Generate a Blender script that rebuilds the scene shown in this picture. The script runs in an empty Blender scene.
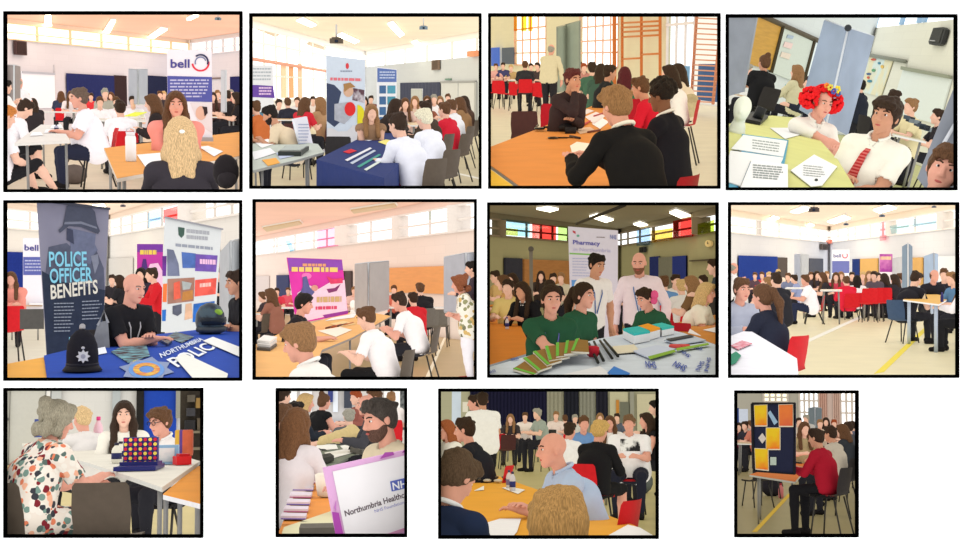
import bpy, bmesh, math, random
import numpy as np
from mathutils import Vector, Matrix
sc = bpy.context.scene
COL = sc.collection
FPX = 1200.0          # focal length in pixels of the 960-pixel-wide frame
WALL_D = 2.5          # distance of the white display wall from the camera
# ---------------------------------------------------------------- camera, world, exposure
cam_d = bpy.data.cameras.new('camera'); cam = bpy.data.objects.new('camera', cam_d); COL.objects.link(cam)
cam.location = (0, 0, 0); cam.rotation_euler = (math.pi/2, 0, 0)
cam_d.sensor_width = 36; cam_d.sensor_fit = 'HORIZONTAL'; cam_d.lens = 36*FPX/960; cam_d.clip_end = 400; cam_d.clip_start = .05
sc.camera = cam
world = bpy.data.worlds.new('bright_overcast'); sc.world = world; world.use_nodes = True
bgn = world.node_tree.nodes['Background']; bgn.inputs[0].default_value = (1, 1, 1, 1); bgn.inputs[1].default_value = 1.9
world.light_settings.ao_factor = 0.52; world.light_settings.distance = 0.2
sc.cycles.use_fast_gi = True; sc.cycles.fast_gi_method = 'ADD'
sc.cycles.max_bounces = 4; sc.cycles.diffuse_bounces = 2; sc.cycles.transparent_max_bounces = 12
sc.view_settings.view_transform = 'Standard'; sc.view_settings.look = 'None'
sc.view_settings.gamma = 1; sc.view_settings.use_curve_mapping = False; sc.view_settings.exposure = 0.1
# ---------------------------------------------------------------- materials
def lin(c):
    c = c/255.0
    return c/12.92 if c <= .04045 else ((c+.055)/1.055)**2.4
def rgb(c): return (lin(c[0]), lin(c[1]), lin(c[2]), 1)
_M = {}
def mat(c, rough=.75, var=.10, scale=18, kind='plain', c2=None, emit=0, metal=0, spec=.25):
    key = (tuple(c), rough, var, scale, kind, tuple(c2) if c2 else None, emit, metal, spec)
    if key in _M: return _M[key]
    m = bpy.data.materials.new('%s_%d_%d_%d' % ((kind,)+tuple(int(v) for v in c[:3]))); m.use_nodes = True
    nt = m.node_tree; N = nt.nodes; Lk = nt.links; b = N['Principled BSDF']
    b.inputs['Roughness'].default_value = rough; b.inputs['Metallic'].default_value = metal
    if 'Specular IOR Level' in b.inputs: b.inputs['Specular IOR Level'].default_value = spec
    if emit:
        b.inputs['Base Color'].default_value = rgb(c); b.inputs['Emission Color'].default_value = rgb(c); b.inputs['Emission Strength'].default_value = emit
        _M[key] = m; return m
    tc = N.new('ShaderNodeTexCoord')
    if kind == 'glass':                                   # tinted window pane: lets the sky through
        tr = N.new('ShaderNodeBsdfTransparent'); tr.inputs[0].default_value = tuple(math.sqrt(v) for v in rgb(c))
        gl = N.new('ShaderNodeBsdfGlossy'); gl.inputs['Roughness'].default_value = .05
        mx = N.new('ShaderNodeMixShader'); mx.inputs[0].default_value = .04
        Lk.new(tr.outputs[0], mx.inputs[1]); Lk.new(gl.outputs[0], mx.inputs[2])
        Lk.new(mx.outputs[0], N['Material Output'].inputs[0]); _M[key] = m; return m
    ns = N.new('ShaderNodeTexNoise'); ns.inputs['Scale'].default_value = scale; ns.inputs['Detail'].default_value = 3
    rp = N.new('ShaderNodeValToRGB')
    L0 = rgb(c); d2 = rgb(c2) if c2 else None
    if kind in ('plain', 'fabric', 'skin'):
        rp.color_ramp.elements[0].position = .3; rp.color_ramp.elements[1].position = .7
        rp.color_ramp.elements[0].color = tuple(v*(1-var) for v in L0[:3])+(1,)
        rp.color_ramp.elements[1].color = tuple(min(1, v*(1+var)) for v in L0[:3])+(1,)
        Lk.new(tc.outputs['Object'], ns.inputs['Vector']); Lk.new(ns.outputs[0], rp.inputs[0])
    elif kind == 'wood':
        mp = N.new('ShaderNodeMapping'); mp.inputs['Scale'].default_value = (1, 1, 12)
        Lk.new(tc.outputs['Object'], mp.inputs[0]); Lk.new(mp.outputs[0], ns.inputs['Vector'])
        rp.color_ramp.elements[0].position = .3; rp.color_ramp.elements[1].position = .7
        rp.color_ramp.elements[0].color = tuple(v*(1-var) for v in L0[:3])+(1,); rp.color_ramp.elements[1].color = tuple(min(1, v*(1+var)) for v in L0[:3])+(1,)
        Lk.new(ns.outputs[0], rp.inputs[0])
    elif kind == 'hair':
        mp = N.new('ShaderNodeMapping'); mp.inputs['Scale'].default_value = (6, 6, 1)
        Lk.new(tc.outputs['Object'], mp.inputs[0]); Lk.new(mp.outputs[0], ns.inputs['Vector'])
        rp.color_ramp.elements[0].position = .35; rp.color_ramp.elements[1].position = .65
        rp.color_ramp.elements[0].color = tuple(v*(1-var*3) for v in L0[:3])+(1,); rp.color_ramp.elements[1].color = tuple(min(1, v*(1+var*4)) for v in L0[:3])+(1,)
        Lk.new(ns.outputs[0], rp.inputs[0])
    elif kind in ('floral', 'spots', 'books'):            # coloured blobs on a pale ground
        vo = N.new('ShaderNodeTexVoronoi'); vo.inputs['Scale'].default_value = scale
        Lk.new(tc.outputs['Object'], vo.inputs['Vector'])
        sep = N.new('ShaderNodeSeparateColor'); Lk.new(vo.outputs['Color'], sep.inputs[0])
        rp.color_ramp.interpolation = 'CONSTANT'
        pal = c2 if kind != 'floral' else None
        cols = [(226, 130, 96), (60, 62, 70), (240, 234, 224), (120, 150, 140), (240, 234, 224), (130, 40, 50), (240, 180, 150), (90, 110, 104)]
        if kind == 'spots': cols = [(240, 236, 222), (150, 150, 110), (236, 232, 220), (210, 176, 110), (120, 120, 96)]
        if kind == 'books': cols = [(240, 240, 240), (190, 60, 70), (250, 220, 210), (70, 80, 130), (220, 150, 60)]
        e = rp.color_ramp.elements
        while len(e) < len(cols): e.new(.5)
        for i, cc in enumerate(cols): e[i].position = i/len(cols); e[i].color = rgb(cc)
        Lk.new(sep.outputs[0], rp.inputs[0])
        st = N.new('ShaderNodeMath'); st.operation = 'LESS_THAN'; st.inputs[1].default_value = .6
        Lk.new(vo.outputs['Distance'], st.inputs[0])
        mx = N.new('ShaderNodeMix'); mx.data_type = 'RGBA'
        mx.inputs['A'].default_value = L0; Lk.new(rp.outputs[0], mx.inputs['B']); Lk.new(st.outputs[0], mx.inputs['Factor'])
        Lk.new(mx.outputs['Result'], b.inputs['Base Color']); _M[key] = m; return m
    elif kind == 'block':                                 # painted block wall
        br = N.new('ShaderNodeTexBrick'); br.inputs['Scale'].default_value = 1; br.inputs['Brick Width'].default_value = .45; br.inputs['Row Height'].default_value = .22
        br.inputs['Mortar Size'].default_value = .006
        br.inputs['Color1'].default_value = L0; br.inputs['Color2'].default_value = tuple(v*.97 for v in L0[:3])+(1,); br.inputs['Mortar'].default_value = tuple(v*.94 for v in L0[:3])+(1,)
        mp = N.new('ShaderNodeMapping'); mp.inputs['Rotation'].default_value = (math.pi/2, 0, 0)
        Lk.new(tc.outputs['Object'], mp.inputs[0]); Lk.new(mp.outputs[0], br.inputs['Vector'])
        Lk.new(br.outputs[0], b.inputs['Base Color']); _M[key] = m; return m
    elif kind == 'stripe':                                # bands across local z
        wv = N.new('ShaderNodeTexWave'); wv.bands_direction = 'Z'; wv.inputs['Scale'].default_value = scale
        Lk.new(tc.outputs['Object'], wv.inputs['Vector'])
        rp.color_ramp.interpolation = 'CONSTANT'; rp.color_ramp.elements[0].color = L0; rp.color_ramp.elements[1].position = .5; rp.color_ramp.elements[1].color = d2
        Lk.new(wv.outputs[0], rp.inputs[0])
    elif kind == 'blotch':                                # two colours, soft patches
        rp.color_ramp.elements[0].position = .42; rp.color_ramp.elements[1].position = .58
        rp.color_ramp.elements[0].color = L0; rp.color_ramp.elements[1].color = d2
        Lk.new(tc.outputs['Object'], ns.inputs['Vector']); Lk.new(ns.outputs[0], rp.inputs[0])
    Lk.new(rp.outputs[0], b.inputs['Base Color'])
    _M[key] = m; return m
WHITE = (250, 250, 250)
STEEL = (150, 150, 150)
# ---------------------------------------------------------------- mesh building
LOC = {}
class MB:
    def __init__(s): s.v = []; s.f = []; s.smooth = False
    def add(s, vs, fs):
        n = len(s.v); s.v += [tuple(v) for v in vs]; s.f += [tuple(i+n for i in f) for f in fs]; return s
    def box(s, c, d, R=None):
        x, y, z = d[0]/2, d[1]/2, d[2]/2; c = Vector(c)
        vs = [Vector((i*x, j*y, k*z)) for k in (-1, 1) for j in (-1, 1) for i in (-1, 1)]
        if R is not None: vs = [R @ v for v in vs]
        return s.add([c+v for v in vs], [(0, 2, 3, 1), (4, 5, 7, 6), (0, 1, 5, 4), (2, 6, 7, 3), (0, 4, 6, 2), (1, 3, 7, 5)])
    def prism(s, pts, n, t):                              # polygon extruded from -0 to t along n
        n = Vector(n)*t; k = len(pts); a = [Vector(p) for p in pts]
        return s.add(a+[p+n for p in a], [tuple(reversed(range(k))), tuple(range(k, 2*k))]+[(i, (i+1) % k, (i+1) % k+k, i+k) for i in range(k)])
    def tube(s, path, r, n=8):
        path = [Vector(p) for p in path]; rs = r if isinstance(r, (list, tuple)) else [r]*len(path); vs = []; fs = []
        for i, p in enumerate(path):
            d = (path[min(i+1, len(path)-1)]-path[max(i-1, 0)]).normalized()
            a = d.cross(Vector((0, 0, 1)) if abs(d.z) < .9 else Vector((1, 0, 0))).normalized(); b = d.cross(a)
            vs += [p+(a*math.cos(2*math.pi*j/n)+b*math.sin(2*math.pi*j/n))*rs[i] for j in range(n)]
        for i in range(len(path)-1):
            for j in range(n): fs.append((i*n+j, i*n+(j+1) % n, (i+1)*n+(j+1) % n, (i+1)*n+j))
        fs += [tuple(reversed(range(n))), tuple(range((len(path)-1)*n, len(path)*n))]
        s.smooth = True
        return s.add(vs, fs)
    def lathe(s, c, prof, n=14, sx=1, sy=1):              # profile of (radius, z)
        c = Vector(c); vs = []; fs = []
        for r, z in prof: vs += [c+Vector((r*sx*math.cos(2*math.pi*j/n), r*sy*math.sin(2*math.pi*j/n), z)) for j in range(n)]
        for i in range(len(prof)-1):
            for j in range(n): fs.append((i*n+j, i*n+(j+1) % n, (i+1)*n+(j+1) % n, (i+1)*n+j))
        fs += [tuple(reversed(range(n))), tuple(range((len(prof)-1)*n, len(prof)*n))]
        s.smooth = True
        return s.add(vs, fs)
    def ball(s, c, r, n=10):
        r = r if isinstance(r, (tuple, list)) else (r, r, r)
        vs = []; fs = []; c = Vector(c); m = max(4, n//2)
        for i in range(1, m):
            a = math.pi*i/m
            vs += [c+Vector((r[0]*math.sin(a)*math.cos(2*math.pi*j/n), r[1]*math.sin(a)*math.sin(2*math.pi*j/n), -r[2]*math.cos(a))) for j in range(n)]
        for i in range(m-2):
            for j in range(n): fs.append((i*n+j, i*n+(j+1) % n, (i+1)*n+(j+1) % n, (i+1)*n+j))
        k = len(vs); vs += [c-Vector((0, 0, r[2])), c+Vector((0, 0, r[2]))]
        fs += [(k, (j+1) % n, j) for j in range(n)]+[(k+1, (m-2)*n+j, (m-2)*n+(j+1) % n) for j in range(n)]
        s.smooth = True
        return s.add(vs, fs)
    def mesh(s, name, off=(0, 0, 0)):
        me = bpy.data.meshes.new(name); o = Vector(off)
        me.from_pydata([tuple(Vector(v)-o) for v in s.v], [], s.f); me.validate(); me.update()
        if s.smooth:
            for p in me.polygons: p.use_smooth = True
        return me
def npmesh(name, V, Fq, smooth=True):
    me = bpy.data.meshes.new(name); n, k = len(V), Fq.shape[0]
    me.vertices.add(n); me.vertices.foreach_set('co', V.astype(np.float32).ravel())
    me.loops.add(k*4); me.loops.foreach_set('vertex_index', Fq.astype(np.int32).ravel())
    me.polygons.add(k); me.polygons.foreach_set('loop_start', np.arange(0, k*4, 4, dtype=np.int32))
    me.update(calc_edges=True); me.validate()
    if smooth: me.polygons.foreach_set('use_smooth', np.ones(len(me.polygons), dtype=bool))
    return me
_FT = {}
def text_pts(t, bold=True):
    """letters as a flat mesh in unit box coordinates: verts (0..1, 0..1), faces"""
    if (t, bold) in _FT: return _FT[(t, bold)]
    cu = bpy.data.curves.new('lettering', 'FONT'); cu.body = t; cu.fill_mode = 'FRONT'; cu.resolution_u = 3
    if bold: cu.offset = .022
    o = bpy.data.objects.new('lettering', cu); me = bpy.data.meshes.new_from_object(o)
    vs = [v.co.copy() for v in me.vertices]; fs = [tuple(p.vertices) for p in me.polygons]
    bpy.data.objects.remove(o); bpy.data.meshes.remove(me); bpy.data.curves.remove(cu)
    x0 = min(v.x for v in vs); x1 = max(v.x for v in vs); y0 = min(v.y for v in vs); y1 = max(v.y for v in vs)
    r = ([((v.x-x0)/(x1-x0), (v.y-y0)/max(1e-6, y1-y0)) for v in vs], fs)
    _FT[(t, bold)] = r; return r
# ---------------------------------------------------------------- a room seen through one window of the display wall
PANELS = []
class Plane:
    def __init__(s, P, o, u, v): s.P = P; s.o = Vector(o); s.u = Vector(u).normalized(); s.v = Vector(v).normalized(); s.n = s.u.cross(s.v).normalized()
    def px(s, x, y, off=0):
        e = Vector((0, 0, s.P.eye)); d = s.P.ray(x, y); o = s.o+s.n*off
        return e+d*((o-e).dot(s.n)/d.dot(s.n))
    def poly(s, pts, t=.01, off=0, mb=None):
        mb = mb or MB(); q = [s.px(x, y)+s.n*off for x, y in pts]
        a = sum(((q[i]-q[0]).cross(q[i+1]-q[0]) for i in range(1, len(q)-1)), Vector())
        if a.dot(s.n) < 0: q.reverse()
        return mb.prism(q, s.n, t)
    def rect(s, x0, y0, x1, y1, t=.01, off=0, mb=None):   # true rectangle: columns x0/x1 along u, rows at the middle column
        xm = (x0+x1)/2; a = s.px(x0, (y0+y1)/2); b = s.px(x1, (y0+y1)/2); c0 = s.px(xm, y0); c1 = s.px(xm, y1)
        ua, ub = (a-s.o).dot(s.u), (b-s.o).dot(s.u); va, vb = (c0-s.o).dot(s.v), (c1-s.o).dot(s.v)
        q = [s.o+s.u*i+s.v*j+s.n*off for i, j in ((ua, vb), (ub, vb), (ub, va), (ua, va))]
        return (mb or MB()).prism(q, s.n, t)
    def disc(s, x, y, rx, ry, t=.01, off=0, mb=None, n=20, a0=0, a1=360, hole=0):
        k = n+1 if a1-a0 < 360 else n
        an = [math.radians(a0+(a1-a0)*i/n) for i in range(k)]
        out = [(x+rx*math.cos(a), y-ry*math.sin(a)) for a in an]
        if not hole: return s.poly(out, t, off, mb)
        mb = mb or MB(); inn = [(x+rx*hole*math.cos(a), y-ry*hole*math.sin(a)) for a in an]
        for i in range(len(an)-1 if a1-a0 < 360 else n):
            j = (i+1) % len(an); s.poly([out[i], out[j], inn[j], inn[i]], t, off, mb)
        return mb
    def text(s, t, p0, px1, p2, off=.017, mb=None, bold=True):   # lower left, lower right, upper left pixels
        vs, fs = text_pts(t, bold); a = s.px(*p0); b = s.px(*px1)-a; c = s.px(*p2)-a
        mb = mb or MB(); return mb.add([a+b*x+c*y+s.n*off for x, y in vs], fs)
def dashes(pl, x0, y0, x1, y1, n, off=.014, sl=0, h=.45, seed=1, mb=None):
    """rows of small print too far off to read: word-length strokes"""
    rr = random.Random(seed); mb = mb or MB(); st = (y1-y0)/n
    for i in range(n):
        y = y0+st*i; x = x0; e = x1-(x1-x0)*rr.uniform(0, .25)
        while x < e:
            w = rr.uniform(.06, .18)*(x1-x0); b = min(x+w, e); ya, yb = y+sl*(x-x0), y+sl*(b-x0)
            pl.poly([(x, ya), (b, yb), (b, yb+st*h), (x, ya+st*h)], .002, off, mb); x = b+.025*(x1-x0)
    return mb
class Panel:
    def __init__(s, ctx, x0, y0, x1, y1, hor, eye, roll=0, cx=None, cy=None):
        s.ctx = ctx; s.r = (x0, y0, x1, y1); s.eye = eye; PANELS.append(s)
        cx = (x0+x1)/2 if cx is None else cx
        F = Vector((cx-480, FPX, -(hor-270))).normalized(); U = Vector((1, 0, 0)).cross(F).normalized()
        # share the keystone between level lines and uprights
        key = math.degrees(math.atan2((cx-480)*(hor-270), FPX*FPX))*.5
        U = Matrix.Rotation(math.radians(roll+key), 3, F) @ U
        R = F.cross(U)
        s.B = Matrix((R, F, U)).transposed()              # local -> world
        s.M = Matrix.Translation(s.B @ Vector((0, 0, -eye))) @ s.B.to_4x4()
        s.objs = []; s.far = []
    def ray(s, x, y): return s.B.transposed() @ Vector(((x-480)/FPX, 1, -(y-270)/FPX))
    def at(s, x, y, Y):
        d = s.ray(x, y); return Vector((0, 0, s.eye))+d*(Y/d.y)
    def flat(s, z): return Plane(s, (0, 0, z), (1, 0, 0), (0, 1, 0))
    def onz(s, x, y, z): return s.flat(z).px(x, y)
    def up(s, x0, Y0, x1=None, Y1=None, py=None):         # vertical plane through two pixel columns at given distances
        py = py or (s.r[1]+s.r[3])/2
        a = s.at(x0, py, Y0); b = s.at(x1, py, Y1) if x1 is not None else a+Vector((1, 0, 0))
        a.z = b.z = 0
        return Plane(s, a, b-a, (0, 0, 1))
    # -- objects
    def props(s, o, label, cat, group=None, kind=None):
        o['label'] = label
        if cat: o['category'] = cat
        if group: o['group'] = group
        if kind: o['kind'] = kind
        return o
    def thing(s, name, label, cat, loc=(0, 0, 0), rz=0, group=None):
        o = bpy.data.objects.new(name, None); COL.objects.link(o); o.empty_display_size = .1
        o.matrix_world = s.M @ Matrix.Translation(loc) @ Matrix.Rotation(rz, 4, 'Z')
        LOC[o.name] = Vector(loc) if not rz else None
        s.objs.append(o); return s.props(o, label, cat, group)
    def part(s, name, mb, m, parent, label=None, local=False):
        off = (0, 0, 0) if local else (LOC.get(parent.name) or Vector())
        me = mb.mesh(name, off) if isinstance(mb, MB) else mb
        if not me.materials: me.materials.append(m)
        o = bpy.data.objects.new(name, me); COL.objects.link(o); o.parent = parent
        LOC[o.name] = Vector(off)
        if label: o['label'] = label
        return o
    def one(s, name, mb, m, label, cat=None, group=None, kind=None):
        lo = Vector([min(v[i] for v in mb.v) for i in range(3)]); hi = Vector([max(v[i] for v in mb.v) for i in range(3)])
        c = Vector(((lo.x+hi.x)/2, (lo.y+hi.y)/2, lo.z)); me = mb.mesh(name, c); me.materials.append(m)
        o = bpy.data.objects.new(name, me); COL.objects.link(o); o.matrix_world = s.M @ Matrix.Translation(c)
        LOC[o.name] = c; s.objs.append(o)
        return s.props(o, label, cat, group, kind)
    def struct(s, name, mb, m, label=None): return s.one(name, mb, m, label or name.replace('_', ' ')+' of the '+s.ctx, None, None, 'structure')
    def wall(s, name, pl, x0, x1, ytop, ybot, m, t=.12):  # wall slab standing on the floor between two pixel columns
        a = pl.px(x0, ytop); b = pl.px(x1, ytop); top = max(a.z, b.z)
        q = [Vector((a.x, a.y, 0)), Vector((b.x, b.y, 0)), Vector((b.x, b.y, top)), Vector((a.x, a.y, top))]
        return s.struct(name, MB().prism(q, -pl.n, t), m)
# ---------------------------------------------------------------- things that come again and again
def leg_tube(a, b, r=.014): return MB().tube([a, b], r, 8)
SHELL = {}
def chair_meshes(col, sz):
    k = (col, round(sz, 2))
    if k in SHELL: return SHELL[k]
    c = {'red': (205, 30, 40), 'brown': (88, 78, 68), 'black': (46, 43, 44), 'grey': (110, 105, 98), 'maroon': (74, 44, 44), 'crimson': (176, 24, 40), 'navy': (60, 80, 110)}[col]
    prof = [(.22, -.03), (.20, .0), (.05, -.005), (-.12, .0), (-.19, .02), (-.215, .08), (-.235, .20), (-.265, .36), (-.275, .385)]
    wid = [.19, .2, .205, .2, .19, .185, .195, .185, .165]
    mb = MB(); nx = 7; vs = []
    for (y, z), w in zip(prof, wid):
        for i in range(nx):
            x = -1+2*i/(nx-1); vs.append((x*w, y+(.03*x*x if z > .05 else 0), sz+z+(.018*x*x if z < .05 else 0)))
    n = len(vs); vs2 = [(x*.98, y-.006 if z > sz+.05 else y, z-.012 if z <= sz+.05 else z) for x, y, z in vs]
    fs = []
    R = len(prof)
    for r in range(R-1):
        for i in range(nx-1):
            a = r*nx+i; fs += [(a, a+nx, a+nx+1, a+1), (n+a, n+a+1, n+a+nx+1, n+a+nx)]
    rim = [r*nx for r in range(R)]+[(R-1)*nx+i for i in range(1, nx)]+[r*nx+nx-1 for r in range(R-2, -1, -1)]+[i for i in range(nx-2, 0, -1)]
    for i in range(len(rim)): a, b = rim[i], rim[(i+1) % len(rim)]; fs.append((a, n+a, n+b, b))
    mb.add(vs, fs); mb.smooth = True
    me = mb.mesh('shell'); me.materials.append(mat(c, .55, .06))
    legs = []
    for sx in (-1, 1):
        for a, b in (((sx*.15, .14, sz-.01), (sx*.19, .2, 0)), ((sx*.15, -.12, sz-.01), (sx*.19, -.25, 0))):
            l = leg_tube(a, b, .012).mesh('leg'); l.materials.append(mat((70, 68, 66) if col != 'red' else (60, 60, 60), .4, .05, metal=.5)); legs.append(l)
    SHELL[k] = (me, legs); return SHELL[k]
def chair(P, loc, yaw, col, label, sz=.44, group=None):
    me, legs = chair_meshes(col, sz)
    t = P.thing('plastic_chair', label, 'chair', loc, yaw, group)
    P.part('shell', me, None, t)
    for l in legs: P.part('leg', l, None, t)
    return t
def quad_in(q, f):                                        # pull polygon corners toward the middle
    c = sum(q, Vector())/len(q); return [c+(p-c)*f for p in q]
def table(P, pts, top, label, z=.73, legs=None, edge=(225, 225, 222), t=.03, legc=STEEL, rough=.35, kind='wood', group=None, name='table', lr=.014):
    pl = P.flat(z); q = [pl.px(*p) for p in pts]; c = sum(q, Vector())/len(q)
    th = P.thing(name, label, 'table', (c.x, c.y, 0), 0, group)
    a = sum(((q[i]-q[0]).cross(q[i+1]-q[0]) for i in range(1, len(q)-1)), Vector())
    if a.z < 0: q.reverse()
    tp_ = P.part('tabletop', MB().prism([p-Vector((0, 0, .004)) for p in q], (0, 0, 1), .004), mat(top, .55, .05, 3, kind, spec=.06), th)
    P.part('table_edge', MB().prism([p-Vector((0, 0, t)) for p in q], (0, 0, 1), t-.004), mat(edge, .5, .04), tp_)
    for p in (quad_in(q, .93) if legs is None else [pl.px(*l) for l in legs]):
        P.part('leg', leg_tube((p.x, p.y, z-t), (p.x, p.y, 0), lr), mat(legc, .35, .03, metal=.6), th)
    return th
def far_table(P, x0, x1, y, Y, top, label, d=.8, edge=(225, 225, 222), rz=0, group=None):
    """a distant table seen almost edge-on: front edge between two pixel columns"""
    a = P.at(x0, y, Y); b = P.at(x1, y, Y); w = (b-a).length; c = (a+b)/2; z = max(.55, min(.82, c.z))
    th = P.thing('table', label, 'table', (c.x, c.y, 0), rz, group)
    P.part('tabletop', MB().box((0, d/2, z-.002), (w, d, .004)), mat(top, .35, .05, 3, 'wood'), th, None, True)
    P.part('table_edge', MB().box((0, d/2, z-.018), (w, d, .028)), mat(edge, .5, .04), th, None, True)
    for sx in (-1, 1):
        for yy in (.06, d-.06): P.part('leg', leg_tube((sx*(w/2-.08), yy, z-.03), (sx*(w/2-.06), yy, 0), .018), mat(STEEL, .35, .03, metal=.6), th, None, True)
    return th
def cloth(P, pts, c, label, z=.74, drop=.7, folds=0, group=None, edge_only=None, name='tablecloth'):
    """cloth over a table: flat top and hanging sides with soft folds"""
    pl = P.flat(z); q = [pl.px(*p) for p in pts]
    a = sum(((q[i]-q[0]).cross(q[i+1]-q[0]) for i in range(1, len(q)-1)), Vector())
    if a.z < 0: q.reverse()
    ctr = sum(q, Vector())/len(q); rim = []
    for i in range(len(q)):
        A, B = q[i], q[(i+1) % len(q)]
        for j in range(10): rim.append(A.lerp(B, j/10))
    n = len(rim); vs = list(rim); rows = 5
    for r in range(1, rows+1):
        for i, p in enumerate(rim):
            o = (p-ctr); o.z = 0; o.normalize(); w = .012*r*math.sin(i*1.9)+.01*r
            vs.append(p+o*w-Vector((0, 0, drop*r/rows)))
    fs = [tuple(range(n))]
    for r in range(rows):
        for i in range(n): j = (i+1) % n; fs.append((r*n+i, (r+1)*n+i, (r+1)*n+j, r*n+j))
    mb = MB().add(vs, fs)
    return P.one(name, mb, mat(c, .8, .05, 8), label, 'tablecloth', group)
def sheet(P, pts, label, c=(246, 246, 248), z=.735, name='paper', t=.003, group=None, kind='plain', c2=None, scale=18, cat='paper'):
    return P.one(name, P.flat(z).poly(pts, t), mat(c, .8, .03, scale, kind, c2), label, cat, group)
def bottle(P, x, y, h, label, c=(225, 232, 240), band=(60, 60, 110), cap=(40, 40, 90), z=.735, Y=None, name='water_bottle', r=None, group=None):
    b = P.onz(x, y, z) if Y is None else P.at(x, y, Y); H = h*b.y/FPX; r = r or H*.16
    t = P.thing(name, label, 'bottle', b, 0, group)
    P.part('bottle_body', MB().lathe((0, 0, 0), [(r*.9, 0), (r, H*.04), (r, H*.62), (r*.8, H*.74), (r*.38, H*.86), (r*.38, H*.9)], 14), mat(c, .15, .03), t, None, True)
    if band: P.part('bottle_label', MB().lathe((0, 0, 0), [(r*1.03, H*.2), (r*1.03, H*.5)], 14), mat(band, .5, .1), t, None, True)
    P.part('cap', MB().lathe((0, 0, 0), [(r*.45, H*.88), (r*.45, H*.99), (r*.3, H)], 12), mat(cap, .4, .03), t, None, True)
    return t
def light_strip(P, pts, z, label, on=True, group='fluorescent ceiling lights', power=4):
    pl = P.flat(z); t = P.thing('ceiling_light', label, 'light', pl.px(*pts[0]), 0, group)
    q = [pl.px(*p) for p in pts]
    if sum(((q[i]-q[0]).cross(q[i+1]-q[0]) for i in range(1, 3)), Vector()).z < 0: q.reverse()
    P.part('housing', MB().prism([p-Vector((0, 0, .05)) for p in q], (0, 0, 1), .05), mat((240, 236, 225), .5, .03), t)
    P.part('diffuser', MB().prism([p-Vector((0, 0, .09)) for p in quad_in(q, .96)], (0, 0, 1), .04), mat((255, 250, 225) if on else (205, 180, 140), .5, .03, emit=power if on else 0), t)
    return t
def speaker(P, pl, x0, y0, x1, y1, label, c=(70, 55, 52)):
    b = pl.px((x0+x1)/2, y1); t = P.thing('wall_speaker', label, 'speaker', b)
    P.part('cabinet', pl.rect(x0, y0, x1, y1, .1, .05), mat(c, .6, .05), t)
    w = (x1-x0)*.12
    P.part('grille', pl.rect(x0+w, y0+w, x1-w, y1-w, .012, .15), mat(tuple(int(v*.75) for v in c), .8, .3, 60), t)
    P.part('bracket', pl.rect((x0+x1)/2-.8, (y0+y1)/2-1, (x0+x1)/2+.8, (y0+y1)/2+1, .06, 0), mat((60, 60, 60), .5, .05), t)
    return t
def curtain(P, pl, x0, y0, x1, y1, c, label, name='curtain', folds=14):
    a = pl.px(x0, (y0+y1)/2); b = pl.px(x1, (y0+y1)/2); zt = pl.px((x0+x1)/2, y0).z; zb = max(.02, pl.px((x0+x1)/2, y1).z)
    n = folds*4; top = []; bot = []
    for i in range(n+1):
        p = a.lerp(b, i/n)+pl.n*(.06+.04*math.sin(i*math.pi/2))
        top.append(Vector((p.x, p.y, zt))); bot.append(Vector((p.x, p.y, zb)))
    mb = MB(); k = n+1; back = [p-pl.n*.02 for p in top+bot]
    mb.add(top+bot, [(i, k+i, k+i+1, i+1) for i in range(n)]); mb.add(back, [(i, i+1, k+i+1, k+i) for i in range(n)])
    return P.one(name, mb, mat(c, .9, .08), label, 'curtain')
def fold_screen(P, pts, c, label, Y=None, rail=(205, 208, 212), feet=True):
    """office folding screen; pts = list of (x, ytop, ybottom, distance) at each hinge"""
    base = P.at(pts[0][0], pts[0][2], pts[0][3]); t = P.thing('folding_screen', label, 'room divider', base)
    for (xa, ta, ba, Ya), (xb, tb, bb, Yb) in zip(pts, pts[1:]):
        q = [P.at(xa, ba, Ya), P.at(xb, bb, Yb), P.at(xb, tb, Yb), P.at(xa, ta, Ya)]; n = (q[1]-q[0]).cross(q[3]-q[0]).normalized()
        P.part('screen_panel', MB().prism(quad_in(q, .98), n, .03), mat(c, .7, .05, 4), t)
        P.part('panel_frame', MB().tube(q+[q[0]], .02, 6), mat(rail, .4, .03), t)
    return t
def projector(P, x, y, Y, w, label, c=(60, 60, 66), up=.5):
    s = w*Y/FPX; p = P.at(x, y, Y); t = P.thing('ceiling_projector', label, 'projector', p)
    P.part('projector_body', MB().box((0, 0, 0), (s, s*.8, s*.36)).box((0, 0, s*.22), (s*.7, s*.6, s*.1)), mat(c, .5, .05), t, None, True)
    P.part('lens', MB().lathe((0, -s*.42, -s*.02), [(s*.12, -s*.1), (s*.14, 0), (s*.12, s*.1)], 12), mat((30, 40, 60), .2, .02), t, None, True)
    P.part('ceiling_pole', MB().tube([(0, 0, s*.2), (0, 0, s*.2+up)], s*.07), mat((200, 200, 200), .4, .02), t, None, True)
    return t
# ---------------------------------------------------------------- the white display wall with twelve black-framed windows
INNER = {1: (6, 14, 239.3, 189.2), 2: (252, 16, 478.7, 185.7), 3: (491, 16, 717.8, 185.7), 4: (729, 17, 954.8, 187.3),
         5: (6, 203, 239, 377.9), 6: (255.2, 202, 473.9, 377), 7: (490, 205.2, 716, 374.9), 8: (731.2, 205, 956.6, 375),
         9: (6, 391, 200, 535), 10: (278.4, 391.2, 404.2, 534.4), 11: (441, 391.7, 656, 536), 12: (737.5, 393.5, 856, 534.5)}
ABOUT = {1: 'room with the blue and white swirl banner', 2: 'room with the blue-clothed table', 3: 'room with the climbing bars', 4: 'tilted room with the red curly wig',
         5: 'room with the police stand', 6: 'room with the purple poster', 7: 'room with the nurses in green', 8: 'wide hall with the yellow floor line',
         9: 'room with the disc game', 10: 'room with the big lilac-edged sign', 11: 'room with the bald man in pale blue', 12: 'room with the navy pinboard'}
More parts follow.
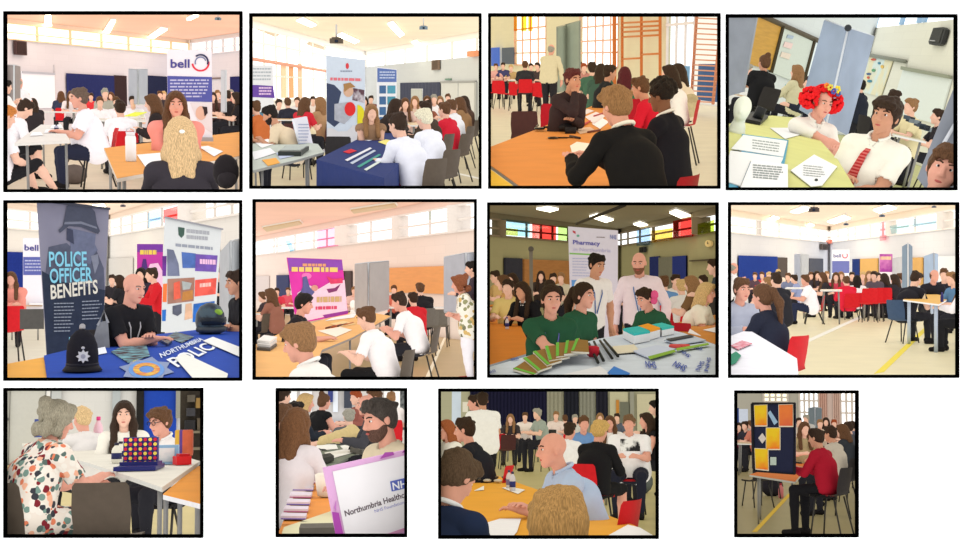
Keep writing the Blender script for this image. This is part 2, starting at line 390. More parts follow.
PART = {7: (170, 160, 122), 11: (190, 184, 160), 12: (190, 184, 170), 3: (222, 212, 184)}
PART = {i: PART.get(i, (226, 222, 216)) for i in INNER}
def wpt(x, y, D): return Vector(((x-480)/FPX*D, D, -(y-270)/FPX*D))
xs = sorted({-500, 1460}.union(*[{r[0]-1, r[2]+1} for r in INNER.values()])); ys = sorted({-420, 960}.union(*[{r[1]-1, r[3]+1} for r in INNER.values()]))
mb = MB()
for j in range(len(ys)-1):
    run = None
    for i in range(len(xs)-1):
        cxm, cym = (xs[i]+xs[i+1])/2, (ys[j]+ys[j+1])/2
        solid = not any(r[0]-1 < cxm < r[2]+1 and r[1]-1 < cym < r[3]+1 for r in INNER.values())
        if solid and run is None: run = xs[i]
        if run is not None and (not solid or i == len(xs)-2):
            e = xs[i] if not solid else xs[i+1]
            mb.prism([wpt(run, ys[j+1], WALL_D), wpt(e, ys[j+1], WALL_D), wpt(e, ys[j], WALL_D), wpt(run, ys[j], WALL_D)], (0, 1, 0), .004); run = None
me = mb.mesh('wall_front'); me.materials.append(mat((252, 252, 252), .9, .0))
o = bpy.data.objects.new('wall_front', me); COL.objects.link(o); o['kind'] = 'structure'; o['label'] = 'white display wall around the twelve framed windows'
for i, (x0, y0, x1, y1) in INNER.items():
    mb = MB(); D = WALL_D-.005; w = 3.0
    ring_o = [(x0-w, y1+w), (x1+w, y1+w), (x1+w, y0-w), (x0-w, y0-w)]; ring_i = [(x0, y1), (x1, y1), (x1, y0), (x0, y0)]
    for k in range(4):
        l = (k+1) % 4; mb.prism([wpt(*ring_o[k], D), wpt(*ring_o[l], D), wpt(*ring_i[l], D), wpt(*ring_i[k], D)], (0, 1, 0), .008)
    c = wpt(x0, y1, D); me = mb.mesh('picture_frame', c); me.materials.append(mat((1, 1, 1), .9, .0, spec=0))
    o = bpy.data.objects.new('picture_frame', me); COL.objects.link(o); o.location = c
    # plain partitions close off each room from its neighbours
    far = {2: 112, 3: 82, 12: 62, 5: 50, 7: 50, 8: 64, 1: 54, 4: 48, 9: 30, 10: 36, 11: 46, 6: 66}[i]; e = 5.2
    cs = [(x0-e, y0-e), (x1+e, y0-e), (x1+e, y1+e), (x0-e, y1+e)]
    for k, side in enumerate(('top', 'right', 'bottom', 'left')):
        a, b = cs[k], cs[(k+1) % 4]; n4, f4 = WALL_D+.006, far
        q4 = [wpt(*a, n4), wpt(*b, n4), wpt(*b, f4), wpt(*a, f4)]; nn = (q4[1]-q4[0]).cross(q4[3]-q4[0]).normalized()
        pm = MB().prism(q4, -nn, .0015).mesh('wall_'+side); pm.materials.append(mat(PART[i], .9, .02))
        po = bpy.data.objects.new('wall_%s_%d' % (side, i), pm); COL.objects.link(po); po['kind'] = 'structure'; po['label'] = 'plain %s partition of the %s' % (side, ABOUT[i])
    o['label'] = 'thin black frame around the '+ABOUT[i]; o['category'] = 'picture frame'; o['group'] = 'black picture frames'
# ---------------------------------------------------------------- people: one continuous body surface each
GR = {n: i for i, n in enumerate(['none', 'head', 'neck', 'torso', 'uarm', 'elbow', 'farm', 'hand', 'pelvis', 'thigh', 'knee', 'shin', 'foot'])}
def Cn(a, b, ra, rb, g='none', k=.02): return ('c', np.array(a, float), np.array(b, float), ra, rb, GR[g], k)
def El(c, r, g='none', k=.02, R=None): return ('e', np.array(c, float), np.array(r, float), R, 0, GR[g], k)
def Cut(n, p): return ('x', np.array(n, float)/np.linalg.norm(n), np.array(p, float))
def surface(prims, vox, wob=0):
    los = []; his = []
    for p in prims:
        if p[0] == 'c': r = max(p[3], p[4]); los.append(np.minimum(p[1], p[2])-r); his.append(np.maximum(p[1], p[2])+r)
        elif p[0] == 'e': r = p[2].max() if p[3] is not None else p[2]; los.append(p[1]-r); his.append(p[1]+r)
    lo = np.min(los, 0)-3*vox; hi = np.max(his, 0)+3*vox
    D = np.ceil((hi-lo)/vox).astype(int)+1
    F = np.full(D, 1.0, np.float32); Lb = np.zeros(D, np.int8); ax = [lo[i]+vox*np.arange(D[i]) for i in range(3)]; q = -1
    for p in prims:
        if p[0] == 'x':
            d = ((ax[0]-p[2][0])*p[1][0])[:, None, None]+((ax[1]-p[2][1])*p[1][1])[None, :, None]+((ax[2]-p[2][2])*p[1][2])[None, None, :]
            F = np.maximum(F, d.astype(np.float32)); continue
        q += 1; pad = p[6]+2.5*vox
        i0 = np.maximum(0, np.floor((los[q]-pad-lo)/vox).astype(int)); i1 = np.minimum(D, np.ceil((his[q]+pad-lo)/vox).astype(int)+1)
        sl = tuple(slice(a, b) for a, b in zip(i0, i1))
        X = ax[0][sl[0]][:, None, None]; Y = ax[1][sl[1]][None, :, None]; Z = ax[2][sl[2]][None, None, :]
        if p[0] == 'c':
            ba = p[2]-p[1]; L2 = max(1e-9, ba@ba)
            t = np.clip(((X-p[1][0])*ba[0]+(Y-p[1][1])*ba[1]+(Z-p[1][2])*ba[2])/L2, 0, 1)
            d = np.sqrt((X-p[1][0]-t*ba[0])**2+(Y-p[1][1]-t*ba[1])**2+(Z-p[1][2]-t*ba[2])**2)-(p[3]+(p[4]-p[3])*t)
        else:
            x, y, z = X-p[1][0], Y-p[1][1], Z-p[1][2]
            if p[3] is not None: R = p[3]; x, y, z = R[0, 0]*x+R[1, 0]*y+R[2, 0]*z, R[0, 1]*x+R[1, 1]*y+R[2, 1]*z, R[0, 2]*x+R[1, 2]*y+R[2, 2]*z
            k0 = np.sqrt((x/p[2][0])**2+(y/p[2][1])**2+(z/p[2][2])**2); k1 = np.sqrt((x/p[2][0]**2)**2+(y/p[2][1]**2)**2+(z/p[2][2]**2)**2)
            d = k0*(k0-1)/np.maximum(k1, 1e-6)
        s = F[sl]; Lb[sl][d < s] = p[5]; k = p[6]
        h = np.clip(.5+.5*(s-d)/k, 0, 1); F[sl] = s*(1-h)+d*h-k*h*(1-h)
    if wob:
        F = F+(wob*np.sin(ax[0][:, None, None]*140+3*np.sin(ax[2]*25)[None, None, :])*np.cos(ax[1]*120)[None, :, None]).astype(np.float32)
    # surface nets
    S = F < 0; c = np.zeros(D-1, np.int8); cr = [(i, j, k) for i in (0, 1) for j in (0, 1) for k in (0, 1)]
    for i, j, k in cr: c += S[i:D[0]-1+i, j:D[1]-1+j, k:D[2]-1+k]
    m = (c > 0) & (c < 8); ii = np.argwhere(m); idx = np.full(D-1, -1, np.int32); idx[m] = np.arange(len(ii))
    acc = np.zeros((len(ii), 3)); cnt = np.zeros(len(ii))
    for a in cr:
        for x in range(3):
            if a[x]: continue
            b = list(a); b[x] = 1; A = ii+np.array(a); Bv = ii+np.array(b)
            fa = F[A[:, 0], A[:, 1], A[:, 2]]; fb = F[Bv[:, 0], Bv[:, 1], Bv[:, 2]]; w = (fa < 0) != (fb < 0)
            t = np.where(w, fa/np.where(w, fa-fb, 1), 0); pt = np.tile(np.array(a, float), (len(ii), 1)); pt[:, x] += t
            acc += pt*w[:, None]; cnt += w
    g = ii+acc/cnt[:, None]; V = lo+g*vox; Q = []
    for x in range(3):
        y, z = (x+1) % 3, (x+2) % 3
        s0 = [slice(None)]*3; s1 = [slice(None)]*3; s0[x] = slice(0, -1); s1[x] = slice(1, None)
        A, Bv = S[tuple(s0)], S[tuple(s1)]
        for flip, w in ((0, A & ~Bv), (1, ~A & Bv)):
            e = np.argwhere(w); e = e[(e[:, y] > 0) & (e[:, z] > 0) & (e[:, y] < D[y]-1) & (e[:, z] < D[z]-1)]
            cs = []
            for dy, dz in ((-1, -1), (0, -1), (0, 0), (-1, 0)):
                f = e.copy(); f[:, y] += dy; f[:, z] += dz; cs.append(idx[f[:, 0], f[:, 1], f[:, 2]])
            qd = np.stack(cs, 1); Q.append(qd[:, ::-1] if flip else qd)
    Q = np.concatenate(Q); Q = Q[(Q >= 0).all(1)]
    fc = np.rint(g[Q].mean(1)).astype(int); fc = np.minimum(np.maximum(fc, 0), D-1)
    lab = Lb[fc[:, 0], fc[:, 1], fc[:, 2]]
    return V, Q, lab
def vnormals(V, Q):
    n = np.cross(V[Q[:, 2]]-V[Q[:, 0]], V[Q[:, 3]]-V[Q[:, 1]]); N = np.zeros_like(V)
    for i in range(4): np.add.at(N, Q[:, i], n)
    return N/np.maximum(np.linalg.norm(N, axis=1), 1e-9)[:, None]
def shell_of(V, N, Q, keep, off, below=None):
    q = Q[keep]
    if len(q) == 0: return None
    u, inv = np.unique(q, return_inverse=True); q = inv.reshape(-1, 4); Vo = V[u]+N[u]*off; Vi = V[u]-N[u]*.002
    e = np.concatenate([q[:, [i, (i+1) % 4]] for i in range(4)]); key = np.sort(e, 1); _, ix, ct = np.unique(key, axis=0, return_index=True, return_counts=True)
    b = e[ix[ct == 1]]; n = len(u)
    rim = np.stack([b[:, 1], b[:, 0], b[:, 0]+n, b[:, 1]+n], 1)
    return np.concatenate([Vo, Vi]), np.concatenate([q, rim])
def ik(a, t, l1, l2, hint):
    a, t, hint = Vector(a), Vector(t), Vector(hint); d = t-a; L = d.length; d.normalize()
    L = min(L, (l1+l2)*.998); L = max(L, abs(l1-l2)+.02); x = (l1*l1-l2*l2+L*L)/(2*L); y = math.sqrt(max(0, l1*l1-x*x))
    h = hint-d*hint.dot(d); h.normalize(); return a+d*x+h*y, a+d*L
SKIN = {'fair': (236, 190, 168), 'pink': (226, 165, 145), 'tan': (205, 150, 122), 'brown': (128, 88, 66), 'pale': (244, 214, 196)}
HAIRC = {'black': (30, 25, 24), 'dark': (52, 38, 30), 'brown': (92, 64, 44), 'light': (140, 104, 70), 'blond': (196, 164, 112), 'white': (226, 216, 190), 'grey': (150, 146, 134), 'red': (150, 70, 36), 'ginger': (190, 120, 60)}
NP = [0]
def person(P, x, y, hp, yaw, who, top=(250, 250, 250), sleeve='short', bottom=(36, 36, 42), hair='short', hc='brown', skin='fair', pose='sit', s=1.0,
           lean=12, side=0, hy=0, hpit=8, hroll=0, hands=('table', 'table'), w=1.0, chairc=None, shorts=False, shoes=(28, 26, 28), skirt=None,
           collar=None, tie=None, lanyard=None, beard=None, glasses=False, Y=None, feet=(.42, .42), group=None, belly=0, topkind='plain', topscale=18, hem=0, face=None, legs=True, skirtkind='plain', stripes=None, bottomkind='plain', bottomscale=18):
    """head centre at pixel (x, y), head height hp pixels, yaw 0 = back to the viewer, 180 = facing, 90 = facing left"""
    who0 = who; NP[0] += 1
    Y = Y or FPX*.228*s/hp; H = P.at(x, y, Y)
    le, sd = math.radians(lean), math.radians(side)
    t1 = Vector((math.sin(sd), math.sin(le)*.8, 1)).normalized(); t2 = Vector((math.sin(sd), math.sin(le)*1.35, 1)).normalized()
    chest = t1*.28*s; neck = chest+t2*.215*s
    hd = (t2+Vector((0, 0.1, .8))).normalized(); hc_ = neck+hd*.175*s+Vector((0, .025*s, 0))
    hipz = H.z-hc_.z
    lim = (.24, .80) if pose == 'sit' else (.62, 1.15)
    hipz = min(max(hipz, lim[0]), lim[1])
    R = Matrix.Rotation(math.radians(yaw), 3, 'Z')
    base = H-(R @ hc_); base.z = 0
    O = Vector((0, 0, hipz)); C_ = O+chest; Nk = O+neck; Hd = O+hc_
    RH = Matrix.Rotation(math.radians(hy), 3, 'Z') @ Matrix.Rotation(math.radians(-hpit), 3, 'X') @ Matrix.Rotation(math.radians(hroll), 3, 'Y')
    RHn = np.array(RH)
    h_ = lambda a, b, c: Hd+RH @ (Vector((a, b, c))*s)
    vox = min(max(.9*Y/FPX, .0078), .026); near = vox < .0125
    pr = []
    # torso
    f1 = (t1+t2).normalized(); fw = Vector((1, 0, 0)).cross(f1).normalized(); fw = -fw if fw.y < 0 else fw
    for sx in (-1, 1):
        pr.append(Cn(O+Vector((sx*.075*w, -.01, -.01))*s, C_+Vector((sx*.075*w, 0, 0))*s, .108*s*w, .105*s*(.6+.4*w), 'torso', .04))
        pr.append(Cn(C_+Vector((sx*.075*w, 0, 0))*s, Nk+(Vector((sx*.085*w, -.01, -.09)))*s, .105*s*(.6+.4*w), .075*s, 'torso', .04))
        sh = Nk+Vector((sx*.165*(.5+.5*w), -.005, -.065))*s
        pr.append(Cn(Nk+Vector((0, -.01, -.03))*s, sh, .06*s, .062*s*(.7+.3*w), 'torso', .03))
    pr.append(Cn(O+Vector((0, -.01, 0))*s, C_+Vector((0, -.01, .02))*s, .112*s*(.5+.5*w), .108*s, 'torso', .06)); pr.append(Cn(C_+Vector((0, -.012, .02))*s, Nk+Vector((0, -.015, -.08))*s, .108*s, .075*s, 'torso', .06))
    if belly: pr.append(El(O+(f1*.13+fw*.07)*s, (.15*s*w, (.12+.1*belly)*s, .17*s), 'torso', .05))
    pr.append(Cn(Nk+Vector((0, 0, -.03))*s, h_(0, -.02, -.05), .056*s, .052*s, 'neck', .02))
    # head
    pr += [El(h_(0, -.012, .03), np.array((.076, .096, .088))*s, 'head', .02, RHn), El(h_(0, .028, -.03), np.array((.062, .066, .082))*s, 'head', .02, RHn),
           Cn(h_(0, .03, -.03), h_(0, .062, -.092), .055*s, .028*s, 'head', .02)]
    if vox < .02:
        pr += [Cn(h_(0, .09, .02), h_(0, .112, -.022), .009*s, .014*s, 'head', .012), Cn(h_(-.012, .1, -.026), h_(.012, .1, -.026), .011*s, .011*s, 'head', .01)]
        pr += [El(h_(sx*.078, -.008, -.005), np.array((.012, .02, .032))*s, 'head', .008, RHn) for sx in (-1, 1)]
        pr += [Cn(h_(sx*.015, .084, .032), h_(sx*.05, .07, .03), .011*s, .009*s, 'head', .012) for sx in (-1, 1)]
        pr += [El(h_(sx*.04, .055, -.025), np.array((.024, .024, .024))*s, 'head', .02, RHn) for sx in (-1, 1)]
    # arms and hands
    for sx, hn in ((-1, hands[0]), (1, hands[1])):
        sh = Nk+Vector((sx*.165*(.5+.5*w), -.005, -.065))*s; hint = Vector((sx*.6, -.35, -.8))
        if hn == 'table': T = Vector((sx*.12, .43, .22))*s+O
        elif hn == 'lap': T = Vector((sx*.1, .3, .11))*s+O
        elif hn == 'down': T = Vector((sx*.26*w, .06, -.06))*s+O
        elif hn == 'fold': T = Vector((-sx*.06, .27, .2))*s+O
        elif hn == 'chin': T = h_(sx*.03, .1, -.15); hint = Vector((sx*.5, .3, -1))
        elif hn == 'front': T = Vector((sx*.1, .36, .36))*s+O
        else: T = Vector(hn)*s+O
        T.z = max(T.z, .1)
        el, wr = ik(sh, T, .275*s, .24*s, hint)
        a1 = sh.lerp(el, .62)
        pr += [Cn(sh, a1, .056*s*(.6+.4*w), .048*s*(.6+.4*w), 'uarm', .025), Cn(a1, el, .046*s*(.6+.4*w), .041*s*(.6+.4*w), 'elbow', .02), Cn(el, el.lerp(wr, .35), .041*s, .043*s, 'farm', .02), Cn(el.lerp(wr, .35), wr, .043*s, .028*s, 'farm', .02)]
        d = (wr-el).normalized()
        if hn in ('table', 'lap', 'fold') and d.z < 0: d = Vector((d.x, d.y, d.z*.35)).normalized()
        lat = d.cross(Vector((0, 0, 1)))
        if lat.length < .3: lat = Vector((0, 1, 0))*1.0
        lat.normalize(); dn = lat.cross(d)
        if dn.z > 0: dn = -dn
        u = lambda a, b, c: wr+(d*a+lat*b+dn*c)*s
        if near:
            pr += [Cn(u(.0, 0, 0), u(.03, 0, 0), .026*s, .026*s, 'hand', .015), Cn(u(.03, -.018, 0), u(.085, -.027, .004), .02*s, .016*s, 'hand', .015), Cn(u(.03, .018, 0), u(.085, .027, .004), .02*s, .016*s, 'hand', .015)]
            for i, (o, l) in enumerate(((-.033, .062), (-.011, .075), (.011, .07), (.033, .055))):
                pr += [Cn(u(.085, o, .004), u(.085+l*.55, o*1.15, .012), .0105*s, .0098*s, 'hand', .004), Cn(u(.085+l*.55, o*1.15, .012), u(.085+l*.9, o*1.15, .035), .0098*s, .0085*s, 'hand', .004)]
            tl = -sx
            pr += [Cn(u(.025, tl*.026, .004), u(.065, tl*.055, .012), .014*s, .011*s, 'hand', .008), Cn(u(.065, tl*.055, .012), u(.1, tl*.058, .022), .011*s, .009*s, 'hand', .004)]
        else:
            pr += [Cn(u(0, 0, 0), u(.08, 0, .004), .03*s, .034*s, 'hand', .015), Cn(u(.08, 0, .004), u(.15, 0, .03), .032*s, .02*s, 'hand', .015), Cn(u(.03, -sx*.02, 0), u(.09, -sx*.055, .015), .016*s, .011*s, 'hand', .01)]
    # legs
    pr.append(Cn(O+Vector((-.06*w, 0, -.02))*s, O+Vector((.06*w, 0, -.02))*s, .115*s*(.4+.6*w), .115*s*(.4+.6*w), 'pelvis', .03))
    for i, sx in enumerate((-1, 1)):
        if not legs: break
        hj = O+Vector((sx*.085*w, .02, -.035))*s
        if pose == 'sit': ft = Vector((sx*(.12+.03*w)*s, feet[i]*s, .075)); l1, l2 = .41*s, max(.36*s, (hipz-.07)*.9)
        else: ft = Vector((sx*.1*s, .0+(.06*sx if feet[0] != feet[1] else 0), .075)); D_ = (ft-hj).length*1.004; l1, l2 = D_*.5, D_*.5
        kn, an = ik(hj, ft, l1, l2, Vector((sx*.12, .7, .8)) if pose == 'sit' else Vector((0, 1, 0)))
        th = hj.lerp(kn, .6)
        pr += [Cn(hj, th, .088*s*(.5+.5*w), .072*s*(.5+.5*w), 'thigh', .02), Cn(th, kn, .07*s*(.5+.5*w), .06*s, 'knee', .02), Cn(kn, kn.lerp(an, .35), .056*s, .057*s, 'shin', .02), Cn(kn.lerp(an, .35), an, .055*s, .038*s, 'shin', .02),
               Cn(an+Vector((0, -.03, -.03))*s, an+Vector((sx*.02, .15, -.04))*s, .04*s, .032*s, 'foot', .02)]
    V, Q, lab = surface(pr, vox)
    N = vnormals(V, Q)
    t = P.thing('person', who, 'person', base, math.radians(yaw), group)
    b = P.part('body', npmesh('body', V, Q), mat(SKIN[skin], .6, .05, 14, 'skin'), t)
    g = GR; off = max(.010, vox*.55)
    def cl(name, groups, c, o, kind='plain', scale=18, c2=None):
        r = shell_of(V, N, Q, np.isin(lab, [g[i] for i in groups]), o)
        if r is not None: return P.part(name, npmesh(name, *r), mat(c, .85, .03, scale, kind, c2), t)
    tg = ['torso']+(['uarm'] if sleeve != 'none' else [])+(['elbow', 'farm'] if sleeve == 'long' else [])+(['pelvis'] if hem else [])
    cl('top' if sleeve != 'long' else 'jumper', tg, top, off*1.5, topkind, topscale, stripes)
    if legs:
        if skirt:
            r0 = .16*s*w; zz = [hipz+.06, hipz-.1, hipz*.5, .1]; mb = MB().lathe((0, 0, 0), [(r0*.9, zz[0]), (r0*1.15, zz[1]), (r0*1.3, zz[2]), (r0*1.45, zz[3])], 24, 1.05, .85)
            P.part('skirt', mb, mat(skirt, .85, .05, 12, skirtkind), t, None, True)
        else:
            cl('shorts' if shorts else 'trousers', ['pelvis', 'thigh']+(['knee'] if True else [])+([] if shorts else ['shin']), bottom, off, bottomkind, bottomscale)
        cl('shoes', ['foot'], shoes, off*.8)
    # hair
    hv = max(vox, .0085); hs = s; hcol = HAIRC[hc] if isinstance(hc, str) else hc
    hp_ = []; q = lambda c, r, k=.02: El(h_(*c), np.array(r)*s, 'none', k, RHn)
    nrm = lambda n: RH @ Vector(n)
    if hair in ('short', 'mop', 'buzz', 'rim'):
        th = {'short': .009, 'mop': .016, 'buzz': .007, 'rim': .006}[hair]
        hp_.append(q((0, -.016, .03), (.077+th, .096+th, .092+th))); hp_.append(q((0, -.05, -.012), (.068+th*.6, .058+th*.6, .075)))
        if hair in ('short', 'mop'):
            hp_ += [q((.015, .04, .09), (.052+th*.6, .048, .026+th))]
            if hair == 'mop': hp_ += [q((-.03, .07, .075), (.06, .04, .035)), q((.03, .07, .075), (.06, .04, .035))]
        hp_.append(Cut(nrm((0, .8, -.6)), h_(0, .08, .066 if hair == 'mop' else .072)))
        rr = random.Random(NP[0])
        if hair in ('short', 'mop'):                      # loose clumps break the outline
            for i in range(7):
                x = -.06+.02*i; z = (.06 if hair == 'mop' else .085)+rr.uniform(-.014, .012)
                hp_.append(Cn(h_(x*.7+rr.uniform(-.01, .01), .045, .118), h_(x+.012, .092-abs(x)*.35, z), .017*s, .008*s, k=.012))
            for i in range(12):
                a = rr.uniform(0, 6.28); e = rr.uniform(.1, 1.2); p = (.082*math.cos(a)*math.cos(e), -.02+.1*math.sin(a)*math.cos(e), .03+.1*math.sin(e))
                if p[1] < .04: hp_.append(q(p, (.024, .03, .02), .02))
        if hair == 'rim': hp_.append(Cut(nrm((0, .35, 1)), h_(0, -.02, .045)))
    elif hair in ('long', 'bob', 'pony', 'bun', 'halfup'):
        hp_ += [q((0, -.014, .036), (.094, .114, .104)), q((0, -.05, -.02), (.085, .075, .08)), Cut(nrm((0, .85, -.53)), h_(0, .075, .09 if hair == 'bun' else .08))]
        if hair in ('long', 'halfup', 'bob'):
            zl = {'bob': -.15, 'long': -.34, 'halfup': -.52}[hair]
            for sx in (-1, 1):
                hp_ += [Cn(h_(sx*.07, .0, .02), h_(sx*.085, -.02, -.12), .032*s, .04*s, k=.04), Cn(h_(sx*.085, -.02, -.12), h_(sx*.095, .115 if hair == 'long' else -.05, zl), .042*s, .034*s, k=.04), Cn(h_(sx*.03, .06, .1), h_(sx*.08, .035, .0), .028*s, .02*s, k=.02), Cn(h_(sx*.04, -.08, -.02), h_(sx*.04, -.125, zl-.05), .055*s, .045*s, k=.05)]
        if hair == 'pony': hp_ += [q((0, -.13, .04), (.03, .035, .03)), Cn(h_(0, -.14, .05), h_(0, -.19, -.08), .035*s, .045*s, k=.03), Cn(h_(0, -.19, -.08), h_(0, -.18, -.3), .045*s, .02*s, k=.03)]
        if hair == 'bun': hp_ += [q((0, -.075, .13), (.05, .05, .045))]
    elif hair == 'afro':
        hp_ += [q((0, -.025, .055), (.098, .112, .1)), Cut(nrm((0, .85, -.53)), h_(0, .085, .07))]
        rr = random.Random(4)
        for i in range(70):
            a = rr.uniform(0, 6.28); e = rr.uniform(-.4, 1.5); p = (.1*math.cos(a)*math.cos(e), -.025+.114*math.sin(a)*math.cos(e), .06+.1*math.sin(e))
            if p[1] < .05 or p[2] > .1: hp_.append(q(p, (.02, .02, .02), .008))
    elif hair == 'wavy':
        hp_ += [q((0, -.02, .03), (.1, .115, .11))]
        rr = random.Random(5)
        for i in range(26):
            a = rr.uniform(0, 6.28); z = rr.uniform(-.13, .1); hp_.append(q((.1*math.cos(a)*(1-.3*abs(z)/.13), -.03+.1*math.sin(a), z), (.035, .035, .045)))
        hp_ += [Cut(nrm((0, .95, -.3)), h_(0, .085, .06))]
    if hp_:
        HV, HQ, _ = surface(hp_, hv, .0035 if hv < .016 else 0)
        if len(HQ):
            P.part('hair', npmesh('hair', HV, HQ), mat(hcol, .6, .1, 40, 'hair'), t)
    if hair == 'halfup':
        P.part('hair_clip', MB().ball(h_(0, -.135, .03), (.02*s, .012*s, .014*s)), mat((250, 250, 245), .3, .02), t, None, True)
    if hair == 'wig':
        rr = random.Random(3); mb = MB()
        for i in range(520):
            a = rr.uniform(0, 2*math.pi); e = math.asin(rr.uniform(-1, 1)); sd2 = (-1, 1)[i % 2]
            if i % 3: cx_, cz_, r_ = sd2*.115, .03, .088
            else: cx_, cz_, r_ = 0, .075, .085
            v = Vector((cx_+r_*math.cos(a)*math.cos(e), -.03+r_*1.05*math.sin(a)*math.cos(e), cz_+r_*math.sin(e)))
            if v.y > -.03 and abs(v.x) < .078 and v.z < .09: continue
            mb.ball(h_(*v), .02*s, 6)
        wg = P.part('curly_wig', mb, mat((228, 28, 34), .7, .15, 30), t, 'bright red curly wig with flowers')
        for i, (a, bb, c2) in enumerate((((-.07, .05, .155), .03, (240, 220, 70)), ((-.03, .065, .135), .026, (90, 90, 170)), ((.01, .06, .16), .026, (225, 205, 90)), ((.045, .05, .17), .022, (240, 140, 60)), ((-.1, .04, .12), .022, (80, 110, 170)))):
            fm = MB()
            for k in range(6): fm.ball(h_(a[0]+bb*.75*math.cos(k*1.05), a[1]+.012, a[2]+bb*.75*math.sin(k*1.05)), bb*.5*s, 6)
            P.part('flower', fm, mat(c2, .6, .1), t, None, True)
    # face details
    if near or face:
        em = mat((34, 26, 24), .3, .02)
        for sx in (-1, 1):
            ey = P.part('eye', MB().ball(h_(sx*.031, .077, .013), (.013*s, .009*s, .008*s), 8), mat((236, 232, 228), .3, .02), t, None, True)
            P.part('iris', MB().ball(h_(sx*.031, .085, .013), (.0065*s, .004*s, .0065*s), 8), em, ey, None, True)
            P.part('eyebrow', MB().tube([h_(sx*.014, .092, .034), h_(sx*.034, .09, .041), h_(sx*.052, .074, .034)], .0045*s, 6), mat(tuple(int(v*.75) for v in hcol) if hair != 'wig' else (90, 70, 55), .8, .05), t, None, True)
        P.part('mouth', MB().tube([h_(-.026, .078, -.058), h_(-.012, .088, -.06), h_(0, .09, -.061), h_(.012, .088, -.06), h_(.026, .078, -.058)], [.003*s, .006*s, .007*s, .006*s, .003*s], 6), mat((190, 96, 92), .5, .05), t, None, True)
    if beard:
        bp = [q((0, .028, -.04), (.068, .075, .085)), q((0, .06, -.095), (.042, .038, .032)), Cut(nrm((0, .3, 1)), h_(0, .075, -.036)), Cut(nrm((0, -1, .2)), h_(0, -.005, -.03))]
        BV, BQ, _ = surface(bp, hv)
        if len(BQ): P.part('beard', npmesh('beard', BV, BQ), mat(beard, .8, .1, 40, 'hair'), t)
        P.part('lips', MB().ball(h_(0, .103, -.06), (.024*s, .006*s, .007*s), 8), mat((180, 90, 85), .5, .05), t, None, True)
    if glasses:
        gm = MB()
        for sx in (-1, 1):
            gm.tube([h_(sx*.033+.024*math.cos(a), .104, .012+.019*math.sin(a)) for a in [i*math.pi/6 for i in range(13)]], .003*s, 5)
            gm.tube([h_(sx*.056, .1, .016), h_(sx*.082, .0, .014)], .003*s, 5)
        gm.tube([h_(-.01, .106, .016), h_(.01, .106, .016)], .003*s, 5)
        P.part('glasses', gm, mat((30, 28, 30), .3, .02), t, None, True)
    fr = lambda a, xx, d: (O+t1*a*s if a < .28 else C_+t2*(a-.28)*s)+Vector((xx*s, 0, 0))+fw*(d*s)
    dq = .105*(.6+.4*w)+(off*1.5)/s+.006
    if collar:
        mb = MB()
        for sx in (-1, 1): mb.prism([Nk+Vector((sx*.005, .082, -.045))*s, Nk+Vector((sx*.075, .055, -.06))*s, Nk+Vector((sx*.075, .0, .025))*s, Nk+Vector((sx*.04, .06, .015))*s], Vector((sx*.3, .8, .5)).normalized(), .012*s)
        mb.tube([Nk+Vector((.066*math.cos(a), .008+.07*math.sin(a), .036-.034*math.sin(a)))*s for a in [math.pi/2+.55+i*(2*math.pi-1.1)/14 for i in range(15)]], .014*s, 6)
        P.part('collar', mb, mat(collar, .8, .03), t, None, True)
    if tie:
        a = [fr(.44, -.018, .08), fr(.44, .018, .08), fr(.40, .022, dq-.01), fr(.2, .036, dq+.004), fr(.06, .045, dq), fr(.02, 0, dq), fr(.06, -.045, dq), fr(.2, -.036, dq+.004), fr(.40, -.022, dq-.01)]
        tm = MB().prism(a[:3]+[a[8]], fw, .012*s).prism([a[8], a[2], a[3], a[7]], fw, .012*s).prism([a[7], a[3], a[4], a[5], a[6]], fw, .012*s)
        P.part('tie', tm, mat(tie, .7, .05, 14, 'stripe', (214, 110, 104)), t, None, True)
    if lanyard:
        for sx in (-1, 1): la = P.part('lanyard', MB().tube([Nk+Vector((sx*.06, -.02, .015))*s, fr(.44, sx*.07, .075), fr(.36, sx*.055, dq), fr(.12, sx*.01, dq+.005)], .006*s, 5), mat(lanyard, .7, .05), t, None, True)
        P.part('id_badge', MB().box(fr(.09, 0, dq+.008), (.06*s, .008, .085*s)), mat((240, 240, 240), .4, .05), la, None, True)
    if chairc and pose == 'sit':
        cl_ = P.thing
        sz = hipz-.105*s
        wl = ' '.join(who.split()[:11])
        chair(P, base-(R @ Vector((0, .03, 0))), math.radians(yaw), chairc, ('%s plastic chair under the ' % chairc)+wl, max(.3, round(sz, 2)))
    return t
_ORD = ['first', 'second', 'third', 'fourth', 'fifth', 'sixth', 'seventh', 'eighth', 'ninth', 'tenth', 'eleventh', 'twelfth', 'thirteenth', 'fourteenth', 'fifteenth', 'sixteenth', 'seventeenth', 'eighteenth', 'nineteenth', 'twentieth']
def cname(c):
    import colorsys
    r, g_, b = [v/255 for v in c[:3]]; h, l, s_ = colorsys.rgb_to_hls(r, g_, b)
    if l > .82: return 'white'
    if l < .2: return 'black'
    if s_ < .18: return 'grey'
    h *= 360
    for lim, n in ((18, 'red'), (45, 'tan'), (70, 'yellow'), (170, 'green'), (255, 'blue'), (320, 'purple'), (361, 'red')):
        if h < lim: return n
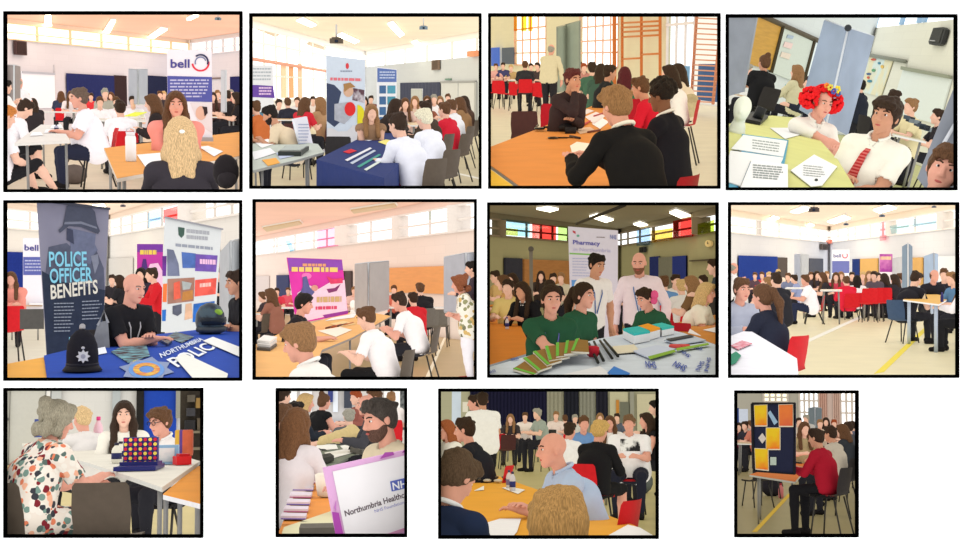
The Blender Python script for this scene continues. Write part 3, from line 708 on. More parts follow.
def crowd(P, rows, where):
    """distant visitors: (x, y, head px, yaw, top colour, hair style, hair colour[, options])"""
    rows = sorted(rows, key=lambda r: r[0])
    for i, r in enumerate(rows):
        kw = dict(r[7]) if len(r) > 7 else {}
        w_ = 'standing' if kw.get('pose') == 'stand' else 'seated'
        person(P, r[0], r[1], r[2], r[3], '%s person from the left %s, %s in %s' % (_ORD[i], where, w_, cname(r[4])), top=r[4], hair=r[5], hc=r[6], group='visitors '+where, **kw)
# ---------------------------------------------------------------- hall shell: two walls meeting in a corner, clerestory glazing, ceiling
def band(pl, x0, x1, z0, z1, t=.12):
    y = (pl.P.r[1]+pl.P.r[3])/2
    a = pl.px(x0, y); b = pl.px(x1, y); q = [Vector((a.x, a.y, z0)), Vector((b.x, b.y, z0)), Vector((b.x, b.y, z1)), Vector((a.x, a.y, z1))]
    return MB().prism(q, -pl.n, t)
def hall(P, walls, zb, zt, zc, wallc, trimc, ceilc, Ynear, floorc, gl=(255, 253, 248), barc=(235, 228, 222), barw=.07, mids=(.45,), yf=None):
    """walls: list of (plane, x0, x1, mullion columns, name); clerestory between heights zb and zt"""
    fl = P.flat(0); x0, y0, x1, y1 = P.r; n = 0; cp = []
    for pl, xa, xb, cols, name in walls:
        n += 1
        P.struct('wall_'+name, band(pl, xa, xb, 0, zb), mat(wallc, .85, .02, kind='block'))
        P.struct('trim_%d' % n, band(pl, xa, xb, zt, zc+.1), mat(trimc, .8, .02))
        mb = MB()
        for x in cols:
            w = barw
            if isinstance(x, tuple): x, w = x
            a = pl.px(x, (y0+y1)/2); mb.box(Vector((a.x, a.y, (zb+zt)/2)), (w, .1, zt-zb))
        a = pl.px(xa, (y0+y1)/2); b = pl.px(xb, (y0+y1)/2)
        for f in (0, 1)+tuple(mids):
            z = zb+(zt-zb)*f; h = barw*.35; mb.prism([Vector((a.x, a.y, z-h)), Vector((b.x, b.y, z-h)), Vector((b.x, b.y, z+h)), Vector((a.x, a.y, z+h))], pl.n, .06)
        P.struct('window_%d' % n, mb, mat(barc, .6, .03)); P.struct('window_%d_pane' % n, band(pl, xa, xb, zb, zt, .03), mat(gl, .05, kind='glass'))
        cp += [a, b]
    if ceilc:
        pts = [(p.x, p.y) for p in cp]; pts = [pts[0]]+[p for i, p in enumerate(pts[1:], 1) if i % 2 == 1]
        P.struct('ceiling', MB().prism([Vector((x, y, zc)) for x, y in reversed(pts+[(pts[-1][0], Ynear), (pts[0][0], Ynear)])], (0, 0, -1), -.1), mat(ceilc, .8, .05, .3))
    far = [P.onz(x0-8, y1+8, 0), P.onz(x1+8, y1+8, 0)]+[Vector((p.x, p.y, 0)) for p in reversed(cp)]
    P.struct('floor', MB().prism([p-Vector((0, 0, .02)) for p in far], (0, 0, 1), .02), mat(floorc, .4, .05, 1.5))
# ================================================================ ROOM 1: swirl banner
def room1():
    P = Panel('room with the swirl banner', *INNER[1], 100, 1.15)
    X = 'in the swirl-banner room'
    fl = P.flat(0)
    P.struct('floor', fl.poly([(0, 195), (246, 195), (246, 126), (190, 125), (0, 130)], .02, -.02), mat((205, 188, 165), .45, .06, 2))
    WL = P.up(6, 41, 190, 51); WR = P.up(190, 51, 239.3, 44.5)
    cream = mat((212, 208, 214), .85, .02, kind='block')
    a = WL.px(-5, 42); b = WL.px(190, 42); zb = WL.px(100, 47.5).z; zt = WL.px(100, 33.5).z; zc = zt+.15
    def band(pl, x0, x1, z0, z1, t=.12):
        a = pl.px(x0, 60); b = pl.px(x1, 60); q = [Vector((a.x, a.y, z0)), Vector((b.x, b.y, z0)), Vector((b.x, b.y, z1)), Vector((a.x, a.y, z1))]
        return MB().prism(q, -pl.n, t)
    P.struct('wall_left', band(WL, -6, 190, 0, zb), cream); P.struct('wall_right', band(WR, 190, 247, 0, zb), cream)
    P.struct('trim_1', band(WL, -6, 190, zt, zc+.1), mat((250, 226, 205), .8, .02)); P.struct('trim_2', band(WR, 190, 247, zt, zc+.1), mat((235, 225, 220), .8, .02))
    fr = mat((246, 214, 170), .6, .03); frb = mat((225, 222, 228), .6, .03)
    def win(n, pl, xs, m, glass=(255, 252, 240)):
        mb = MB()
        for x in xs:
            a = pl.px(x, 45); mb.box(Vector((a.x, a.y, (zb+zt)/2)), (.09, .1, zt-zb))
        a = pl.px(xs[0], 45); b = pl.px(xs[-1], 45)
        for z in (zb, zt, zb+(zt-zb)*.42): mb.prism([Vector((a.x, a.y, z-.018)), Vector((b.x, b.y, z-.018)), Vector((b.x, b.y, z+.018)), Vector((a.x, a.y, z+.018))], pl.n, .06)
        P.struct('window_%d' % n, mb, m)
        P.struct('window_%d_pane' % n, band(pl, xs[0], xs[-1], zb, zt, .02), mat(glass, .05, kind='glass'))
    win(1, WL, [-4, 37.5, 70.5, 101.5, 128.5, 151, 171, 189], fr); win(2, WR, [191, 206.5, 212, 223, 234.5, 246], frb)
    # ceiling runs from the window wall toward the viewer
    c0 = WL.px(-6, 40); c1 = WL.px(190, 40); c2 = WR.px(247, 40)
    ceil = [(c0.x, c0.y), (c1.x, c1.y), (c2.x, c2.y), (c2.x, 26), (c0.x, 26)]
    P.struct('ceiling', MB().prism([Vector((x, y, zc)) for x, y in reversed(ceil)], (0, 0, -1), -.1), mat((246, 196, 170), .8, .06, .35))
    for i, (pts, w) in enumerate((([(102, 32), (109, 32), (116, 18), (111, 18)], 'above the middle window'), ([(147, 36), (153, 37), (168, 27), (161, 26)], 'above the banner'), ([(44, 24), (52, 24), (51, 13), (45, 13)], 'above the black speaker'), ([(186, 17), (190, 17.6), (199, 13), (195, 12)], 'at the top edge near the ceiling projector'))):
        light_strip(P, pts, zc, 'white fluorescent strip light on peach ceiling %s' % w)
    projector(P, 218, 19, 22, 6, 'small grey ceiling projector above the swirl banner', (120, 140, 150), .3)
    speaker(P, WL, 12, 41, 23, 55, 'dark brown wall speaker high on the left of the swirl-banner room', (72, 52, 52))
    # wall furniture
    wb = P.thing('whiteboard', 'wide whiteboard with grey top rail on wall behind the seated boy', 'whiteboard', WL.px(38, 106))
    P.part('board', WL.rect(21, 72, 54, 108, .03, .01), mat((240, 242, 250), .4, .01), wb); P.part('top_rail', WL.rect(21, 72, 53.5, 74, .05, .02), mat((176, 178, 190), .5, .02), wb)
    P.one('door_frame', WL.rect(54, 65, 55, 106, .04, .0), mat((205, 200, 205), .6, .02), 'pale upright strip beside the whiteboard', 'trim')
    curtain(P, WL, 65.5, 74.5, 113, 106, (44, 52, 104), 'long navy blue curtain on the back wall %s' % X)
    curtain(P, WL, 113, 75.5, 125.5, 106, (62, 48, 50), 'dark brown curtain beside the long navy curtain', folds=4)
    curtain(P, WL, 147, 76, 166, 106, (38, 44, 72), 'dark blue curtain left of the swirl banner', folds=6)
    fold_screen(P, [(129.5, 69, 104, 29), (138, 69.5, 104, 28.6), (146.5, 69, 104, 29)], (176, 180, 190), 'pale grey folding screen between the navy curtains')
    fold_screen(P, [(4, 65, 112, 26), (14, 65, 112, 25.6), (19, 66, 112, 26)], (150, 140, 138), 'grey folding screen at the left edge beside the whiteboard')
    curtain(P, WR, 232, 76.5, 245, 112, (36, 40, 90), 'navy curtain at right edge behind the dark seated group', folds=5)
    P.one('wall_rail', WR.rect(210, 77.5, 226, 79, .04, .01), mat((120, 104, 100), .6, .02), 'brown rail on the wall right of the swirl banner', 'rail')
    fold_screen(P, [(222, 70, 112, 28), (226, 70, 112, 27.8)], (200, 200, 208), 'narrow pale screen edge right of the swirl banner')
    # banner
    Y = 15.0; B = P.up(167, Y); t = P.thing('roll_up_banner', 'white and blue roll-up banner with swirl ring logo', 'banner', B.px(189, 142))
    pf = mat((238, 236, 246), .6, .01)
    P.part('banner_sheet', B.rect(167.5, 50, 212, 138, .01), pf, t)
    P.part('base_bar', B.rect(166, 137, 213, 141, .12, -.06), mat((170, 170, 176), .4, .02), t)
    P.part('blue_panel', B.rect(167.5, 76.5, 212, 101.5, .004, .011), mat((86, 92, 168), .7, .04), t)
    P.part('lettering', B.text('bell', (170.5, 68), (189.5, 68), (170.5, 59.3)), mat((80, 76, 150), .6, .01), t)
    mb = dashes(B, 170, 79.5, 210, 99, 6)
    P.part('small_lettering', mb, mat((190, 192, 226), .6, .01), t)
    P.part('ring_logo', B.disc(200.5, 63, 9, 8.6, .004, .011, None, 24, 185, 370, .8), mat((226, 60, 80), .6, .01), t)
    P.part('ring_logo', B.disc(200.5, 62, 8.2, 8, .004, .015, None, 24, -20, 130, .8), mat((50, 50, 90), .6, .01), t)
    P.part('ring_logo', B.disc(200.5, 62.5, 6, 6, .004, .011, None, 24, 20, 200, .8), mat((120, 130, 170), .6, .01), t)
    pic = P.part('printed_photo', B.poly([(190, 103), (212, 102), (212, 133), (204, 128), (196, 118)], .003, .011), mat((226, 220, 226), .7, .02), t)
    P.part('printed_face', B.disc(201, 113, 5.5, 7, .002, .015), mat((222, 182, 164), .7, .03), t); P.part('printed_hair', B.poly([(202, 106.5), (207, 107), (207.5, 113), (204.5, 116.5), (203.5, 110)], .002, .018), mat((56, 46, 50), .7, .05), t)
    # tables
    t1 = table(P, [(14.5, 143), (70, 140.5), (61, 125.5), (41, 124.5)], (226, 222, 218), 'white folding table with papers between the boy and woman in white', .71, [(27, 142), (66, 139), (60, 128), (43, 127)])
    table(P, [(104, 148), (117, 178), (243, 155), (243, 131.5)], (226, 158, 84), 'orange wood table with white flask and papers in front', .64, [(119, 173.5), (124, 172), (236, 152), (110, 152)], (214, 200, 186), group='orange tables')
    far_table(P, 36, 76, 98.5+4, 33, (225, 214, 214), 'long pale table of the back group by the whiteboard')
    far_table(P, 97, 146, 117, 21, (214, 208, 200), 'pale table with yellow folder between the seated children', 1.6)
    far_table(P, 207, 237, 113, 28, (206, 150, 90), 'orange table of the dark group right of the banner', 1.2)
    far_table(P, 92, 138, 103.5, 32, (214, 200, 190), 'far pale table under the navy curtain')
    sheet(P, [(137, 155), (160, 153), (167, 164), (146, 168)], 'white paper sheet left of the long blond hair', z=.645); sheet(P, [(199, 147), (208, 146), (223, 151.5), (214, 156.5)], 'white paper sheet right of the long blond hair', z=.645)
    sheet(P, [(124, 116.5), (136, 116.5), (147, 112.5), (138, 111.5)], 'bright yellow folder held over the pale table', (232, 238, 80), .87, 'folder', .012, cat='folder')
    for i, (x, y) in enumerate(((30, 136), (44, 133), (50, 128.5))): sheet(P, [(x, y), (x+13, y-.6), (x+11, y-4), (x+2, y-3.4)], 'white paper sheet on the white table, %s from its front edge' % _ORD[i], (244, 244, 248), .716, c2=None)
    t = P.thing('water_flask', 'tall white water flask with carry loop on the orange table', 'flask', P.onz(131, 161.5, .64)); h = (161.5-129)*LOC[t.name].y/FPX; r = 5*LOC[t.name].y/FPX
    P.part('flask_body', MB().lathe((0, 0, 0), [(r*.9, 0), (r, .01), (r, h*.7), (r*.85, h*.76)], 18), mat((240, 240, 242), .3, .01), t, None, True)
    P.part('flask_lid', MB().lathe((0, 0, 0), [(r*.8, h*.76), (r*.85, h*.86), (r*.7, h*.87)], 18), mat((225, 226, 232), .3, .01), t, None, True)
    P.part('carry_loop', MB().tube([(-r*.8, 0, h*.84), (-r*.75, 0, h*.95), (0, 0, h), (r*.75, 0, h*.95), (r*.8, 0, h*.84)], r*.16), mat((220, 220, 226), .4, .01), t, None, True)
    for i, x in enumerate((157.5, 162.5)): bottle(P, x, 143.5 if i == 0 else 142.5, 13, 'clear water bottle by the pink sleeve, %s one' % ('left' if i == 0 else 'right'), (205, 195, 215), (70, 70, 130), (70, 70, 150), .64)
    bottle(P, 56.5, 131, 6, 'small dark bottle on the white table by the woman in white', (180, 180, 200), (50, 50, 80), (40, 40, 60), .71, r=.03)
    t = P.thing('shoulder_bag', 'grey brown shoulder bag on the floor by black shoes', 'bag', P.onz(74.5, 184, 0))
    P.part('bag_body', MB().ball((0, 0, .13), (.17, .1, .14), 14), mat((104, 92, 86), .8, .12, 10), t, None, True); P.part('strap', MB().tube([(-.14, 0, .2), (-.06, -.02, .34), (.06, -.02, .34), (.14, 0, .2)], .012), mat((80, 70, 66), .8, .1), t, None, True)
    t = P.thing('backpack', 'black backpack at the right end of the orange table', 'bag', P.at(226, 182, 7))
    P.part('bag_body', MB().ball((0, 0, .06), (.075, .1, .1), 14), mat((34, 30, 34), .85, .12, 14), t, None, True); P.part('pocket', MB().ball((0, -.07, .02), (.055, .05, .05), 12), mat((44, 40, 44), .85, .1), t, None, True)
    # people
    person(P, 176, 105, 23, 180, 'smiling woman in pink cardigan with long brown hair at swirl banner', (240, 150, 140), 'long', hair='long', hc='brown', skin='pink', w=1.3, hpit=4, lean=6, hands=('fold', 'fold'), Y=12.9, s=1.06)
    person(P, 180.5, 137, 30, 2, 'woman seen from behind with long wavy blond hair and white clip', (58, 54, 62), 'long', hair='halfup', hc=(210, 178, 134), Y=8.3, hpit=4, lean=4)
    person(P, 79, 98.5, 16.5, 97, 'large woman in white shirt and navy trousers at white folding table', (246, 242, 250), bottom=(38, 42, 62), hair='short', hc=(100, 84, 74), skin='pink', w=1.55, belly=.7, lean=14, chairc='red', hpit=6, hands=('table', 'table'), Y=16.5)
    person(P, 25.5, 109, 14.5, -75, 'boy in white shirt and black shorts writing at white folding table', (248, 244, 250), bottom=(30, 30, 34), hair='short', hc='dark', shorts=True, lean=28, hpit=35, Y=18.5, chairc='brown')
    person(P, 6, 117, 17, -60, 'boy with ginger hair and bare knees at the left edge', (244, 240, 246), bottom=(30, 30, 34), hair='short', hc='ginger', shorts=True, lean=6, hpit=20, Y=15.2, hands=('lap', 'lap'), feet=(.5, .6))
    person(P, 19, 83, 9.5, -30, 'grey-haired man in white shirt standing beside the whiteboard', (240, 236, 240), hair='rim', hc='grey', skin='pink', pose='stand', hands=('front', 'front'), w=1.1)
    person(P, 6, 87, 12, -60, 'person in white shirt standing at left edge with black hair', (244, 238, 238), hair='short', hc='black', pose='stand', hands=('front', 'front'), Y=24)
    person(P, 152, 103, 13, 75, 'woman in black top with long brown hair holding yellow folder', (44, 38, 40), 'long', hair='long', hc='brown', lean=20, Y=19, hpit=15, chairc='brown')
    person(P, 120, 108.5, 12, 10, 'child in white shirt seen from behind on red chair', (248, 246, 252), hair='short', hc='dark', Y=19.5, chairc='red')
    crowd(P, [(33, 103.5, 8.5, 20, (50, 44, 48), 'long', 'dark'), (47, 99, 6, 170, (60, 50, 54), 'short', 'dark'), (52.5, 97, 6, 180, (150, 60, 70), 'short', 'brown'), (61, 95.5, 7, 5, (52, 60, 84), 'long', 'brown', {'chairc': 'red'}), (71, 95.5, 7.5, 180, (238, 225, 225), 'long', 'brown'),
        (91, 97, 6.5, 180, (216, 60, 66), 'short', 'dark'), (105, 94, 8, 190, (176, 172, 158), 'short', 'grey', {'Y': 30}), (111, 96, 6.5, 160, (120, 96, 90), 'long', 'brown'), (100, 102.5, 9.5, 185, (248, 244, 248), 'short', 'brown'), (116.5, 102.5, 9.5, 170, (246, 242, 248), 'short', 'brown'), (133, 101.5, 9.5, 175, (246, 242, 248), 'short', 'dark'),
        (160, 95, 7, 180, (60, 54, 60), 'short', 'brown'), (164, 95, 6.5, 175, (210, 200, 196), 'short', 'blond')], 'behind the swirl banner tables')
    crowd(P, [(213, 97, 8, 180, (90, 60, 56), 'long', 'dark'), (217.5, 94.5, 7.5, 190, (190, 160, 150), 'short', 'light'), (226.5, 96, 9, 60, (40, 34, 36), 'short', 'dark', {'chairc': 'brown'}), (236, 98, 10, 80, (36, 32, 36), 'long', 'dark', {'chairc': 'black'}), (222, 96, 7, 180, (190, 120, 110), 'short', 'brown'), (231, 93.5, 7, 180, (200, 130, 120), 'short', 'grey')], 'right of the swirl banner')
room1()
# ================================================================ ROOM 2: blue-clothed table
def room2():
    P = Panel('room with the blue-clothed table', *INNER[2], 90, 1.5)
    fl = P.flat(0)
    P.struct('floor', fl.poly([(245, 195), (486, 195), (486, 121), (365, 110), (300, 118), (245, 126)], .02, -.02), mat((196, 184, 150), .45, .06, 2))
    WR = P.up(365, 92, 478.7, 60); WL = P.up(252, 52, 365, 92)
    def band(pl, x0, x1, z0, z1, t=.12):
        a = pl.px(x0, 60); b = pl.px(x1, 60); q = [Vector((a.x, a.y, z0)), Vector((b.x, b.y, z0)), Vector((b.x, b.y, z1)), Vector((a.x, a.y, z1))]
        return MB().prism(q, -pl.n, t)
    zb = WR.px(478, 56).z; zt = WR.px(478, 38).z; zc = zt+.3
    P.struct('wall_right', band(WR, 365, 486, 0, zb), mat((196, 200, 200), .85, .02, kind='block'))
    P.struct('trim_1', band(WR, 365, 486, zt, zc+.1), mat((246, 240, 230), .8, .02))
    P.struct('wall_left', band(WL, 245, 365, 0, 1.0), mat((226, 222, 216), .85, .02))
    P.struct('trim_2', band(WL, 245, 365, zt, zc+.1), mat((250, 246, 240), .8, .02))
    m1 = mat((236, 230, 220), .6, .03)
    mb = MB()
    for x in (366, 385, 405, 427, 452, 477): a = WR.px(x, 48); mb.box(Vector((a.x, a.y, (zb+zt)/2)), (.12, .12, zt-zb))
    P.struct('window_1', mb, m1); P.struct('window_1_pane', band(WR, 365, 486, zb, zt, .03), mat((255, 255, 252), .05, kind='glass'))
    mb = MB()
    for x in (247, 252, 264, 276, 287, 300, 313, 325, 345, 364): a = WL.px(x, 60); mb.box(Vector((a.x, a.y, (1+zt)/2)), (.09, .12, zt-1))
    for z in (1.0, 2.1, zt-.6): a = WL.px(246, 60); b = WL.px(364, 60); mb.prism([Vector((a.x, a.y, z-.04)), Vector((b.x, b.y, z-.04)), Vector((b.x, b.y, z+.04)), Vector((a.x, a.y, z+.04))], WL.n, .08)
    P.struct('window_2', mb, mat((248, 240, 232), .6, .03)); P.struct('window_2_pane', band(WL, 245, 365, 1, zt, .03), mat((255, 253, 250), .05, kind='glass'))
    P.one('curtain_rail', MB().tube([WL.px(245, 58.5)+WL.n*.2, WL.px(335, 73)+WL.n*.2], .08, 6), mat((222, 160, 140), .6, .03), 'thin orange rail across the tall bright windows', 'rail')
    for x0, x1, c, w in ((280, 285, (252, 214, 180), 'left'), (288, 292.5, (240, 176, 130), 'middle'), (297, 301, (246, 200, 170), 'right')):
        curtain(P, WL, x0, 64, x1, 98, c, 'narrow pale orange curtain on the tall windows, %s of three' % w, folds=3)
    c0 = WL.px(245, 50); c1 = WL.px(365, 50); c2 = WR.px(486, 50)
    P.struct('ceiling', MB().prism([Vector((x, y, zc)) for x, y in reversed([(c0.x, c0.y), (c1.x, c1.y), (c2.x, c2.y), (c2.x, 30), (c0.x, 30)])], (0, 0, -1), -.1), mat((240, 226, 205), .8, .04, .3))
    for pts, on, w in (([(296, 19), (303, 16.2), (317, 23.5), (311, 25.5)], 1, 'at the top above the tall windows'), ([(253, 26), (258, 23), (280, 33), (276, 36)], 0, 'unlit, at the left edge of the ceiling'), ([(336, 34), (342, 31.5), (360, 40), (355, 42.5)], 1, 'beside the dark projector'), ([(306, 43), (309, 41), (327, 47), (324, 49)], 0, 'unlit, over the tall windows'), ([(387, 22), (393, 20), (404.5, 33), (400, 36)], 1, 'near the blue grey projector'), ([(411, 41), (416, 39), (424, 45), (419, 47)], 1, 'close to the clerestory windows')):
        light_strip(P, pts, zc, 'fluorescent strip light %s' % w, on)
    projector(P, 336.5, 41, 45, 13, 'dark ceiling projector above the tall banner', (96, 86, 76), .5)
    projector(P, 423.5, 28, 45, 8, 'small blue grey projector hanging from cream ceiling', (120, 140, 156), .3)
    speaker(P, WR, 434, 60, 441, 70, 'brown wall speaker above the dark doorway', (120, 100, 84))
    P.one('wall_box', WR.rect(473, 51, 480, 56.5, .3, .02), mat((226, 150, 110), .7, .05), 'small orange box on the wall at the right edge', 'box')
    curtain(P, WR, 401, 82.5, 441, 110, (66, 70, 88), 'dark blue curtained doorway behind the seated row', folds=12)
    fold_screen(P, [(411.5, 89, 112, 58), (422.5, 89, 112, 56)], (180, 184, 180), 'small grey screen in front of dark curtained doorway')
    d = P.thing('double_door', 'pale grey double door at the right with small exit sign over it', 'door', WR.px(459, 117))
    P.part('door_leaf', WR.rect(443, 83, 459, 120, .06, .02), mat((196, 198, 194), .6, .02), d); P.part('door_leaf', WR.rect(460, 83, 475.5, 120, .06, .02), mat((200, 202, 198), .6, .02), d)
    P.part('door_frame', WR.rect(442, 81, 477, 83, .1, .0), mat((150, 152, 150), .6, .02), d); P.part('door_frame', WR.rect(476, 82, 477.5, 120, .1, .0), mat((170, 172, 168), .6, .02), d)
    P.one('exit_sign', WR.rect(446, 78.5, 452, 80, .05, .02), mat((90, 130, 110), .5, .02), 'tiny green exit sign above the pale double door', 'sign')
    # banners
    Y = 20; B = P.up(326, Y-.1, 365, Y+.2); t = P.thing('roll_up_banner', 'tall pale blue banner with red heading and big dark photo', 'banner', B.px(345, 152))
    P.part('banner_sheet', B.poly([(326, 55.5), (365, 60), (364.5, 146), (327, 152)], .01), mat((206, 218, 232), .6, .02), t)
    P.part('base_bar', B.rect(324, 149, 366, 152, .12, -.06), mat((170, 170, 176), .4, .02), t)
    P.part('heading', dashes(B, 330, 77.5, 363, 80.6, 1, .012, .03, .9, 4), mat((226, 120, 130), .6, .02), t)
    P.part('flame_logo', B.disc(347, 66, 1.6, 3, .004, .011), mat((214, 70, 76), .6, .02), t); P.part('logo_lettering', dashes(B, 340, 70.5, 354, 72.5, 1, .012, 0, .7, 5), mat((150, 160, 180), .6, .02), t)
    P.part('printed_coat', B.poly([(326.3, 83), (334, 85), (341, 92), (338, 104), (342, 120), (334, 127), (326.6, 121)], .003, .011), mat((64, 74, 100), .7, .05), t)
    P.part('printed_face', B.disc(348, 91, 5, 6, .003, .012), mat((214, 176, 150), .7, .05), t); P.part('printed_hair', B.poly([(343, 84), (350, 82.5), (355, 87), (349, 88), (344, 92)], .002, .016), mat((170, 130, 84), .7, .05), t)
    P.part('printed_squares', B.poly([(353, 88), (364, 90), (364, 103), (352, 100)], .003, .011), mat((96, 70, 80), .7, .2, 6, 'blotch', (210, 205, 212)), t)
    P.part('printed_sleeve', B.poly([(334, 104), (348, 102), (352, 116), (344, 124), (334, 120)], .003, .015), mat((176, 180, 190), .7, .1), t)
    P.part('red_disc', B.disc(349.5, 109, 5.5, 7, .003, .019), mat((222, 52, 52), .6, .02), t); P.part('yellow_disc', B.disc(357.5, 116, 7, 11, .003, .016, None, 20, -95, 95), mat((224, 214, 50), .6, .02), t)
    P.part('white_arch', B.poly([(327, 128), (332, 128), (338, 131.5), (347, 131), (353, 125), (364.5, 128), (364.5, 146), (327, 151)], .003, .013), mat((216, 216, 220), .6, .02), t)
    Y = 27; B = P.up(376, Y, 396, Y+.5); t = P.thing('roll_up_banner', 'narrow white banner with rows of blue and teal squares', 'banner', B.px(386, 128))
    P.part('banner_sheet', B.poly([(376.5, 67), (396.5, 69.5), (396, 127), (377, 128)], .01), mat((226, 230, 238), .6, .02), t)
    P.part('blue_panel', B.poly([(377, 68), (396, 70), (396, 82), (377, 82)], .004, .011), mat((92, 116, 176), .6, .05), t); P.part('lettering', dashes(B, 379, 71.5, 395, 80, 3, .017), mat((190, 204, 232), .6, .02), t)
    for j, y in enumerate((85.5, 96.5, 107, 117)):
        P.part('blue_square', B.poly([(379, y), (385.5, y), (385.5, y+8), (379, y+8)], .004, .011), mat((66, 104, 150), .6, .1), t); P.part('teal_square', B.poly([(387, y), (395, y), (395, y+8), (387, y+8)], .004, .011), mat((70, 140, 164) if j % 2 else (80, 150, 176), .6, .1), t)
    Y = 30; B = P.up(252, Y); t = P.thing('roll_up_banner', 'white and purple banner at left edge by tall windows', 'banner', B.px(263, 112))
    P.part('banner_sheet', B.rect(250, 65, 273.5, 112, .01), mat((226, 228, 232), .6, .02), t); P.part('purple_panel', B.poly([(250, 85), (257, 85), (273, 86), (275, 98), (250, 97)], .004, .011), mat((104, 72, 160), .6, .08), t)
    P.part('lettering', dashes(B, 253, 68, 272, 82, 4, .012), mat((176, 184, 192), .6, .02), t); P.part('lettering', dashes(B, 259, 87, 272, 96, 3, .017, 0, .6), mat((220, 190, 226), .6, .02), t)
    # tables
    table(P, [(247, 143), (253, 170), (295, 160), (324, 152), (318, 144), (282, 139)], (190, 198, 190), 'grey glass-like table with papers and black binder', .73, [(308, 156), (306, 152), (262, 165), (255, 145)], (150, 150, 144))
    far_table(P, 299, 325, 112, 30, (220, 210, 200), 'pale table behind the tall pale blue banner')
    far_table(P, 268, 300, 113, 28, (206, 160, 100), 'far table of the group in front of tall windows')
    far_table(P, 410, 446, 115.5, 24, (226, 200, 160), 'long pale table between the back rows of visitors', 6)
    tp = [(316.5, 159.5), (384, 178), (404, 158), (400, 134), (389, 129), (358, 139)]
    cloth(P, tp, (34, 50, 106), 'dark navy blue cloth over the table in front')
    table(P, [(320, 158.5), (380, 174), (398, 157), (396, 136), (388, 131), (360, 140)], (190, 180, 160), 'plain table hidden under the navy blue cloth', .725)
    # things on the tables
    for i, (pts, c, w) in enumerate((([(254, 142), (268, 139), (277, 143), (262, 148)], (244, 244, 244), 'upper one left of the binder'), ([(252, 152), (270, 148), (276, 153), (254, 160)], (240, 240, 244), 'lower one left of the binder'), ([(276, 153), (290, 152), (294, 156), (280, 159)], (190, 200, 226), 'pale blue, in front of the binder'), ([(262, 160), (276, 158), (280, 163), (268, 166)], (236, 170, 80), 'orange, at the front of the glass table'), ([(283, 140), (296, 137), (302, 140), (290, 143)], (236, 180, 110), 'orange, under the upright white board'))):
        sheet(P, pts, 'paper sheet, %s' % w, c, .735)
    bd = P.thing('ring_binder', 'black ring binder lying on the glass-like table', 'binder', P.onz(293, 155, .735))
    P.part('binder_cover', P.flat(.735).poly([(278, 156), (301, 156), (309, 150), (286, 149.5)], .05), mat((52, 58, 56), .5, .05), bd); P.part('binder_pages', P.flat(.735).poly([(280, 155), (300, 155), (307, 150.5), (287, 150)], .06), mat((176, 184, 180), .7, .05), bd)
    B2 = P.up(292, 17, 312, 18.2); s_ = P.thing('display_board', 'upright white display board leaning on the glass-like table', 'display board', B2.px(300, 157))
    P.part('board', B2.poly([(291.5, 119), (305, 116.5), (312.5, 151), (301.5, 157)], .03), mat((238, 238, 248), .5, .02), s_); P.part('lettering', dashes(B2, 296, 124, 307, 146, 7, .034, 0, .3), mat((170, 180, 210), .6, .02), s_); P.part('stand', MB().tube([B2.px(305, 118)-B2.n*.02, B2.px(308, 150)-B2.n*.5], .012), mat((120, 120, 124), .5, .05), s_)
    chair(P, P.onz(292, 186, 0)+Vector((0, 1.5, 0)), math.radians(200), 'crimson', 'crimson seated chair with black legs under the glass-like table', .46)
    chair(P, Vector((P.onz(344, 165, 0).x, 17.5, 0)), math.radians(170), 'black', 'black plastic chair in front of the tall pale blue banner', .44)
    sheet(P, [(343, 152), (351, 149), (357, 151), (349, 153.6)], 'red leaflet on the navy blue cloth', (206, 40, 56), .745, 'leaflet', cat='leaflet')
    for i, (a, b, c) in enumerate((((345, 160), (370, 147.5), (226, 226, 232)), ((350, 163), (374, 150), (190, 200, 216)), ((357, 166.5), (379, 154), (70, 150, 140)), ((364, 169.5), (384, 158), (210, 220, 214)))):
        sheet(P, [a, b, (b[0]+2, b[1]+1), (a[0]+2.5, a[1]+1.2)], '%s strip of paper on the navy cloth, counted from the left' % _ORD[i], c, .745, 'paper_strip', cat='paper strip')
    sheet(P, [(378, 142), (386, 139.5), (394, 141), (386, 145)], 'yellow paper under the front boy\'s hands', (240, 226, 130), .745)
    sheet(P, [(364, 140), (370, 138.4), (375, 139.4), (369, 141)], 'white card beside the blond woman', (226, 232, 244), .745, 'card', cat='card'); sheet(P, [(373, 136), (378, 135), (383, 136), (378, 137)], 'cream card beside the dark-coated woman', (236, 226, 200), .745, 'card', cat='card')
    P.one('floor_line', fl.poly([(436, 168), (480, 178), (480, 179.5), (434, 169)], .004), mat((232, 228, 214), .6, .02), 'white painted line on the floor behind the chairs', 'floor line')
    # people
    person(P, 270, 115, 16.5, 85, 'bearded man in cream shirt bent over the glass-like table', (226, 206, 176), hair='short', hc='black', skin='tan', beard=(40, 32, 30), lean=34, hpit=26, hands=('table', (.1, .55, .2)), Y=17.5)
    person(P, 371.5, 113, 14.5, 190, 'blond woman in tan top at far side of navy-clothed table', (150, 118, 92), 'none', hair='long', hc='light', lean=10, hands=('fold', 'fold'), Y=18.5)
    person(P, 396, 106, 14, -60, 'dark-haired woman in black coat bending right behind navy-clothed table', (48, 40, 38), 'long', hair='long', hc='dark', lean=24, Y=22)
    person(P, 397.5, 125, 21, 48, 'boy in white shirt nearest on navy-clothed table, dark brown hair', (236, 238, 250), 'long', bottom=(150, 26, 46), hair='short', hc='dark', lean=24, hpit=18, Y=13, chairc='brown', w=1.05)
    person(P, 424, 119, 18, 50, 'boy with pale blond hair in white shirt, second at navy cloth', (236, 238, 248), 'short', hair='mop', hc='white', lean=14, hpit=14, Y=15.5, chairc='brown')
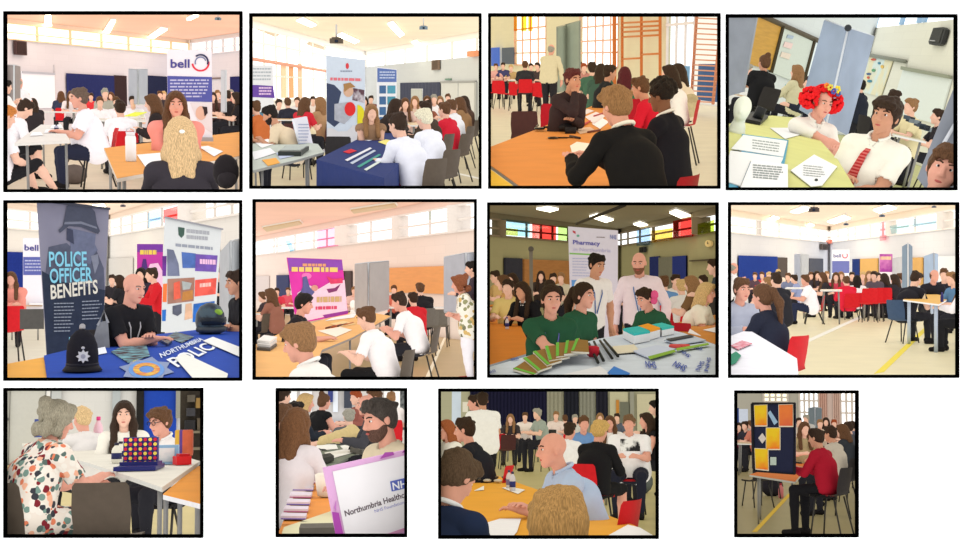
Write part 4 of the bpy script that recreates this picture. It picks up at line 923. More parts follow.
    person(P, 425, 109, 15.5, 60, 'brown-haired pupil in dark jumper behind the pale blond boy', (70, 58, 48), 'long', hair='short', hc='dark', lean=12, Y=19, chairc='brown')
    person(P, 444, 110, 14, 55, 'pupil in bright red jumper third from the end chair', (206, 36, 56), 'long', hair='short', hc='brown', lean=12, Y=20, chairc='brown')
    person(P, 451, 106.5, 12, 60, 'pupil in white shirt just behind the red jumper', (232, 232, 236), 'long', hair='short', hc='brown', Y=23.5, chairc='brown')
    person(P, 459.5, 103, 11, 65, 'woman in brown cardigan at the end of seated row', (146, 112, 78), 'long', hair='long', hc='brown', Y=27, chairc='brown')
    person(P, 464, 101, 10, 70, 'farthest woman in dark top on right-hand seated row', (80, 60, 50), 'long', hair='long', hc='dark', Y=31, chairc='brown')
    crowd(P, [(405, 104, 10.5, 190, (210, 180, 170), 'long', 'brown', {'Y': 26}), (415, 101.5, 9.5, 170, (216, 190, 170), 'long', 'light'), (427, 101, 9, 180, (150, 90, 70), 'long', 'brown'), (434, 99.5, 9, 175, (240, 236, 236), 'short', 'grey'), (440, 101, 8.5, 180, (190, 150, 120), 'long', 'light'), (448, 98, 7.5, 170, (170, 120, 90), 'short', 'brown')], 'facing the right-hand seated row')
    crowd(P, [(255, 108, 10, 60, (200, 110, 60), 'short', 'brown', {'Y': 23}), (262, 104, 8, 180, (90, 130, 150), 'short', 'dark'), (279, 104, 8.5, 200, (226, 220, 216), 'short', 'dark'), (287.5, 103, 9, 20, (44, 44, 56), 'short', 'brown', {'chairc': 'black'}), (297, 101.5, 7.5, 180, (226, 222, 220), 'short', 'brown'), (305.5, 104, 10, -40, (206, 46, 60), 'long', 'brown', {'chairc': 'maroon', 'Y': 24}), (320, 103.5, 10.5, 40, (176, 140, 104), 'long', 'light', {'chairc': 'maroon', 'Y': 24.5}), (313, 100.5, 7, 180, (230, 216, 206), 'short', 'dark'), (364.5, 101.5, 8.5, 180, (90, 70, 60), 'long', 'dark'), (359, 103, 8, 170, (226, 220, 220), 'short', 'brown'), (371, 99.5, 7, 180, (120, 60, 60), 'short', 'dark')], 'by tall windows and tall banner')
room2()
# ================================================================ ROOM 3: climbing bars
def room3():
    P = Panel('room with the climbing bars', *INNER[3], 55, 1.6)
    fl = P.flat(0)
    P.struct('floor', fl.poly([(484, 195), (726, 195), (726, 107), (640, 90), (484, 79)], .02, -.02), mat((214, 204, 180), .4, .06, 2))
    W = P.up(491, 78, 717.8, 38)
    def band(x0, x1, z0, z1, t=.12):
        a = W.px(x0, 60); b = W.px(x1, 60); q = [Vector((a.x, a.y, z0)), Vector((b.x, b.y, z0)), Vector((b.x, b.y, z1)), Vector((a.x, a.y, z1))]
        return MB().prism(q, -W.n, t)
    zs = 1.1; ztop = 4.2; cream = mat((216, 206, 172), .85, .03, kind='block')
    wm = mat((226, 170, 136), .5, .08)
    for i, (x0, x1) in enumerate(((484, 515), (546, 580), (618, 667), (694, 726))): P.struct('wall_back_%d' % (i+1), band(x0, x1, 0, ztop), cream if i < 3 else mat((244, 244, 246), .8, .01))
    for i, (x0, x1) in enumerate(((515, 546), (580, 618), (667, 694))): P.struct('wall_sill_%d' % (i+1), band(x0, x1, 0, zs if i < 2 else .1), cream)
    def grid(n, x0, x1, nx, zs_, m, gl, w=.075):
        mb = MB()
        for i in range(nx+1): a = W.px(x0+(x1-x0)*i/nx, 60); mb.box(Vector((a.x, a.y, (zs_[0]+ztop)/2)), (w, .12, ztop-zs_[0]))
        a = W.px(x0, 60); b = W.px(x1, 60)
        for z in zs_: mb.prism([Vector((a.x, a.y, z-w/2)), Vector((b.x, b.y, z-w/2)), Vector((b.x, b.y, z+w/2)), Vector((a.x, a.y, z+w/2))], W.n, .07)
        P.struct('window_%d' % n, mb, m); P.struct('window_%d_pane' % n, band(x0, x1, zs_[0], ztop, .03), gl)
    grid(1, 515, 546, 4, (1.1, 1.75, 2.45, 3.05), wm, mat((255, 250, 240), .05, kind='glass')); grid(2, 580, 618, 5, (1.1, 1.7, 2.2, 2.8, 3.3), mat((226, 176, 150), .5, .05), mat((255, 252, 248), .05, kind='glass'), .065)
    grid(3, 667, 694, 3, (.1, 2.6), mat((226, 216, 214), .5, .03), mat((240, 248, 255), .05, kind='glass'), .09)
    for k, (x0, x1, c) in enumerate(((515.5, 518.5, (246, 186, 40)), (523, 528, (236, 214, 60)), (530, 534, (250, 200, 70)))):
        a = P.one('coloured_pane', W.poly([(x0, 14), (x1, 14), (x1, 31), (x0, 31)], .02, .08), mat(c, .05, kind='glass'), 'yellow glass pane at the top of left window, %s of three' % ['left', 'middle', 'right'][k], 'window pane')
    # climbing frame and wall bars
    cf = P.thing('climbing_frame', 'orange wooden climbing frame fixed on the cream wall', 'climbing frame', W.px(645, 100))
    for x in (620.5, 628.5, 648, 667): P.part('upright', MB().tube([W.px(x, 10)+W.n*.25, W.px(x, 92)+W.n*.25], .06 if x != 620.5 else .09, 6), mat((196, 110, 56), .5, .1), cf)
    for x0, x1, ys_ in ((628.5, 667, (22, 26.5, 31, 36)), (628.5, 648, (59,)), (648, 667, (54.5,))):
        for y in ys_: P.part('rung', MB().tube([W.px(x0, y+(1 if y < 50 else 0))+W.n*.25, W.px(x1, y-1)+W.n*.25], .04, 6), mat((200, 120, 66), .5, .1), cf)
    wb = P.thing('wall_bars', 'tall wall bars with many rungs at the right edge', 'wall bars', W.px(704, 106))
    Bp = P.up(691, 34, 718, 31)
    for a, b in (((697, 12), (691, 100)), ((722, 12), (713, 104))): P.part('upright', MB().tube([Bp.px(*a), Bp.px(*b)], .045, 6), mat((196, 130, 100), .5, .1), wb)
    for i in range(17):
        y = 18+i*5.2; P.part('rung', MB().tube([Bp.px(697-6*(y-12)/88, y), Bp.px(722-8*(y-12)/90, y+1.2)], .02, 6), mat((214, 150, 120), .5, .1), wb)
    P.one('gym_mat', Bp.poly([(690, 64), (715, 64), (715, 103), (688, 100)], .06, -.3), mat((52, 92, 140), .6, .1, 3), 'blue padded mat standing behind the wall bars', 'mat')
    P.one('gym_mat', P.up(682, 36, 690, 36).poly([(681, 66), (690, 66), (689, 98), (683, 98)], .06), mat((120, 160, 196), .6, .1, 3), 'paler blue mat left of the wall bars', 'mat')
    fold_screen(P, [(557, 27, 92, 30.5), (566, 24.5, 92, 31), (580, 20.5, 90, 30.5)], (150, 158, 142), 'tall grey green folding screen beside the standing man', rail=(140, 146, 136))
    P.one('blue_poster', W.rect(495, 47.5, 503, 66, .05, .2), mat((66, 106, 200), .6, .1), 'bright blue poster far left behind the red chairs', 'poster')
    P.one('notice_board', W.rect(506, 47.5, 518, 64, .05, .2), mat((84, 92, 104), .7, .1), 'dark grey notice board far left beside blue poster', 'notice board')
    # tables
    table(P, [(482, 150), (491, 165.5), (524, 189), (655, 200), (642, 150), (615, 106), (592, 106), (541, 127.5)], (222, 142, 70), 'wide orange table the boys in black lean on', .73, [(600, 112), (612, 112)], (180, 172, 168))
    table(P, [(480, 158), (486, 200), (520, 200), (519, 190), (490, 169)], (236, 190, 60), 'yellow table corner at the bottom left', .725, [(486, 190)], (150, 150, 150))
    far_table(P, 508, 552, 73.5, 40, (226, 220, 206), 'pale far table between the red chairs'); far_table(P, 598, 625, 81, 27, (216, 216, 214), 'grey table of the green-topped visitors')
    # things on the table
    k = P.thing('sunglasses', 'black sunglasses lying on the orange table', 'sunglasses', P.onz(546, 131, .73))
    mb = MB()
    for dx in (-.075, .075): mb.lathe((dx, 0, .03), [(.06, -.012), (.065, 0), (.06, .012)], 14, 1, 1.6)
    P.part('lenses', mb, mat((30, 28, 30), .15, .02), k, None, True); P.part('arms', MB().tube([(-.13, 0, .03), (-.12, .5, .04)], .012).tube([(.13, 0, .03), (.16, .45, .04)], .012).tube([(-.03, 0, .045), (.03, 0, .045)], .012), mat((40, 36, 36), .3, .02), k, None, True)
    k = P.thing('keys', 'bunch of dark keys with ring in front of sunglasses', 'keys', P.onz(553, 139, .73))
    P.part('key_ring', MB().tube([(.05*math.cos(a), .1*math.sin(a), .012) for a in [i*.5236 for i in range(13)]], .008), mat((70, 64, 60), .3, .02, metal=.8), k, None, True)
    P.part('key', MB().box((.1, .05, .012), (.1, .06, .012)).box((.17, .05, .012), (.08, .02, .01)), mat((60, 54, 50), .3, .02, metal=.7), k, None, True)
    P.one('camera_case', MB().ball(P.onz(565, 131, .73)+Vector((0, 0, .05)), (.11, .2, .06), 12).box(P.onz(568, 133, .73)+Vector((.03, 0, .03)), (.12, .3, .06)), mat((36, 34, 38), .6, .1), 'black rounded case beside the glass jar', 'case')
    for x, y, h, c, w in ((564, 121, 10, (150, 122, 80), 'brown jar nearest the woman in black'), (597, 104, 11, (196, 166, 130), 'tall tan cup beside the hand of the woman'), (574, 124, 9, (236, 150, 140), 'pink cup next to the brown jar')):
        b = P.onz(x, y, .73); H = h*b.y/FPX; r = 3.2*b.y/FPX; t = P.thing('jar', w, 'jar', b)
        P.part('jar_body', MB().lathe((0, 0, 0), [(r*.9, 0), (r, H*.1), (r, H*.75), (r*.8, H*.82)], 14), mat(c, .3, .1), t, None, True); P.part('jar_rim', MB().lathe((0, 0, 0), [(r*.85, H*.82), (r*.9, H*.92), (r*.8, H)], 14), mat(tuple(int(v*.8) for v in c), .3, .1), t, None, True)
    for i, (pts, c, w) in enumerate((([(570, 146), (577, 142), (599, 145), (598, 152), (584, 161), (572, 153)], (244, 236, 220), 'under the near boy\'s hands'), ([(585, 117), (596, 112), (606, 116), (594, 124)], (250, 226, 224), 'pale pink, by the woman'), ([(592, 124), (602, 118), (609, 122), (600, 129)], (252, 244, 246), 'in the middle of the table'), ([(575, 129), (590, 127), (596, 131), (580, 134)], (226, 190, 160), 'tan, by the black case'), ([(575, 113), (588, 109), (594, 111), (582, 116)], (236, 220, 214), 'beside the woman\'s elbow'))):
        sheet(P, pts, 'paper sheet on the orange table, %s' % w, c, .733)
    pens = ((580, 127, 590, 121), (588, 132, 600, 130), (594, 116, 603, 113), (570, 136, 580, 138))
    for i, (a, b, c, d) in enumerate(pens): P.one('pen', MB().tube([P.onz(a, b, .745), P.onz(c, d, .745)], .012), mat(((200, 60, 70), (120, 70, 60), (190, 90, 90), (60, 50, 50))[i], .5, .05), '%s pen lying on the orange table' % ('red', 'brown', 'pink', 'black')[i], 'pen')
    chair(P, Vector((P.at(524, 120, 16.6).x, 16.9, 0)), math.radians(188), 'maroon', 'empty dark maroon chair at the far side of orange table', .44)
    chair(P, Vector((P.at(550, 110, 18).x, 18.0, 0)), math.radians(170), 'crimson', 'crimson chair just behind the woman in black', .5)
    # people
    person(P, 616, 106, 34, 36, 'nearest boy in black jumper and white collar, light brown hair', (22, 22, 26), 'long', hair='mop', hc='light', skin='pink', lean=26, hpit=16, collar=(240, 236, 224), Y=7.9, w=1.0, hands=((-.2, .5, .26), (.02, .52, .26)))
    person(P, 661, 97, 26, 62, 'boy in black jumper with black curly hair and white collar', (24, 24, 32), 'long', hair='afro', hc='black', skin='brown', lean=8, hpit=8, collar=(236, 230, 220), Y=10.4)
    person(P, 640, 88, 17, 75, 'pupil in red jumper beyond the black curly-haired boy', (206, 30, 50), 'long', hair='short', hc='brown', skin='tan', lean=22, Y=14.5, hpit=14)
    person(P, 573, 80, 20, 218, 'woman in black with red hairband resting chin on hand', (56, 44, 46), 'long', hair='short', hc=(84, 40, 40), skin='tan', lean=16, hpit=6, hands=('fold', 'chin'), Y=14)
    person(P, 669, 74, 17, 80, 'girl in white shirt with short dark hair beside climbing frame', (240, 234, 228), hair='bob', hc='dark', Y=18, chairc='crimson')
    person(P, 677.5, 72, 15.5, 75, 'long-haired girl with cream rucksack beside wall bars', (226, 206, 180), hair='long', hc='dark', Y=19.5)
    t = P.thing('rucksack', 'cream rucksack on the back of the long-haired girl', 'bag', P.at(690.5, 117, 18.5)); P.part('bag_body', MB().ball((0, 0, .17), (.13, .13, .18), 14), mat((196, 180, 140), .85, .1), t, None, True); P.part('bag_flap', MB().ball((0, -.03, .27), (.11, .12, .08), 12), mat((180, 164, 126), .85, .1), t, None, True); P.part('shoulder_strap', MB().tube([(-.1, 0, .3), (-.16, .1, .38), (-.2, .15, .2)], .02), mat((170, 150, 116), .85, .1), t, None, True)
    person(P, 551.5, 49.5, 9.8, -20, 'standing man in cream jumper and dark trousers by folding screen', (216, 204, 170), 'long', bottom=(40, 38, 44), hair='rim', hc='grey', skin='pink', pose='stand', Y=29, hands=('front', 'down'), w=1.15)
    person(P, 592, 69, 12, 10, 'first green-topped visitor, dark short hair, beside folding screen', (70, 104, 84), hair='short', hc='dark', Y=24)
    person(P, 601, 71, 12, -10, 'second green-topped visitor sitting beside the first', (64, 90, 76), hair='long', hc='dark', Y=22.5)
    person(P, 610, 73, 14, -75, 'visitor in black top with dark hair facing right', (34, 36, 40), hair='short', hc='dark', skin='tan', Y=20.5)
    person(P, 624.5, 75, 14, 10, 'woman from behind with long reddish hair in green top', (60, 110, 80), hair='long', hc=(80, 30, 36), Y=20, chairc='crimson')
    crowd(P, [(496, 67, 6, 180, (226, 170, 160), 'short', 'brown'), (503, 66, 6, 180, (70, 70, 110), 'short', 'dark'), (511, 68, 6, 175, (190, 160, 110), 'short', 'blond'), (525, 65.5, 8, 5, (48, 48, 52), 'short', 'brown', {'chairc': 'red'}), (531, 67, 6.5, 190, (60, 60, 76), 'short', 'dark'), (537.5, 66.5, 7, 160, (70, 60, 60), 'short', 'dark'), (580, 66, 7, 180, (140, 110, 100), 'short', 'brown'), (584, 68, 8, 190, (190, 130, 120), 'short', 'red')], 'behind the red chairs far left')
    p = P.at(655, 170, 7.9); chair(P, Vector((p.x, 7.9, 0)), math.radians(64), 'crimson', 'crimson curved chair under the nearest boy in black', .45)
    for i, (x, y, Yd) in enumerate(((497.5, 84, 38), (502, 86, 37), (515, 88, 36), (535, 90, 35), (541, 90, 34))):
        p = P.at(x, y, Yd); chair(P, Vector((p.x, Yd, 0)), math.radians((10, -20, 5, 0, -15)[i]), 'red', '%s red chair from the left along the far pale table' % _ORD[i], .46)
room3()
# ================================================================ ROOM 4: red curly wig, camera tilted
def room4():
    P = Panel('tilted room with the red wig', *INNER[4], 96, 1.2, roll=14)
    fl = P.flat(0)
    e = lambda x, y, Y: P.at(x, y, Y)
    P.struct('floor', MB().prism([Vector((-14, 4, -.02)), Vector((14, 4, -.02)), Vector((14, 50, -.02)), Vector((-14, 50, -.02))], (0, 0, 1), .02), mat((176, 176, 120), .5, .06, 2))
    WL = P.up(728, 30, 867, 41, py=60); WR = P.up(867, 41, 956, 30, py=60)
    def wallq(n, pl, pts, m, t=.12): P.struct(n, pl.poly(pts, t, -t), m)
    a = WL.px(700, 60); c = WL.px(867, 60); b = WR.px(990, 60); zb = WR.px(910, 24).z
    P.struct('wall_left', MB().prism([Vector((a.x, a.y, 0)), Vector((c.x, c.y, 0)), Vector((c.x, c.y, 4.6)), Vector((a.x, a.y, 4.6))], -WL.n, .12), mat((214, 220, 222), .85, .02, kind='block'))
    P.struct('wall_right', MB().prism([Vector((c.x, c.y, 0)), Vector((b.x, b.y, 0)), Vector((b.x, b.y, zb)), Vector((c.x, c.y, zb))], -WR.n, .12), mat((222, 220, 204), .85, .02, kind='block'))
    mb = MB()
    for x in (876, 902, 919, 924, 958): p = WR.px(x, 22); mb.box(Vector((p.x, p.y, zb+.5)), (.14, .12, 1.0))
    P.struct('window_1', mb, mat((160, 190, 220), .6, .05)); P.struct('window_1_pane', MB().prism([Vector((c.x, c.y, zb)), Vector((b.x, b.y, zb)), Vector((b.x, b.y, zb+1)), Vector((c.x, c.y, zb+1))], -WR.n, .03), mat((240, 248, 255), .05, kind='glass'))
    # left wall furniture
    P.one('wood_panel', WL.poly([(745, 10), (779.5, 27), (769, 70), (741, 62)], .05, .02), mat((196, 150, 70), .5, .1, 1.5, 'wood'), 'tan wood shutter panel on the wall behind the woman in black', 'shutter')
    P.one('notice_board', WL.poly([(780.5, 27), (811, 41), (799, 84), (770, 72)], .05, .02), mat((206, 214, 208), .7, .03), 'pale display board with papers between wood panel and doorway', 'notice board')
    for i, (pts, cc, w) in enumerate((([(785, 34), (791, 35.5), (789.5, 38.5), (783.5, 37)], (170, 186, 206), 'blue grey, highest'), ([(782, 41), (790, 43), (788, 48.5), (780, 46)], (232, 206, 204), 'pinkish, middle'), ([(779, 51), (788, 53.5), (786, 59), (777, 56)], (226, 212, 200), 'cream, lowest'))):
        P.one('paper', WL.poly(pts, .01, .08), mat(cc, .8, .05), 'pinned paper on the pale display board, %s' % w, 'paper')
    for n_, (p, q) in enumerate((((779.7, 26), (768, 72)), ((811.5, 40), (800, 84)))): P.one('dark_post', MB().tube([WL.px(*p)+WL.n*.08, WL.px(*q)+WL.n*.08], .07, 6), mat((70, 62, 48), .6, .05), 'dark upright post %s of pale display board' % ('left', 'right')[n_], 'post')
    P.one('wall_trim', MB().tube([WL.px(745, 9)+WL.n*.06, WL.px(822, 43)+WL.n*.06], .07, 6), mat((84, 74, 62), .6, .05), 'dark trim running above wood and display panels', 'trim')
    P.one('bright_doorway', WL.poly([(812, 41), (820, 43), (810, 76), (801, 84)], .04, .02), mat((235, 246, 255), .3, .01), 'very bright doorway strip left of the silver screen', 'door')
    S = WR
    sp = P.thing('wall_speaker', 'black wall speaker high on the tilted cream wall', 'speaker', S.px(942, 46))
    P.part('cabinet', S.poly([(938.5, 29), (949, 28.2), (951, 30.5), (946.5, 45), (943, 46.6), (934.5, 45.5), (933.5, 43)], .1, .03), mat((50, 50, 50), .6, .05), sp); P.part('grille', S.poly([(939, 31), (949, 30.5), (945, 44), (936, 43)], .02, .13), mat((66, 66, 64), .8, .3, 60), sp); P.part('maker_plate', S.poly([(936.5, 41.3), (941.5, 41.8), (941.2, 42.8), (936.2, 42.3)], .02, .15), mat((170, 170, 170), .5, .02), sp)
    wbd = P.thing('whiteboard', 'whiteboard with grey green top rail on tilted cream wall', 'whiteboard', S.px(925, 110)); P.part('board', S.poly([(905, 69), (953, 79), (940, 125), (892, 112)], .04, .01), mat((222, 228, 222), .4, .02), wbd); P.part('top_rail', S.poly([(905.5, 67), (953.5, 76), (953, 79.5), (905, 70.5)], .1, .03), mat((142, 146, 126), .6, .03), wbd)
    P.one('wall_map', S.poly([(871, 56), (895, 58.5), (882, 97), (861, 92)], .03, .02), mat((206, 220, 214), .7, .3, 1.4, 'blotch', (222, 214, 180)), 'colourful wall map in the corner beside silver screen', 'map')
    rr = random.Random(8)
    for i in range(9):
        x = 870+rr.uniform(0, 14); y = 60+i*3.6; x -= (y-58)*.3-3
        P.one('map_patch', S.disc(x, y, rr.uniform(1.2, 2.6), rr.uniform(1, 2), .01, .06), mat(((200, 90, 70), (70, 130, 150), (220, 180, 90), (90, 150, 110), (60, 90, 130))[i % 5], .7, .1), '%s coloured country patch from the top of the wall map' % _ORD[i], 'map patch')
    P.one('map_rail', MB().tube([S.px(868, 55)+S.n*.08, S.px(908, 62)+S.n*.08], .06, 6), mat((130, 132, 120), .6, .03), 'thin dark rail holding the wall map', 'rail')
    # screens
    silver = mat((156, 172, 196), .35, .25, 1.1, metal=.35)
    t = P.thing('folding_screen', 'tall silver blue folding screen behind the red curly wig', 'room divider', e(820, 112, 16))
    for k, pts in enumerate(([(826, 20.5, 16.4), (848, 28.5, 16.0), (826, 125, 16.0), (801, 110, 16.4)], [(848, 28.5, 16.0), (872.5, 36, 16.6), (846, 135, 16.6), (826, 125, 16.0)])):
        q = [e(*p) for p in pts]; n = (q[2]-q[1]).cross(q[0]-q[1]).normalized(); n = n if n.y < 0 else -n
        P.part('screen_panel', MB().prism(q, n, .03), silver, t); P.part('panel_frame', MB().tube(q+[q[0]], .018, 6), mat((214, 220, 228), .4, .02), t)
    P.part('hinge_knob', MB().ball(e(848, 28, 15.9), .045), mat((50, 54, 60), .4, .02), t)
    t = P.thing('folding_screen', 'grey folding screen at the left edge beside wood panel', 'room divider', e(735, 95, 20)); q = [e(722, 10, 20), e(758, 8, 20.4), e(743, 92, 20.4), e(722, 98, 20)]; P.part('screen_panel', MB().prism(q, (0, -1, 0), .04), mat((142, 148, 160), .7, .08, 3), t); P.part('panel_frame', MB().tube([q[1], q[2]], .03, 6), mat((160, 166, 176), .5, .02), t)
    t = P.thing('folding_screen', 'grey folding screen at right edge behind the corner boy', 'room divider', e(935, 175, 13)); q = [e(957, 80, 13), e(917, 178, 13), e(930, 195, 13), e(965, 195, 13), e(965, 80, 13)]; P.part('screen_panel', MB().prism(q, (0, -1, 0), .04), mat((136, 142, 154), .7, .08, 3), t); P.part('edge_strip', MB().tube([e(955, 124, 12.9), e(938, 153, 12.9)], .02, 6), mat((206, 212, 222), .4, .02), t)
    # tables
    yt = table(P, [(718, 128), (742, 119), (772, 115.5), (800, 118), (838, 160), (860, 196), (715, 200)], (214, 214, 136), 'pale yellow green table covered with open papers', .78, [(795, 121), (836, 163)], (190, 190, 130))
    p0 = e(764, 84, 24)
    far_table(P, 738, 768, 81, 22, (190, 150, 96), 'tan table in front of the woman in black', 1.2); far_table(P, 786, 812, 91.5, 24, (200, 160, 110), 'tan table with teal folder beside the long-haired girl', 1.2)
    far_table(P, 897, 930, 128, 19, (196, 190, 164), 'cluttered pale table before the whiteboard boys', 1.2)
    # things on yellow table
    t = P.thing('foam_head', 'white foam wig head standing at the left of yellow green table', 'mannequin head', P.onz(736, 133, .78)); sc_ = 37*LOC[t.name].y/FPX/.42
    hv, hq, _ = surface([El((0, 0, .29*sc_), np.array((.095, .11, .125))*sc_), El((0, -.03*sc_, .22*sc_), np.array((.075, .09, .09))*sc_), Cn((0, .02*sc_, .2*sc_), (0, .02*sc_, .06*sc_), .06*sc_, .06*sc_), Cn((0, .01*sc_, .04*sc_), (0, .01*sc_, .02*sc_), .085*sc_, .1*sc_, k=.04), Cn((0, -.1*sc_, .28*sc_), (0, -.13*sc_, .24*sc_), .012*sc_, .016*sc_)], .009)
    P.part('foam_head_form', npmesh('foam_head_form', hv, hq), mat((236, 240, 222), .7, .02), t)
    t = P.thing('black_stand', 'black flat stand beside the white foam head', 'stand', P.onz(754, 122, .78)); P.part('base_plate', P.flat(.785).poly([(739, 121), (760, 125), (768, 118), (752, 114)], .03), mat((30, 32, 34), .5, .05), t); P.part('post', MB().tube([P.onz(757, 119, .81), P.onz(757, 119, .81)+Vector((.02, 0, .12))], .05), mat((40, 42, 44), .5, .05), t)
    f = P.flat(.785)
    bd = P.thing('open_binder', 'open blue-edged binder of white printed pages', 'binder', f.px(765, 145))
    P.part('binder_cover', f.poly([(742, 134.5), (788.5, 140.5), (784, 166), (729, 160), (720, 195), (727, 198), (740, 178)], .004), mat((70, 160, 190), .6, .05), bd)
    P.part('upper_page', f.poly([(743, 136), (787, 142), (783, 158), (731, 150)], .004, .005), mat((240, 242, 238), .8, .01), bd); P.part('lower_page', f.poly([(730, 152), (783, 159), (779, 168), (750, 163), (740, 188), (722, 182)], .004, .005), mat((244, 244, 240), .8, .01), bd)
    P.part('print', dashes(f, 752, 141, 780, 152, 4, .01, .13, .3), mat((170, 176, 172), .8, .05), bd)
    pg = P.thing('paper', 'printed white page lying across the open binder', 'paper', f.px(765, 175)); P.part('sheet', f.poly([(751, 162.5), (787, 167.5), (787, 195), (738, 195)], .004, .012), mat((246, 246, 244), .8, .01), pg); P.part('print', dashes(f, 752, 168, 783, 183, 6, .017, .08, .4, 3), mat((160, 166, 164), .8, .05), pg)
    sheet(P, [(722, 183), (740, 183), (735, 196), (722, 196)], 'blue sheet under binder at the bottom left corner', (70, 160, 214), .784)
    pg = P.thing('paper', 'white page with small print between binder and tie', 'paper', f.px(815, 170)); P.part('sheet', f.poly([(790.5, 171), (814, 155), (837, 167), (822, 186), (811, 187)], .004), mat((246, 246, 244), .8, .01), pg); P.part('print', dashes(f, 803, 166, 825, 178, 5, .006, .1, .25, 9), mat((200, 204, 200), .8, .05), pg); P.part('stamp', f.disc(816, 181, 1.6, 1.2, .002, .005), mat((50, 60, 60), .8, .05), pg)
    sheet(P, [(770, 128), (790, 128), (800, 135), (785, 139)], 'blank white page before the hands of wigged boy', (236, 238, 236), .785)
    # people
    person(P, 822, 104, 24, 212, 'boy in white shirt wearing big red curly wig with flowers', (240, 236, 226), hair='wig', hc='red', skin='pink', lean=8, hpit=2, hands=((.0, .46, .31), (-.12, .48, .31)), Y=11.3, side=7, chairc='black', collar=(244, 240, 230))
    person(P, 885.5, 116.5, 32, 155, 'boy with dark fringe in white shirt and striped red tie', (246, 242, 228), hair='mop', hc='dark', skin='tan', lean=4, hpit=2, tie=(180, 40, 44), side=-14, collar=(248, 246, 236), Y=8.6, chairc='black', hands=('lap', 'fold'), w=1.05)
    person(P, 944, 171, 38, 172, 'boy in the bottom right corner looking at the viewer', (244, 242, 230), hair='mop', hc='brown', skin='pink', Y=6.6, hpit=-4, collar=(248, 246, 236), hroll=-8)
    person(P, 764.5, 61, 13, 40, 'woman in black top sitting with back to silver screen', (28, 28, 30), hair='bun', hc='brown', skin='tan', w=1.25, lean=10, Y=21, chairc='black')
    person(P, 796.5, 72, 13, 65, 'long-haired girl in cream cardigan beside the teal folder', (206, 200, 164), 'long', hair='long', hc='light', lean=8, Y=23)
    person(P, 747, 70, 9, -90, 'person in white half hidden beside the woman in black', (226, 226, 222), 'long', hair='short', hc='grey', Y=24)
    sheet(P, [(788, 86), (802, 89), (806, 92), (792, 90)], 'teal folder on the tan table of long-haired girl', (90, 190, 196), .75, 'folder', .03, cat='folder') if False else None
    q = e(800, 88.5, 23.2); P.one('folder', MB().box(q, (.55, .3, .03)), mat((80, 180, 190), .6, .05), 'teal folder on the table of the long-haired girl', 'folder')
    person(P, 810, 84, 10, 100, 'person in navy coat hidden by the silver screen', (40, 44, 56), 'long', hair='short', hc='dark', Y=22)
    person(P, 860, 86, 13, 60, 'dark figure standing beside the wall map', (36, 40, 52), 'long', hair='short', hc='black', pose='stand', Y=26)
    crowd(P, [(894, 98, 13, -60, (60, 56, 60), 'short', 'dark', {'Y': 21, 'chairc': 'black'}), (910.5, 107, 13, 120, (226, 214, 170), 'short', 'light', {'Y': 20}), (937.5, 117, 12, 100, (40, 38, 44), 'short', 'dark', {'Y': 21, 'chairc': 'black'})], 'before the tilted whiteboard')
    for i, (x, y, Yd, w) in enumerate(((866, 125, 15, 'right of silver screen'), (872, 108, 22, 'under the wall map'))):
        p = e(x, y, Yd); chair(P, Vector((p.x, Yd, 0)), math.radians(150), 'black', 'black plastic chair standing %s' % w, .45)
    for i in range(7):
        p = e(906+i*3.6, 120+i*2, 19.3); P.one('box', MB().box(p+Vector((0, 0, .04)), (.09+.03*(i % 3), .12, .06+.02*(i % 2))), mat(((70, 80, 90), (40, 44, 50), (120, 130, 136), (54, 60, 70))[i % 4], .6, .1), 'small dark box on the cluttered table, %s from the left' % _ORD[i], 'box', 'boxes on the cluttered table')
room4()
